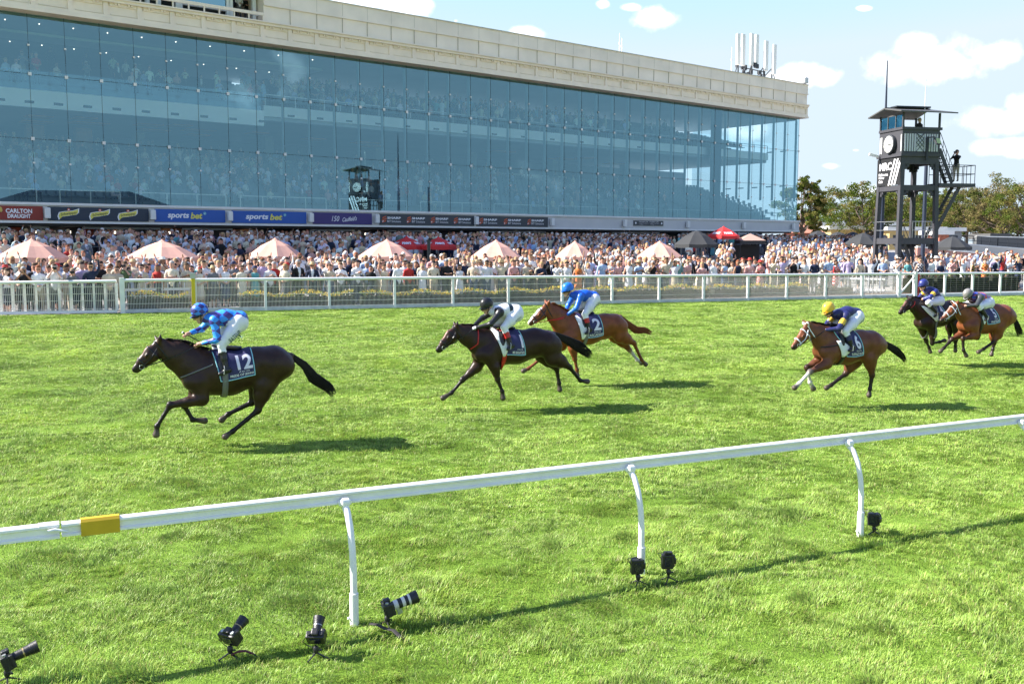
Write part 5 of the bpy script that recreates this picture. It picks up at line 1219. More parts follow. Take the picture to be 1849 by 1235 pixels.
# ================================================================ remote cameras on the turf
M_cam = mat('camera_black', (.018, .018, .02), .42, var=.15, vscale=60, spec=.5, bump=.15, bscale=160)
M_lensw = mat('lens_white', (.70, .68, .62), .4)
M_lensgl = mat('lens_glass', (.01, .012, .03), .05)
def remote_cam(px, py_base, s, yaw, pitch, label, lens='black', ll=.16, h=.19, roll=0.0, k=1.0, batt=True, plug=False):
    q = G(px, py_base); z = plane_z(q.x, q.y); t = empty('remote_camera', (q.x, q.y, z), 0, world=False); tag(t, label, 'camera', 'remote cameras standing on the turf')
    b = MB()
    for i in range(3):
        a = yaw + .5 + i * 2 * PI / 3; b.tube([(0, 0, .06), (math.cos(a) * .09, math.sin(a) * .09, .015)], [.008, .006], 6); b.tube([(math.cos(a) * .09, math.sin(a) * .09, .0), (math.cos(a) * .09, math.sin(a) * .09, .02)], .01, 6)
    b.tube([(0, 0, .05), (0, 0, h - .1)], .014, 8); b.build('mini_tripod', M_cam, t, smooth=True)
    b = MB(); b.tube([(0, 0, h - .105), (0, 0, h - .085), (0, 0, h - .06), (0, 0, h - .045)], [.016, .024, .024, .014], 12); b.tube([(.0, .0, h - .08), (.045, 0, h - .08)], .007, 6); b.build('ball_head', M_cam, t, smooth=True)
    M = Matrix.Translation((0, 0, h + .035)) @ Matrix.Rotation(yaw, 4, 'Z') @ Matrix.Rotation(-pitch, 4, 'Y') @ Matrix.Rotation(roll, 4, 'X')
    # local: lens along +x, body width along y, height z
    b = MB(); b.box((-.035 * k, -.075 * k, -.075 * k), (.03 * k, .075 * k, .045 * k), M); bo = b.build('body', M_cam, t, bevel=.012 * k)
    b = MB(); b.box((-.02 * k, -.03 * k, .04 * k), (.04 * k, .03 * k, .075 * k), M); b.build('viewfinder', M_cam, bo, bevel=.012 * k)
    b = MB(); b.box((.02 * k, -.078 * k, -.07 * k), (.055 * k, -.04 * k, .04 * k), M); b.build('hand_grip', M_cam, bo, bevel=.012 * k)
    b = MB(); b.box((-.041 * k, -.045 * k, -.045 * k), (-.034 * k, .045 * k, .02 * k), M); b.build('rear_screen', M_lensgl, bo, bevel=.003)
    b = MB()
    for yy in (.05, -.05): b.tube([M @ Vector((0, yy * k, .044 * k)), M @ Vector((0, yy * k, .058 * k))], .016 * k, 10)
    b.build('dial', M_steel if batt else M_cam, bo, smooth=True)
    def ring(x0, x1, r0, r1, m, nm='lens_ring', par=None): b = MB(); b.tube([M @ Vector((x0, 0, -.01)), M @ Vector((x1, 0, -.01))], [r0, r1], 20); return b.build(nm, m, par or t, smooth=True)
    if lens == 'white':
        L0 = ring(.03, .06, .036, .04, M_cam, 'lens'); ring(.06, .10, .042, .042, M_lensw, par=L0); ring(.10, .135, .045, .045, M_cam, par=L0); ring(.135, .165, .0455, .0455, M_lensw, par=L0); ring(.165, .195, .0475, .0475, M_cam, par=L0); ring(.195, .215, .048, .05, M_lensw, par=L0); ring(.215, .285, .052, .058, M_cam, 'lens_hood', L0)
        b = MB(); b.box((.075, -.02, -.1), (.12, .02, -.045), M); b.build('lens_foot', M_steel, L0, bevel=.004)
        b = MB(); b.tube([M @ Vector((.286, 0, -.01)), M @ Vector((.2865, 0, -.01))], .05, 20); b.build('front_glass', M_lensgl, L0)
    else:
        L0 = ring(.03, .03 + ll * .45, .034, .038, M_cam, 'lens'); ring(.03 + ll * .45, .03 + ll * .5, .0385, .0385, M_brass if batt else M_steel, par=L0); ring(.03 + ll * .5, .03 + ll * .7, .04, .042, M_cam, par=L0); ring(.03 + ll * .7, .03 + ll, .044, .05, M_cam, 'lens_hood', L0)
        b = MB(); b.tube([M @ Vector((.031 + ll, 0, -.01)), M @ Vector((.0315 + ll, 0, -.01))], .043, 20); b.build('front_glass', M_lensgl, L0)
    if plug:
        b = MB(); b.box((-.03, .08, -.05), (.02, .1, .03), M); b.build('radio_trigger', M_cam, t, bevel=.005)
    b = MB(); b.tube([M @ Vector((0, .07, .02)), M @ Vector((-.03, .11, -.04)), M @ Vector((-.02, .09, -.12)), (.02, .04, h - .1)], .004, 5); b.build('cable', M_black, t, smooth=True)
    return t
M_brass = MATS.get('brass') or mat('brass', (.6, .45, .2), .3, metal=.8)
trk = math.atan2(RU.y, RU.x)
remote_cam(14, 1236, 240, R(28), R(18), 'black camera with long lens cut off by the left edge of the picture', ll=.2, h=.17, k=1.0)
remote_cam(416, 1190, 218, R(62), R(30), 'black camera with gold ringed lens and dark red strap pad', ll=.16, h=.16, plug=True)
remote_cam(571, 1190, 207, R(88), R(42), 'black camera aimed straight away, tilted up, left of the nearest post', ll=.14, h=.16, batt=False)
remote_cam(699, 1132, 199, R(22), R(14), 'camera with white banded telephoto lens right of the nearest post', lens='white', h=.15)
remote_cam(1152, 1058, 177, R(100), R(5), 'upright black camera standing right in front of the second post', ll=.07, h=.17, k=1.0, roll=R(90), batt=False)
remote_cam(1207, 1052, 176, R(95), R(5), 'upright black camera just right of the second post', ll=.07, h=.19, roll=R(90), batt=False, plug=True)
remote_cam(1578, 967, 152, R(50), R(5), 'small upright black camera beside the third post', ll=.09, h=.16, roll=R(90), batt=False)
for (px, s, pts, label, m, w) in ((432, 1190, [(-.05, -.02, .02), (.0, -.03, .05), (.06, -.03, .055), (.11, 0, .02)], 'dark red padded camera strap curled on grass', mat('strap_red', (.12, .03, .03), .8), .028), (692, 1146, [(-.12, .08, .04), (-.05, .03, .05), (.02, -.02, .035), (.1, -.09, .05), (.17, -.16, .015)], 'black camera strap lying below the banded lens camera', mat('strap_black', (.03, .025, .025), .8), .022)):
    q = G(px, s); t = empty('camera_strap', (q.x, q.y, plane_z(q.x, q.y) + .03), 0, world=False); tag(t, label, 'strap'); b = MB(); b.tube(pts, w, 8, sq=.3); b.build('strap_pad', m, t, smooth=True); b = MB(); b.tube([pts[-1], (pts[-1][0] + .04, pts[-1][1] - .01, .0)], .006, 5); b.build('webbing', M_black if 'M_black' in globals() else M_cam, t)
# ================================================================ judge's tower with clock
M_tow = mat('tower_steel', (.058, .058, .068), .55, var=.08, vscale=2, spec=.4)
M_tow2 = mat('tower_roof', (.09, .09, .09), .6)
TA = R(11.2); c0 = XY(1619, 31.0); TW = 2.42; TD = 2.42
TU = Vector((math.cos(TA), math.sin(TA), 0)); TV = Vector((-math.sin(TA), math.cos(TA), 0))
def tp(u_, v_, z): q = c0 + TU * u_ + TV * v_; return Vector((q.x, q.y, z))
ZT0 = .95
TW_ = empty('judge_tower', tp(TW / 2, TD / 2, ZT0)); tag(TW_, 'tall dark steel tower with clock, cabin and side stairs', 'tower')
def tbox(b, u0, u1, v0, v1, z0, z1):
    vs = [tp(*q) for q in ((u0, v0, z0), (u1, v0, z0), (u1, v1, z0), (u0, v1, z0), (u0, v0, z1), (u1, v0, z1), (u1, v1, z1), (u0, v1, z1))]
    return b.add(vs, ((0, 3, 2, 1), (4, 5, 6, 7), (0, 1, 5, 4), (1, 2, 6, 5), (2, 3, 7, 6), (3, 0, 4, 7)))
def tpart(name, m, boxes, bevel=0.0, parent=None):
    b = MB()
    for q in boxes: tbox(b, *q)
    return b.build(name, m, parent or TW_, bevel=bevel)
lw = .24; sp = .32     # the legs spread a little towards the ground
for cu, cv in ((0, 0), (1, 0), (1, 1), (0, 1)):
    b = MB(); top = (cu * (TW - lw) + lw / 2, cv * (TD - lw) + lw / 2); bt = (top[0] + (.14 if cu else -.14), top[1] + (.14 if cv else -.14))
    b.bar(tp(*bt, ZT0), tp(*top, 8.1), lw, lw, up=TV); b.build('leg', M_tow, TW_)
for z0, z1, e in ((3.4, 3.72, .06), (6.5, 6.8, .02), (8.0, 8.5, .0)):
    tpart('beam', M_tow, [(-e, TW + e, -e + .02, .2, z0, z1)]); tpart('beam', M_tow, [(-e, TW + e, TD - .2, TD + e - .02, z0, z1)])
    tpart('beam', M_tow, [(-e + .02, .2, .2, TD - .2, z0 + .004, z1 - .004)]); tpart('beam', M_tow, [(TW - .2, TW + e - .02, .2, TD - .2, z0 + .004, z1 - .004)])
b = MB()       # knee braces under the beams
for z0 in (3.4, 6.5, 8.0):
    for k in (.3, .16):
        for u0, u1 in ((lw, lw + k), (TW - lw - k, TW - lw)):
            for v0 in (.05, TD - .15): tbox(b, u0, u1, v0, v0 + .1, z0 - (.46 - k), z0 + .002)
        for v0, v1 in ((lw, lw + k), (TD - lw - k, TD - lw)):
            for u0 in (.05, TW - .15): tbox(b, u0, u0 + .1, v0, v1, z0 - (.46 - k), z0 + .002)
b.build('knee_braces', M_tow, TW_)
tpart('platform', M_tow, [(.0, TW, .0, TD, 3.721, 3.76)]); tpart('cabin_floor', M_tow, [(-.08, TW + .08, -.08, TD + .08, 8.44, 8.62)])
# cabin: lower walls of pale ribbed sheet between dark frames
M_rib = mat('ribbed_sheet', (.54, .56, .60), .45)
tpart('cabin_wall', M_tow, [(.02, TW - .02, .02, .1, 8.62, 9.95), (.02, .1, .1, TD - .1, 8.62, 9.95), (TW - .1, TW - .02, .1, TD - .1, 8.62, 9.95), (.02, TW - .02, TD - .1, TD - .02, 8.62, 9.95)])
for i in range(14):
    u0 = .14 + i * .157
    if 5 <= i <= 7: continue
    tpart('wall_rib', M_rib, [(u0, u0 + .095, -.012, .018, 8.72, 9.72)])
tpart('lattice_panel', M_rib, [(.9, 1.36, -.008, .018, 8.72, 9.72)])
b = MB()
for k in range(4):
    z = 8.72 + k * .25
    b.bar(tp(.9, -.025, z), tp(1.36, -.025, z + .5 if z + .5 < 9.75 else 9.72), .022); b.bar(tp(1.36, -.03, z), tp(.9, -.03, z + .5 if z + .5 < 9.75 else 9.72), .022)
b.build('lattice_bars', M_dark, TW_)
for i in (0, 13, 14):
    v0 = .06 + i * .155; tpart('wall_rib', M_white, [(-.012, .018, v0, v0 + .07, 8.72, 9.68)])
tpart('cabin_sill', M_tow, [(-.04, TW + .1, -.04, .12, 9.95, 10.1), (-.04, .12, .12, TD, 9.951, 10.099), (TW - .1, TW + .1, .12, TD, 9.951, 10.099)])
for u0, v0 in ((0, 0), (TW - .1, 0), (0, TD - .1), (TW - .1, TD - .1)): tpart('cabin_post', M_tow, [(u0, u0 + .1, v0, v0 + .1, 10.1, 10.92)])
tpart('window_frame', M_tow2, [(0.01, .07, v, v + .05, 10.1, 10.85) for v in (.75, 1.55)] + [(0.01, .07, .1, TD - .1, 10.8, 10.86)])
me = bpy.data.meshes.new('cabin_window'); me.from_pydata([tp(.04, .1, 10.1), tp(.04, TD - .1, 10.1), tp(.04, TD - .1, 10.8), tp(.04, .1, 10.8)], [], [(0, 1, 2, 3)]); link('cabin_window', me, M_glass2, TW_)
# roof: shallow gable with wide eaves
b = MB(); hi_ = 11.42
b.add([tp(-.42, -.45, 10.9), tp(-.42, TD / 2, 11.2), tp(TW + .1, TD / 2, 11.2), tp(TW + .75, -.5, 10.85), tp(-.42, -.45, 10.97), tp(-.42, TD / 2, 11.28), tp(TW + .1, TD / 2, 11.28), tp(TW + .75, -.5, 10.92)], ((0, 1, 2, 3), (7, 6, 5, 4), (0, 4, 5, 1), (1, 5, 6, 2), (2, 6, 7, 3), (3, 7, 4, 0)))
b.add([tp(-.42, TD + .6, 10.88), tp(-.42, TD / 2 + .003, 11.25), tp(TW + .1, TD / 2 + .003, 11.25), tp(TW + .3, TD + .6, 10.88), tp(-.42, TD + .6, 10.95), tp(-.42, TD / 2 + .003, 11.33), tp(TW + .1, TD / 2 + .003, 11.33), tp(TW + .3, TD + .6, 10.95)], ((3, 2, 1, 0), (4, 5, 6, 7), (1, 5, 4, 0), (2, 6, 5, 1), (3, 7, 6, 2), (0, 4, 7, 3)))
b.build('roof', M_tow2, TW_)
tpart('roof_ridge', M_dark, [(.1, TW - .1, TD / 2 - .35, TD / 2 + .3, 11.32, 11.4)])
# clock on the left face
cc = tp(-.02, TD * .45, 9.2)
def cface(r_, a, off): return tp(-off, TD * .45 - r_ * math.sin(a), 9.2 + r_ * math.cos(a))
b = MB(); n = 36; vs = []
for off, r_ in ((.02, .54), (.2, .54), (.22, .51), (.22, .485)):
    vs += [cface(r_, 2 * PI * i / n, off) for i in range(n)]
b.add(vs, [(j * n + i, j * n + (i + 1) % n, (j + 1) * n + (i + 1) % n, (j + 1) * n + i) for j in range(3) for i in range(n)]); CK = b.build('clock', M_dark, TW_, smooth=True)
b = MB(); b.add([cface(.487, 2 * PI * i / n, .21) for i in range(n)], [tuple(range(n))]); b.build('clock_face', mat('clock_white', (.55, .55, .53), .5), CK)
b = MB()
for i in range(12):
    a = i * PI / 6; b.bar(cface(.36, a, .216), cface(.45, a, .216), .05, .01)
for a, l, w_ in ((R(98), .38, .05), (R(112), .28, .07)): b.bar(cface(-.06, a, .222), cface(l, a, .222), w_, .01)
b.build('hands', M_dark, CK)
# sign on the left face
tpart('sign_panel', mat('sign_black', (.02, .02, .022), .5), [(-.05, .0, .0, TD, 6.82, 8.38)])
sg_ = TW_.children[-1]
sfn = lambda x, y: tp(-.056, TD - x, 6.82 + y)
flat2 = lambda nm, pts, m: link(nm, (lambda me: (me.from_pydata([tuple(sfn(*p)) for p in pts], [], [tuple(range(len(pts)))]), me)[1])(bpy.data.meshes.new(nm)), m, TW_)
lettering('lettering', 'MRC', I_white, sfn, 1.25, .46, TW_, .88, 1.12, bold=.03, space=1.08)
for i, w_ in enumerate(('Melbourne', 'Racing', 'Club')): lettering('lettering', w_, I_white, sfn, (.95, .58, .42)[i], .17, TW_, .2 + (.95, .58, .42)[i] / 2, .66 - i * .2, bold=.02)
for i in range(3): flat2('stripe', [(1.18 + i * .3, .0), (1.32 + i * .3, .0), (min(2.4, 1.9 + i * .3), 1.5 if i < 1 else (1.5 if i < 2 else 1.2)), (min(2.28, 1.76 + i * .3), 1.5 if i < 2 else 1.38)], I_white)
# side balcony, railings and stairs on the right
tpart('balcony', M_tow, [(TW, TW + 2.35, -.1, 1.1, 6.72, 6.92)])
b = MB(); rr = [(TW + .1, -.08), (TW + 2.3, -.08), (TW + 2.3, 1.08), (TW + .1, 1.08)]
for h in (.55, 1.05):
    for i in range(3): b.tube([tp(*rr[i], 6.92 + h), tp(*rr[i + 1], 6.92 + h)], .022, 6)
for i in range(3):
    for k in range(4): q = lerp2 = [rr[i][j] + (rr[i + 1][j] - rr[i][j]) * k / 3 for j in (0, 1)]; b.tube([tp(*q, 6.92), tp(*q, 7.97)], .02, 6)
b.build('balcony_railing', M_dark, TW_, smooth=True)
def stairs(p, q, w_, n, name='stairs', rail=True):
    b = MB(); p, q = Vector(p), Vector(q)
    off = TV * w_
    for o_ in (Vector((0, 0, 0)), off): b.bar(p + o_, q + o_, .06, .2)
    for k in range(n): r_ = p + (q - p) * (k + .5) / n; b.bar(r_ + TV * .02, r_ + off - TV * .02, .2, .04)
    b.build(name, M_tow, TW_)
    if rail:
        b = MB()
        for o_ in (Vector((0, 0, 0)), off):
            for h in (.5, .95): b.tube([p + o_ + Vector((0, 0, h)), q + o_ + Vector((0, 0, h))], .02, 6)
            for k in range(5): r_ = p + (q - p) * k / 4 + o_; b.tube([r_, r_ + Vector((0, 0, .95))], .018, 6)
        b.build('stair_railing', M_dark, TW_)
stairs(tp(TW + 1.5, .15, 6.75), tp(TW - .15, .15, 3.8), .7, 12, rail=False)
stairs(tp(TW + .95, .1, 6.95), tp(TW + .05, .1, 8.9), .6, 9)
stairs(tp(TW - .5, .6, 1.0), tp(.7, .6, 3.5), .7, 11)
b = MB()
for h in (.45, .95):
    b.tube([tp(-.05, .1, 3.76 + h), tp(-.05, TD, 3.76 + h)], .018, 6); b.tube([tp(.1, TD, 3.76 + h), tp(TW, TD, 3.76 + h)], .018, 6); b.tube([tp(.9, .05, 3.76 + h), tp(TW, .05, 3.76 + h)], .018, 6)
for k in range(8): b.tube([tp(.9 + k * .2, .05, 3.76), tp(.9 + k * .2, .05, 4.75)], .012, 5)
b.build('platform_railing', M_steel, TW_)
b = MB(); b.bar(tp(1.52, -.12, 8.2), tp(1.52, -.12, 9.55), .1); b.bar(tp(1.52, -.12, 9.5), tp(1.75, -.5, 9.5), .06); fl_ = b.build('floodlight_arm', M_dark, TW_)
b = MB(); b.box((-.27, -.06, -.2), (.27, .06, .2), Matrix.Translation(tp(1.85, -.6, 9.25)) @ Matrix.Rotation(TA + .5, 4, 'Z') @ Matrix.Rotation(R(-20), 4, 'X')); b.build('floodlight', M_dark, TW_, bevel=.02)
b = MB(); b.box((-.23, -.066, -.16), (.23, -.061, .16), Matrix.Translation(tp(1.85, -.6, 9.25)) @ Matrix.Rotation(TA + .5, 4, 'Z') @ Matrix.Rotation(R(-20), 4, 'X')); b.build('floodlight_lens', mat('lens_green', (.35, .42, .12), .3), TW_)
b = MB(); b.tube([tp(.25, .9, 7.9), tp(.25, .9, 7.75), tp(.25, .9, 7.6), tp(.25, .9, 7.52)], [.13, .13, .09, .02], 12); b.build('dome_camera', M_white, TW_, smooth=True)
b = MB(); b.box((-.28, -.07, -.08), (.28, .07, .08), Matrix.Translation(tp(-.45, 2.2, 8.65)) @ Matrix.Rotation(R(15), 4, 'Y')); b.build('security_camera', M_white, TW_, bevel=.02)
b = MB(); b.tube([tp(1.95, .9, 10.0), tp(1.95, .9, 12.9)], [.03, .015], 6); b.tube([tp(1.95, .9, 12.85), tp(1.95, .9, 13.05)], .035, 6); b.build('whip_aerial', M_white, TW_)
for px, s, z1, r0, lab in ((1588, 28.5, 14.7, .17, 'tall tapering dark mast behind the left side of the tower'), (1664, 27.5, 9.4, .15, 'dark pole standing behind the middle of the tower')):
    q = XY(px, s); t = empty('mast', (q.x, q.y, 1.2)); tag(t, lab, 'mast'); b = MB(); b.tube([(q.x, q.y, 1.1), (q.x, q.y, 7), (q.x, q.y, z1)], [r0, r0 * .8, .03 if z1 > 12 else r0 * .7], 10); b.build('pole', mat('navy_mast', (.02, .03, .06), .5), t, smooth=True)
    b = MB(); b.tube([(q.x, q.y, 1.1), (q.x, q.y, 1.35)], r0 * 1.8, 10); b.build('base_plate', M_dark, t)
q = XY(775, 40.5); t = empty('dark_post', (q.x, q.y, 1.0)); tag(t, 'dark square post standing in the crowd near the red parasols', 'post'); b = MB(); b.cbox((q.x, q.y, 2.25), (.14, .14, 2.6)); b.build('shaft', M_dark, t, bevel=.01); b = MB(); b.cbox((q.x, q.y, 3.58), (.2, .2, .06)); b.build('cap', M_dark, t)
# ================================================================ parasols
M_pink = mat('pink_canvas', (.64, .36, .28), .8, var=.04, vscale=4); M_redc = mat('red_canvas', (.62, .03, .03), .7); M_blk = mat('black_canvas', (.035, .037, .04), .8)
M_pole = mat('umbrella_pole', (.55, .5, .45), .5)
def parasol(px, s, apex_y, rim_y, hw, m, label, n=8, gnd=None, words=None, group='pink parasols in the front enclosure', rot=.3, vent=True):
    q = XY(px, s); g0 = gz(q.x, q.y) if gnd is None else gnd; za = CAMZ + (438 - apex_y) / s; zr = CAMZ + (438 - rim_y) / s; r_ = hw / s
    t = empty('parasol', (q.x, q.y, g0), 0, world=False); tag(t, label, 'parasol', group)
    b = MB(); b.tube([(0, 0, 0), (0, 0, za - g0)], .03, 8); b.build('pole', M_pole, t)
    b = MB(); V = [(0, 0, za - g0)]; 
    for k, (f, dz) in enumerate(((.18, .08), (.5, .36), (1.0, 1.0))):
        for i in range(n):
            for j in range(3):
                a = rot + 2 * PI * (i + j / 3) / n; e = math.cos(PI / n) / math.cos(PI / n - 2 * PI * (j / 3) / n) if j else 1.0
                sag = -.03 * (j > 0) * f; rr_ = r_ * f * e; V.append((rr_ * math.cos(a), rr_ * math.sin(a), za - g0 - (za - zr) * dz + sag))
    K = 3 * n; Fc = [(0, 1 + i, 1 + (i + 1) % K) for i in range(K)]
    for k in range(2): Fc += [(1 + k * K + i, 1 + (k + 1) * K + i, 1 + (k + 1) * K + (i + 1) % K, 1 + k * K + (i + 1) % K) for i in range(K)]
    b.add(V, Fc); vb = len(b.v); V2 = [(x, y, z - .22) for x, y, z in V[1 + 2 * K:]]; b.add(V2, []); b.f += [(1 + 2 * K + i, vb + i, vb + (i + 1) % K, 1 + 2 * K + (i + 1) % K) for i in range(K)]; b.m += [0] * K
    o = b.build('canopy', m, t, fix=False); sm = o.modifiers.new('t', 'SOLIDIFY'); sm.thickness = .012
    if vent: b = MB(); b.tube([(0, 0, za - g0 - .07), (0, 0, za - g0 + .06), (0, 0, za - g0 + .1)], [r_ * .17, .05, .012], n); b.build('vent_cap', m, t)
    b = MB()
    for i in range(n): a = rot + 2 * PI * i / n; b.bar((0, 0, za - g0 - .06), (r_ * .97 * math.cos(a), r_ * .97 * math.sin(a), zr - g0 - .03), .025)
    b.build('ribs', M_pole, t)
    if words:
        for i in range(n):
            a = rot + 2 * PI * (i + .5) / n
            if math.sin(a) < -.2:
                def fn(x, y, a=a):
                    rr_ = r_ * .78 - y; f = rr_ / r_; tt = (f - .5) / .5; z = za - g0 - (za - zr) * (.36 + .64 * max(0, tt)) ; c, s_ = math.cos(a), math.sin(a); k_ = rr_ * math.cos(PI / n)
                    return Vector((c * k_ - s_ * x, s_ * k_ + c * x, z + .02))
                lettering('lettering', words, I_white, fn, r_ * .5, .26, t, 0, 0, bold=.04)
    return t
names = ['leftmost pink parasol, over the photographers', 'second pink parasol from the left, behind a raised phone', 'third pink parasol from the left', 'fourth pink parasol, left of the red parasols', 'fifth pink parasol, right of the dark post', 'sixth pink parasol, above the blue-capped jockey', 'rightmost pink parasol, left of black parasol']
for (px, s, ay, ry, hw), lab in zip(((62, 40, 434, 464, 60), (296, 39, 436, 464, 63), (499, 37, 433, 462, 50), (700, 36.5, 435, 462, 52), (896, 34.5, 436, 463, 47), (1038, 32, 438, 463, 38), (1190, 32, 438, 463, 43)), names):
    parasol(px, s, ay, ry, hw, M_pink, lab)
parasol(735, 29, 429, 444, 32, M_redc, "left of two red PIMM'S parasols side by side", 6, words="PIMM'S", group='red parasols', rot=.1)
parasol(792, 29, 430, 444, 33, M_redc, "right of two red PIMM'S parasols side by side", 6, words="PIMM'S", group='red parasols', rot=.2)
parasol(1305, 24, 411, 426, 31, M_redc, 'single red parasol with white lettering under the grandstand end', 6, words="PIMM'S", group='red parasols', rot=.2)
parasol(1256, 27, 417, 441, 41, M_blk, 'large black parasol left of the single red parasol', 8, group='black parasols', vent=False)
for px, s, ay, ry, hw, lab in ((1476, 15, 417, 427, 22, 'small black parasol nearest the grandstand corner'), (1512, 14, 419, 428, 20, 'small black parasol second from the grandstand corner'), (1538, 17, 419, 430, 20, 'small black parasol third from the grandstand corner'), (1556, 22, 421, 441, 34, 'large black parasol just left of the tower'), (1717, 24, 427, 446, 33, 'wide black parasol right of the tower')):
    parasol(px, s, ay, ry, hw, M_blk, lab, 8, group='black parasols', vent=False)
# gazebo with pinkish peaked roof
q = XY(1353, 24); g0 = gz(q.x, q.y); t = empty('gazebo', (q.x, q.y, g0), 0, world=False); tag(t, 'small square gazebo with dusty pink peaked roof and black skirt', 'gazebo')
b = MB(); zt = CAMZ + (438 - 422) / 24 - g0; ze = CAMZ + (438 - 434.5) / 24 - g0; h = .95
b.add([(-h, -h, ze), (h, -h, ze), (h, h, ze), (-h, h, ze), (0, 0, zt)], ((0, 1, 4), (1, 2, 4), (2, 3, 4), (3, 0, 4), (3, 2, 1, 0))); b.build('roof', mat('dusty_pink', (.42, .27, .22), .8), t)
b = MB(); 
for x0, y0, x1, y1 in ((-h, -h, h, -h + .02), (-h, h - .02, h, h), (-h, -h + .02, -h + .02, h - .02), (h - .02, -h + .02, h, h - .02)): b.box((x0, y0, ze - .28), (x1, y1, ze - .003))
b.build('skirt', M_blk, t); b = MB()
for x0, y0 in ((-h, -h), (h - .05, -h), (-h, h - .05), (h - .05, h - .05)): b.box((x0, y0, 0), (x0 + .05, y0 + .05, ze - .28))
b.box((-h + .05, h - .1, 0), (h - .05, h - .06, ze - .3)); b.build('frame', M_blk, t)
# ================================================================ terraces, balustrades and white rails in the enclosure
def railrun(name, pts, h, label, post=1.4, m=M_white, bars=(1.0, .5), w=.05):
    """pts: (px, s, base_y or None)"""
    P_ = []
    for px, s, y in pts:
        q = XY(px, s); z = CAMZ - (y - 438) / s if y else gz(q.x, q.y); P_.append(Vector((q.x, q.y, z)))
    t = empty(name, P_[0]); tag(t, label, 'railing'); b = MB()
    for i in range(len(P_) - 1):
        for f in bars: b.bar(P_[i] + Vector((0, 0, h * f)), P_[i + 1] + Vector((0, 0, h * f)), w, w * 1.3)
    b.build('rail', m, t)
    for i in range(len(P_) - 1):
        d = P_[i + 1] - P_[i]; n = max(1, int(d.length / post))
        for k in range(n + 1): q = P_[i] + d * k / n; b = MB(); b.bar(q, q + Vector((0, 0, h)), w, w); b.build('post', m, t)
    return t
railrun('terrace_railing', ((478, 30, 470), (560, 29.5, 470), (650, 28.5, 470)), 1.05, 'grey terrace balustrade behind the third pink parasol', .18, M_steel, (1.0, .1), .03)
railrun('terrace_railing', ((150, 34, 480), (215, 33, 478), (262, 33, 476)), 1.0, 'grey railing between the two leftmost pink parasols', .5, M_steel, (1.0, .5), .03)
railrun('white_rail', ((800, 35, 487), (855, 34, 486), (925, 33, 486)), .55, 'double white rail behind crowd beside the fifth pink parasol', 1.4, M_white, (1.0, .6), .08)
railrun('white_rail', ((1395, 30, 492), (1440, 30, 492), (1500, 29, 490), (1560, 28, 488)), .95, 'white post and rail enclosure left of the tower', 1.2, M_white, (1.0, .45), .07)
railrun('white_rail', ((1680, 27, 490), (1760, 26.5, 488)), .95, 'white rail behind crowd right of the tower', 1.2, M_white, (1.0, .45), .07)
# ramp with pink wall on the right
pa, pb = XY(1668, 25), XY(1900, 24)
def wallrun(name, px0, s0, px1, s1, y00, y01, y10, y11, m, label, thick=.3, parts=()):
    a, c = XY(px0, s0), XY(px1, s1); d = (c - a).normalized(); n = Vector((-d.y, d.x, 0)) * thick
    z = lambda y, s: CAMZ - (y - 438) / s
    t = empty(name, (a.x, a.y, z(y01, s0))); tag(t, label, 'wall'); b = MB()
    vs = [Vector((a.x, a.y, z(y01, s0))), Vector((c.x, c.y, z(y11, s1))), Vector((c.x, c.y, z(y11, s1))) + n, Vector((a.x, a.y, z(y01, s0))) + n, Vector((a.x, a.y, z(y00, s0))), Vector((c.x, c.y, z(y10, s1))), Vector((c.x, c.y, z(y10, s1))) + n, Vector((a.x, a.y, z(y00, s0))) + n]
    b.add(vs, ((0, 3, 2, 1), (4, 5, 6, 7), (0, 1, 5, 4), (1, 2, 6, 5), (2, 3, 7, 6), (3, 0, 4, 7))); b.build('wall_face', m, t)
    b = MB(); up = Vector((0, 0, .12)); e = n * .15; b.add([vs[4] - e, vs[5] - e, vs[6] + e, vs[7] + e, vs[4] - e + up, vs[5] - e + up, vs[6] + e + up, vs[7] + e + up], ((0, 3, 2, 1), (4, 5, 6, 7), (0, 1, 5, 4), (1, 2, 6, 5), (2, 3, 7, 6), (3, 0, 4, 7))); b.build('coping', M_white, t); return t, vs
def plank_mat(name, c):
    m = mat(name, c, .8); t = m.node_tree; bs = t.nodes['Principled BSDF']; g_ = t.nodes.new('ShaderNodeNewGeometry'); s_ = t.nodes.new('ShaderNodeSeparateXYZ'); t.links.new(g_.outputs['Position'], s_.inputs[0])
    f = mnode('LESS_THAN', mnode('FRACT', mnode('MULTIPLY', s_.outputs[0], 3.2, t), None, t), .13, t); mx_ = t.nodes.new('ShaderNodeMix'); mx_.data_type = 'RGBA'; t.links.new(f, mx_.inputs[0]); mx_.inputs[6].default_value = (*c, 1); mx_.inputs[7].default_value = (c[0] * .6, c[1] * .55, c[2] * .55, 1); t.links.new(mx_.outputs[2], bs.inputs['Base Color']); return m
wallrun('ramp_wall', 1655, 22, 1905, 21, 447, 500, 472, 500, plank_mat('pink_boarding', (.48, .24, .20)), 'long dusty pink boarded ramp wall with white coping, right of the tower')
wallrun('ramp_parapet', 1665, 18, 1905, 17.2, 436, 452, 455, 470, mat('cream_wall', (.68, .62, .55), .8), 'upper white ramp parapet behind the wide black parasol')
railrun('ramp_railing', ((1740, 17.4, 444), (1800, 17, 448), (1905, 16.6, 455)), 1.05, 'dark metal railing along the top of the ramp', 1.2, M_dark, (1.0, .55, .1), .05)
wallrun('grey_boundary_wall', 1762, 15, 1905, 14.5, 428, 448, 431, 455, mat('charcoal_wall', (.10, .105, .11), .8), 'dark grey boundary wall below the trees at far right')
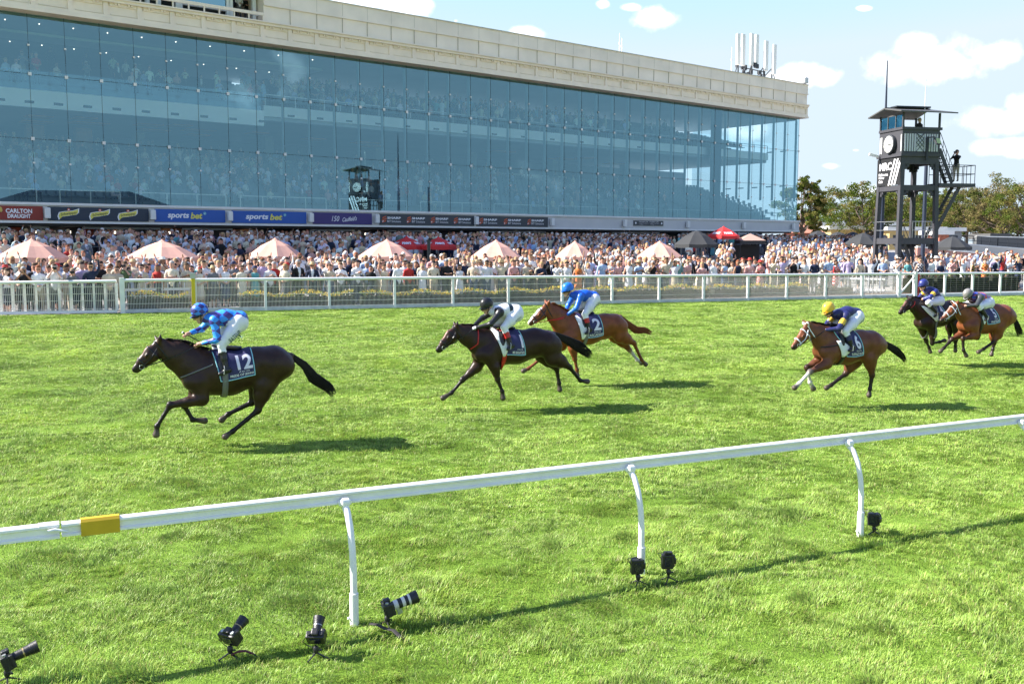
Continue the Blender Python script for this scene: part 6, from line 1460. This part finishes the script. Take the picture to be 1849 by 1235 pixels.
# low buildings behind
def block(px0, px1, s, y0, y1, m, label, roofm, roof=None, depth=5.0, windows=0, cat='building'):
    a, c = XY(px0, s), XY(px1, s); d = (c - a); w = d.length; z0 = 2.0; zt = CAMZ + (438 - y0) / s; ang = math.atan2(d.y, d.x)
    t = empty('low_building', (a.x, a.y, z0), ang, world=False); tag(t, label, cat); H_ = zt - z0; b = MB(); b.box((0, 0, 0), (w, depth, H_)); b.build('walls', m, t)
    if roof == 'hip': b = MB(); e = .6; b.add([(-e, -e, H_), (w + e, -e, H_), (w + e, depth + e, H_), (-e, depth + e, H_), (w * .4, depth * .5, H_ + 1.6), (w * .6, depth * .5, H_ + 1.6)], ((0, 1, 5, 4), (1, 2, 5), (2, 3, 4, 5), (3, 0, 4), (3, 2, 1, 0))); b.build('roof', roofm, t)
    else: b = MB(); b.box((-.5, -.5, H_), (w + .5, depth + .5, H_ + .55)); b.build('roof', roofm, t)
    for k in range(windows): x = w * (k + .5) / windows; b = MB(); b.box((x - w * .3 / windows, -.04, H_ * .35), (x + w * .3 / windows, -.003, H_ * .8)); b.build('window', M_dark, t)
    return t
M_tile = mat('terracotta_roof', (.42, .20, .14), .8, var=.15, vscale=3); M_brick = mat('red_brick', (.36, .13, .09), .85, var=.2, vscale=4); M_yelw = mat('ochre_wall', (.48, .36, .16), .8)
block(1432, 1480, 13, 421, 440, M_brick, 'small pavilion with terracotta hip roof beside the grandstand corner', M_tile, 'hip')
block(1450, 1610, 11, 408, 440, M_conc, 'long low white roofed building behind the small black parasols', M_white, windows=6)
block(1500, 1560, 12, 415, 440, M_yelw, 'ochre walled building with white roof left of the tower', M_white, windows=3)
block(1605, 1700, 12.5, 417, 440, M_yelw, 'ochre building with broad white roof seen through the tower', M_white, windows=3)
block(1695, 1712, 14, 424, 450, M_brick, 'narrow red brick block right of the tower', M_white)
block(1700, 1735, 12, 418, 440, M_conc, 'white roofed kiosk right of the narrow brick block', M_white, windows=1)
block(1790, 1812, 14.5, 430, 450, mat('dark_render', (.07, .075, .08), .8), 'dark square hut on the ramp deck', M_tow2)
# dark-roofed pavilion on the infield, mirrored in the glass at lower left
q = Vector((68, -2, 0)); t = empty('infield_pavilion', (68, -2, plane_z(68, -2)), R(60), world=False); tag(t, 'dark roofed pavilion behind the camera, mirrored in the lower left glass', 'building')
b = MB(); b.box((-14, 0, 0), (14, 12, 9)); b.build('walls', M_dark, t); b = MB(); b.add([(-16, -2, 9), (16, -2, 9), (16, 14, 9), (-16, 14, 9), (-7, 6, 12.5), (7, 6, 12.5)], ((0, 1, 5, 4), (1, 2, 5), (2, 3, 4, 5), (3, 0, 4), (3, 2, 1, 0))); b.build('roof', M_dark, t)
# ================================================================ trees
M_bark = mat('bark', (.12, .09, .07), .9, var=.3, vscale=3)
def tree(px, s, top_y, w_m, label, pal, seed, dens=1.0, base=None, trunk_y=None, gaps=.5):
    rs = np.random.RandomState(seed); q = XY(px, s); g0 = 2.0; top = CAMZ + (438 - top_y) / s; H_ = top - g0
    t = empty('broadleaf_tree', (q.x, q.y, g0), 0, world=False); tag(t, label, 'tree', 'trees behind the racecourse buildings')
    b = MB(); lean = rs.randn(2) * .3; b.tube([(0, 0, -.3), (lean[0] * .3, lean[1] * .3, H_ * .2), (lean[0], lean[1], H_ * .42)], [.34, .26, .2], 8)
    cl = []; nl = 13
    for i in range(nl):
        a = 2.4 * i + rs.rand(); f = (i + .5) / nl; zz = H_ * (.32 + .58 * f); rr_ = w_m * (.46 * math.sin(PI * (.22 + .68 * f)) + .06) * (.75 + .4 * rs.rand())
        e = np.array((math.cos(a) * rr_, math.sin(a) * rr_, zz + rs.rand() * H_ * .06)); st = np.array((lean[0], lean[1], H_ * (.2 + .25 * f)))
        mid_ = st * .5 + e * .5 + np.array((0, 0, -.05 * H_)); b.tube([st, mid_, e], [.14, .08, .03], 6); cl.append(e)
        for k in range(3): e2 = e + rs.randn(3) * np.array((w_m * .14, w_m * .14, H_ * .07)); b.tube([mid_, e2], [.05, .015], 5); cl.append(e2)
    cl.append(np.array((lean[0], lean[1], H_ * .93)))
    b.build('trunk', M_bark, t, smooth=True)
    Vs = []; Cs = []
    for c in cl:
        for _ in range(4):
            cc_ = c + rs.randn(3) * np.array((w_m * .075, w_m * .075, H_ * .045)); r_ = (.055 + .05 * rs.rand()) * w_m; n = int(62 * dens); u_ = rs.randn(n, 3); u_ /= np.linalg.norm(u_, axis=1)[:, None]; p = cc_ + u_ * r_ * (rs.rand(n) ** .45)[:, None] * np.array((1, 1, .72))
            V = leafclump(rs, n, np.zeros(3), np.ones(3), .15); V = V - V.mean(1, keepdims=True) + p[:, None]; Vs.append(V)
            hue = pal[rs.randint(len(pal))]; Cs.append(np.array(hue) * (.7 + .6 * rs.rand(n))[:, None])
    leaf_object('crown', np.concatenate(Vs), np.concatenate(Cs), rs, t)
ol = [(.13, .15, .035), (.09, .12, .025), (.17, .17, .045), (.08, .12, .02), (.20, .16, .06)]; gr = [(.10, .15, .03), (.07, .12, .02), (.14, .18, .035)]; br = [(.18, .16, .06), (.14, .15, .05), (.10, .13, .03), (.22, .18, .08)]
for i, (px, s, ty, w_, lab, pal) in enumerate((
    (1452, 13.5, 322, 5.2, 'olive brown tree directly beside the grandstand corner', ol), (1548, 12, 335, 9.5, 'broad olive tree between grandstand and tower', ol), (1505, 9, 372, 10, 'low pale green tree far behind the small parasols', gr),
    (1625, 10.5, 342, 10, 'green tree seen through the legs of the tower', gr + ol), (1690, 9.5, 345, 9, 'mixed green tree behind the tower stairs', ol + gr), (1745, 10, 342, 10, 'bronze green tree right of the balcony photographer', br),
    (1800, 10.5, 328, 10.5, 'tall brownish tree near the right edge', br), (1856, 11, 330, 10, 'brown olive tree cut by the right edge', br + ol), (1660, 8.5, 362, 10, 'low green tree behind the ochre building', gr), (1775, 9.0, 372, 12, 'dark green bushy tree low behind the ramp', gr), (1835, 9.5, 375, 11, 'dark olive shrub tree at lower right edge', gr + ol), (1590, 9.0, 368, 9, 'low olive tree left of the tower legs', ol), (1720, 8.8, 370, 10, 'low olive tree right of the tower legs', ol))):
    tree(px, s, ty, w_, lab, pal, 100 + i)
# ================================================================ people
M_person = mat('person', (.5, .4, .35), .75, var=.08, vscale=14, bump=.25, bscale=14, attr='Col', spec=.25)
PALS = dict(white=(.78, .78, .80), blue=(.38, .50, .72), navy=(.02, .028, .06), black=(.015, .015, .017), beige=(.58, .50, .38), pink=(.66, .36, .34), red=(.48, .04, .035), grey=(.20, .21, .23), teal=(.12, .36, .38), orange=(.60, .18, .05), lilac=(.48, .40, .60), green=(.12, .20, .10), cream=(.70, .64, .50), yellow=(.66, .55, .12))
HAIR = dict(dark=(.02, .014, .01), brown=(.07, .04, .02), fair=(.38, .26, .12), grey=(.36, .35, .34), red=(.22, .07, .03))
SKIN = [(.58, .34, .25), (.64, .40, .31), (.50, .28, .19), (.66, .37, .28), (.34, .19, .12), (.60, .30, .22)]
def body_prims(sex, pose, rs, seated=False):
    pr = []
    def A(a, b, ra, rb, lab, k=.03, ys=1.0): pr.append(prim(a, b, ra, rb, lab, k, ys))
    w = .19 if sex == 'man' else .165; lift = -.42 if seated else 0.0
    S = lambda x, y, z: np.array((x, y, z + lift))
    A(S(0, 0, 1.62), S(0, -.01, 1.69), .088, .098, 'skin', .03); A(S(0, -.03, 1.575), S(0, -.045, 1.56), .06, .045, 'skin', .03); A(S(0, -.1, 1.63), S(0, -.11, 1.605), .012, .017, 'skin', .02)
    for sg in (-1, 1): A(S(sg * .088, .01, 1.64), S(sg * .09, .012, 1.615), .02, .014, 'skin', .01)
    A(S(0, .0, 1.725), S(0, .035, 1.705), .1, .098, 'hair', .01)
    if sex == 'woman': A(S(0, .05, 1.68), S(0, .07, 1.47), .088, .06, 'hair', .02, 1); A(S(.07, .02, 1.6), S(.08, .0, 1.46), .035, .03, 'hair', .02); A(S(-.07, .02, 1.6), S(-.08, .0, 1.46), .035, .03, 'hair', .02)
    A(S(-.04, -.085, 1.655), S(.04, -.085, 1.655), .022, .022, 'glasses', .004)
    A(S(0, .01, 1.44), S(0, 0, 1.56), .062, .052, 'skin', .02)
    A(S(-w + .05, 0, 1.40), S(w - .05, 0, 1.40), .085, .085, 'top', .05); A(S(0, 0, 1.38), S(0, .0, 1.12), .145, .125, 'top', .05, .8)
    A(S(-.05, -.02, 1.30), S(.05, -.02, 1.30), .1, .1, 'top', .05, .9); A(S(0, 0, 1.12), S(0, 0, .98), .13, .15, 'top', .05, .82)
    if seated:
        for sg in (-1, 1):
            A(S(sg * .09, 0, .93), S(sg * .11, -.42, .93), .09, .07, 'bottom', .03); A(S(sg * .11, -.42, .93), S(sg * .11, -.4, .52), .062, .045, 'bottom', .02); A(S(sg * .11, -.38, .47), S(sg * .11, -.5, .45), .045, .035, 'shoes', .02)
    elif sex == 'woman':
        A(S(0, 0, .98), S(0, 0, .55), .16, .2, 'bottom', .05, .8)
        for sg in (-1, 1): A(S(sg * .08, 0, .6), S(sg * .08, 0, .1), .055, .035, 'skin', .02); A(S(sg * .08, 0, .06), S(sg * .08, -.12, .035), .035, .03, 'shoes', .02)
    else:
        d = rs.uniform(-.04, .04)
        for sg in (-1, 1): A(S(sg * .085, 0, .95), S(sg * .1, d * sg, .5), .1, .068, 'bottom', .03); A(S(sg * .1, d * sg, .5), S(sg * .11, d * sg, .1), .062, .05, 'bottom', .02); A(S(sg * .11, d * sg, .06), S(sg * .12, d * sg - .16, .04), .045, .035, 'shoes', .02)
    arm = dict(hands_down=[((.24, .02, 1.15), (.25, -.06, .88))] * 2, hands_clasped=[((.25, .0, 1.16), (.03, -.2, 1.05))] * 2, clapping=[((.27, -.05, 1.2), (.03, -.28, 1.32))] * 2,
               filming=[((.27, -.16, 1.28), (.05, -.32, 1.58))] * 2, arm_raised=[((.28, -.05, 1.6), (.24, -.1, 1.95)), ((.26, 0, 1.16), (.12, -.2, 1.1))], arms_raised=[((.30, -.04, 1.62), (.2, -.08, 1.92))] * 2,
               shooting=[((.25, -.17, 1.3), (.06, -.2, 1.58)), ((.22, -.2, 1.3), (.05, -.24, 1.56))], holding_a_drink=[((.25, -.05, 1.18), (.1, -.25, 1.27)), ((.25, .02, 1.15), (.25, -.05, .88))], arms_folded=[((.26, -.05, 1.16), (-.08, -.2, 1.2))] * 2)[pose]
    for sg, (e, h) in zip((1, -1), arm):
        sh = np.array((sg * w, 0, 1.405 + lift)); e = np.array((sg * e[0], e[1], e[2] + lift)); h = np.array((sg * h[0], h[1], h[2] + lift)); long_ = sex == 'man'
        A(sh, e, .058, .045, 'sleeve', .025); A(e, lerp(e, h, .85), .043, .03, 'fore', .02); A(lerp(e, h, .9), h + (h - e) * .22, .035, .03, 'skin', .015)
    return pr
POSES = ['hands_down', 'hands_clasped', 'clapping', 'filming', 'arm_raised', 'arms_raised', 'shooting', 'holding_a_drink', 'arms_folded']
rsp = random.Random(11); BV = {}
def variant(sex, pose, seated=False, h=.028):
    k = (sex, pose, seated, h)
    if k not in BV:
        pr = body_prims(sex, pose, rsp, seated); V, Q = polygonize(pr, h); lab = labels_at(pr, V).argmin(1); names = [p[4] for p in pr]; BV[k] = (V, Q, np.array([names[i] for i in lab]))
    return BV[k]
def person_cols(V, lab, top, bottom, hair, skin, glasses, suit, sleeves, lift=0.0, pattern=None, rs=None):
    C = np.zeros((len(V), 3)); pal = dict(skin=skin, hair=hair, top=top, bottom=bottom, shoes=(.02, .018, .016), glasses=(.012, .012, .014) if glasses else skin, sleeve=top if sleeves > 0 else skin, fore=top if sleeves > 1 else skin)
    for k, c in pal.items(): C[lab == k] = c
    z = V[:, 2] - lift
    if suit:
        m = (lab == 'top') & (V[:, 1] < -.03) & (np.abs(V[:, 0]) < .05 * np.clip((z - 1.0) / .4, 0, 1) + .012) & (z > 1.1); C[m] = (.75, .76, .8)
        m = (lab == 'top') & (V[:, 1] < -.03) & (np.abs(V[:, 0]) < .022) & (z > 1.12) & (z < 1.42); C[m] = suit if isinstance(suit, tuple) else C[m]
    if pattern is not None: m = (lab == 'top') | (lab == 'bottom'); f = (np.sin(V[:, 0] * 40) * np.sin(V[:, 2] * 37) > .15) & m; C[f] = pattern
    return C
def hat_mesh(kind):
    b = MB()
    if kind == 'cap': b.tube([(0, .01, 1.70), (0, .012, 1.75), (0, .015, 1.79), (0, .015, 1.808)], [.108, .105, .075, .02], 12); b.cbox((0, -.12, 1.715), (.13, .11, .014))
    elif kind == 'brim': b.tube([(0, .01, 1.712), (0, .01, 1.722)], [.2, .195], 16); b.tube([(0, .01, 1.722), (0, .01, 1.78), (0, .01, 1.825)], [.112, .105, .085], 14)
    else: b.tube([(.03, .0, 1.75), (.03, .0, 1.765)], [.13, .11], 12); b.tube([(.08, .0, 1.76), (.1, .02, 1.86)], [.04, .01], 6)
    me = bpy.data.meshes.new('hat'); me.from_pydata(b.v, [], b.f); return me
HATS = {k: hat_mesh(k) for k in ('cap', 'brim', 'fascinator')}
M_hat = {n: mat('hat_' + n, c, .7) for n, c in (('white', (.75, .74, .7)), ('straw', (.55, .42, .24)), ('black', (.02, .02, .02)), ('navy', (.02, .03, .09)), ('red', (.5, .04, .03)))}
def anchor(px):
    A = [(-40, 'at the far left edge'), (30, 'below the leftmost parasol'), (95, 'right of the leftmost parasol'), (150, 'behind the slatted fence end'), (200, 'at the big white gate post'), (245, 'left of second pink parasol'), (290, 'below second pink parasol'), (335, 'behind the yellow marker post'), (385, 'above the leading jockey'),
         (440, 'left of third pink parasol'), (490, 'below third pink parasol'), (540, 'right of third pink parasol'), (590, 'behind fourth fence bay'), (640, 'left of fourth pink parasol'), (690, 'below fourth pink parasol'), (735, 'left of the dark post'), (785, 'right of the dark post'), (830, 'above the leading black-capped jockey'), (885, 'below fifth pink parasol'),
         (935, 'right of fifth pink parasol'), (985, 'above the blue-capped jockey'), (1035, 'below sixth pink parasol'), (1085, 'right of sixth pink parasol'), (1135, 'left of seventh pink parasol'), (1185, 'below seventh pink parasol'), (1235, 'below the big black parasol'), (1285, 'below the single red parasol'), (1335, 'below the dusty pink gazebo'),
         (1385, 'below the grandstand corner'), (1430, 'below the olive tree'), (1475, 'above the gold-capped jockey'), (1525, 'left of the tower'), (1575, 'at the left tower leg'), (1622, 'at the right tower legs'), (1670, 'above the navy-capped jockey'), (1715, 'below the wide black parasol'), (1765, 'above the grey-capped jockey'), (1815, 'near the right edge')]
    return min(A, key=lambda t: abs(t[0] - px))[1]
used = set()
GARM = {'man': ['shirt', 'suit', 'polo shirt', 'T-shirt'], 'woman': ['dress', 'top', 'patterned dress', 'blouse']}
def person(px, pos, yaw, row, rs, pose=None, force=None, where=None):
    for _ in range(60):
        sex = rs.choice(['man', 'man', 'man', 'woman', 'woman']); po = pose or rs.choices(POSES, (14, 16, 18, 12, 9, 5, 3, 9, 8))[0]
        if force: sex = force.get('sex', sex)
        ga = rs.choices(GARM[sex], (6, 2.4, 1.6, 1.8) if sex == 'man' else (4, 3, 2, 1))[0]
        if ga == 'suit': cn = rs.choice(['navy', 'navy', 'black', 'grey', 'beige'])
        else: cn = rs.choices(['white', 'blue', 'navy', 'black', 'beige', 'pink', 'red', 'grey', 'teal', 'orange', 'lilac', 'green', 'cream', 'yellow'], (40, 11, 7, 6, 9, 7, 2.5, 4, 1.2, .7, 2, .8, 10, .4))[0]
        if force: ga = force.get('ga', ga); cn = force.get('cn', cn)
        hn = rs.choices(list(HAIR), (6, 6, 3, 4, .6))[0]; hat = rs.choices([None, 'cap', 'brim', 'fascinator'], (13, 2, 1.6, 0) if sex == 'man' else (12, .5, 1.5, 1.5))[0]
        if force and 'hat' in force: hat = force['hat']
        hc_ = rs.choice(list(M_hat)); 
        if force and 'hc' in force: hc_ = force['hc']
        look = {None: hn + ' hair', 'cap': hc_ + ' cap', 'brim': hc_ + ' brimmed hat', 'fascinator': hc_ + ' fascinator'}[hat]
        lab = '%s in %s %s %s, %s, %s %s' % (sex, cn, ga, po.replace('_', ' ').replace('shooting', 'aiming camera').replace('filming', 'holding phone up'), look, row, where or anchor(px))
        if len(lab.split()) > 16: lab = lab.replace(' brimmed hat', ' hat').replace('patterned dress', 'print dress')
        if len(lab.split()) > 16: lab = lab.replace('the ', '')
        if lab not in used and len(lab.split()) <= 16: break
    used.add(lab)
    V, Q, L_ = variant(sex, po); sc = rs.uniform(.95, 1.06) * (1.0 if sex == 'man' else .94); mir = rs.choice((-1, 1))
    c0_ = PALS[cn]; j = rs.uniform(.88, 1.08); top = tuple(min(.82, c * j) for c in c0_); bot = top if ga == 'suit' or 'dress' in ga else rs.choice([(.02, .025, .05), (.03, .03, .03), (.10, .10, .11), (.45, .38, .28), (.05, .07, .14)])
    skin = rs.choice(SKIN); pat = rs.choice([(.75, .7, .68), (.55, .1, .1), (.1, .2, .3), (.7, .5, .1)]) if ga == 'patterned dress' else None
    C = person_cols(V, L_, top, bot, HAIR[hn], skin, rs.random() < .5, rs.choice([(.03, .04, .12), (.2, .02, .03), True]) if ga == 'suit' else None, 2 if ga in ('shirt', 'suit', 'blouse') else (1 if sex == 'man' or rs.random() < .4 else 0), 0, pat)
    V2 = V * sc; V2 = V2 * np.array((mir, 1, 1)); Q2 = Q if mir > 0 else Q[:, ::-1]
    me = np_mesh('person', V2, Q2); set_col(me, C); o = link('person', me, M_person, loc=pos); o.rotation_euler = (0, 0, yaw); o.scale = (1, 1, 1)
    tag(o, lab, 'spectator', 'spectators behind the track fence')
    if hat:
        h = bpy.data.objects.new('hat', HATS[hat].copy()); COL.objects.link(h); h.parent = o; h.scale = (sc, sc, sc); h.data.materials.append(M_hat[hc_])
    if po == 'shooting':
        t = empty('held_camera', pos, yaw, world=False); b = MB(); b.cbox((0, -.17 * sc, 1.655 * sc), (.15, .06, .1)); b.build('body', M_cam, t, bevel=.01); b = MB(); b.tube([(0, -.2 * sc, 1.655 * sc), (0, -.36 * sc, 1.65 * sc)], [.04, .05], 12); b.build('lens', M_cam, t, smooth=True)
        tag(t, ('black camera held up by ' + lab.replace(' aiming camera', '').replace(' in ', ' in ').split(',')[0] + ', ' + (where or anchor(px))), 'camera', 'cameras held by photographers')
    if po == 'filming':
        t = empty('phone', pos, yaw, world=False); b = MB(); b.cbox((0, -.345 * sc, 1.62 * sc), (.15, .01, .075)); b.build('handset', M_black, t, bevel=.004)
        tag(t, ('phone held up by ' + lab.replace(' holding phone up', '').split(',')[0] + ', ' + (where or anchor(px))), 'phone', 'phones held up by spectators')
    return o
FYAW = math.atan2(FU.y, FU.x)          # facing the track
cand = []; off_ = []; rs = random.Random(23)
def rows_for(px): return 7 if px < 1150 else (6 if px < 1400 else (4 if px < 1560 else 3))
for row in range(8):
    px_ = -20.0
    while px_ < 2120:
        left = px_ < 222
        f = (.42 if left else 2.15) + row * (.62 if row < 4 else .7) + rs.uniform(-.14, .14)
        if left and row > 7: break
        q = fpx(px_, f) if not left else fpx(px_) + FN * f
        z = gz(q.x, q.y) + (.0 if row < 2 else rs.choice([0, 0, 0, .0, .18]) )
        s = topx((q.x, q.y, z + 1))[2]; s = FPX / s
        p2 = topx((q.x, q.y, z + 1))[0]
        if row > 3 and any(abs(p2 - a_) < hw_ and abs(s - b_) < 2.0 for a_, b_, hw_ in ((62, 40, 55), (296, 39, 55), (499, 37, 45), (700, 36.5, 46), (896, 34.5, 42), (1038, 32, 34), (1190, 32, 38))): px_ += 20; continue
        if row < rows_for(px_) and rs.random() > (.05 if px_ < 1400 else (.22 if px_ < 1600 else .3)): (cand if p2 < 1862 else off_).append((row, p2, Vector((q.x, q.y, z)), s))
        px_ += rs.uniform(.50, .72) * s
ROWN = ['front row', 'second row', 'third row', 'fourth row', 'fifth row', 'sixth row', 'back row', 'back row']
cand.sort(key=lambda t: (t[0] - t[3] * .04)); indiv = cand[:292]; rest = cand[292:] + off_
for row, px, q, s in indiv:
    pose = None
    if row == 0 and px < 230: pose = rs.choice(['shooting', 'shooting', None, 'hands_clasped'])
    person(px, q, FYAW + rs.gauss(-.12, .28), ROWN[row], rs, pose)
# people picked out in the photograph
def at(px, s, yhead, **k):
    z = CAMZ + (438 - yhead) / s - 1.78; q = XY(px, s, z + 1); q.z = z; return q
person(1727, at(1727, 30.2, 275), TA - 1.0, '', rs, 'shooting', dict(sex='man', ga='shirt', cn='black', hat='cap', hc='black'), 'on the tower balcony')
person(1631, tp(.35, .75, 8.95), TA + .1, '', rs, 'hands_clasped', dict(sex='man', ga='suit', cn='navy', hat='brim', hc='straw'), 'in the tower cabin')
person(1658, tp(1.45, .6, 8.9), TA + .3, '', rs, 'hands_clasped', dict(sex='man', ga='shirt', cn='black', hat=None), 'in the tower cabin')
BYAW = math.atan2(BU.y, BU.x)
person(443, fac(w_at(443, .9), 17.7, .9), BYAW, '', rs, 'hands_clasped', dict(sex='man', ga='shirt', cn='white', hat=None), 'in the rooftop commentary box')
person(455, fac(w_at(456, 1.5), 17.6, 1.5), BYAW, '', rs, 'arms_folded', dict(sex='man', ga='shirt', cn='black', hat=None), 'at back of commentary box')
# the rest of the crowd: beyond 300, one object
VS = []; QS = []; CS = []; nv = 0
def add_stuff(pos, yaw, sex, pose, seated, rs, h=.045, dim=1.0):
    global nv
    V, Q, L_ = variant(sex, pose, seated, h); cn = rs.choices(['white', 'blue', 'navy', 'black', 'beige', 'pink', 'red', 'grey', 'teal', 'lilac', 'cream'], (38, 14, 12, 7, 7, 5, 2, 5, 1.5, 2, 7))[0]; suit = sex == 'man' and rs.random() < .2
    if suit: cn = rs.choice(['navy', 'black', 'grey'])
    top = tuple(c * rs.uniform(.85, 1.05) for c in PALS[cn]); bot = top if suit or (sex == 'woman' and rs.random() < .7) else rs.choice([(.02, .025, .05), (.03, .03, .03), (.12, .12, .13), (.4, .34, .26)])
    C = person_cols(V, L_, top, bot, HAIR[rs.choice(list(HAIR))] if rs.random() > .15 else (.75, .72, .66), rs.choice(SKIN), rs.random() < .5, (.03, .04, .12) if suit else None, rs.choice((1, 2)) if sex == 'man' else rs.choice((0, 1, 2)), -.42 if seated else 0)
    c, s_ = math.cos(yaw), math.sin(yaw); k = rs.uniform(.94, 1.05); m = rs.choice((-1, 1)); X, Y = V[:, 0] * m * k, V[:, 1] * k
    W_ = np.stack([X * c - Y * s_ + pos[0], X * s_ + Y * c + pos[1], V[:, 2] * k + pos[2]], 1)
    VS.append(W_); QS.append((Q if m > 0 else Q[:, ::-1]) + nv); CS.append(C); nv += len(V)
for row, px, q, s in rest: add_stuff(q, FYAW + rs.gauss(-.1, .3), rs.choice(['man', 'man', 'woman']), rs.choices(POSES, (16, 18, 14, 8, 6, 4, 2, 10, 8))[0], False, rs, .04)
# the enclosure between the front crowd and the grandstand
n_en = 0
for i in range(7000):
    px = rs.uniform(-20, 1600); sF = s_fence(px); sB = s_bld(px) if px < 1437 else 16.5
    u_ = rs.random(); s = 1 / (1 / (sF * .84) * (1 - u_) + u_ / (sB * .985 if px < 1437 else 15.5))
    q = XY(px, s, 2); z = gz(q.x, q.y); B = -(q - BA).dot(BN); F = (q - FA).dot(FN); r_ = F / (F + max(B, 0.01))
    dn = .55 if px < 480 else (.75 if px < 1000 else 1.0)
    if r_ < .7 and px < 700: dn *= .45
    if r_ > .98 or B < .5: continue
    if 1200 < px < 1380 and r_ > .5: dn *= .35
    if any(abs(px - a_) < w_ and s > b_ - 1.6 for a_, b_, w_ in ((62, 40, 62), (296, 39, 65), (499, 37, 52), (700, 36.5, 54), (896, 34.5, 48), (1038, 32, 40), (1190, 32, 45), (1256, 27, 42), (1353, 24, 30), (735, 29.5, 34), (792, 29.5, 34))): continue
    if rs.random() > dn: continue
    key = (round(q.x / .62), round(q.y / .62))
    if key in used: continue
    used.add(key); n_en += 1
    add_stuff((q.x, q.y, z), FYAW * .5 + BYAW * .5 + rs.gauss(-.05, .35), rs.choice(['man', 'man', 'woman']), rs.choices(POSES, (20, 18, 12, 4, 2, 1, 0, 12, 10))[0], False, rs, .055)
    if n_en > 1500: break
for k in range(60):
    px = rs.uniform(1660, 1860); s = rs.uniform(24, 30); q = XY(px, s, 2); add_stuff((q.x, q.y, gz(q.x, q.y)), FYAW + rs.gauss(0, .4), rs.choice(['man', 'woman']), rs.choice(POSES[:4]), False, rs, .05)
# seated and standing spectators behind the glass
for (m0, z0, m1, z1, n), we, up_ in ((LR, w_at(1400), 0), (UR, WB - 4, 1)):
    for i in range(n):
        m = m0 + (m1 - m0) * (i + .5) / n; z = z0 + (z1 - z0) * (i + 1) / n; w = W0 + .5
        while w < we:
            px = topx(fac(w, z + .8, m))[0]
            if up_: p = .15 if px < 478 else (.72 if px < 900 else (.5 if px < 1080 else .06))
            else: p = .48 if px < 480 else (.36 if px < 760 else (.3 if px < 980 else (.14 if px < 1180 else .02)))
            if rs.random() < p * (.8 + .4 * math.sin(w * .9 + i)):
                st = rs.random() < (.55 if up_ else .12); q = fac(w + .22, z, m)
                add_stuff(q, BYAW + rs.gauss(0, .3), rs.choice(['man', 'man', 'woman']), rs.choice(['hands_clasped', 'clapping', 'holding_a_drink', 'hands_down', 'arm_raised'] if st else ['hands_clasped', 'clapping', 'holding_a_drink']), not st, rs, .06)
            w += .55
for k in range(70):       # people standing on the concourses
    w = rs.uniform(W0 + 1, w_at(1060)); q = fac(w, 8.9, rs.uniform(11.1, 11.6)); add_stuff(q, BYAW + rs.gauss(0, .5), rs.choice(['man', 'woman']), rs.choice(POSES[:2]), False, rs, .06)
me = np_mesh('crowd', np.concatenate(VS), np.concatenate(QS)); set_col(me, np.concatenate(CS)); co = link('crowd', me, M_person); tag(co, 'dense racegoing crowd filling the enclosure and the seats behind the glass', 'crowd', kind='stuff')
print('CROWD', len(indiv), len(rest), n_en, nv)
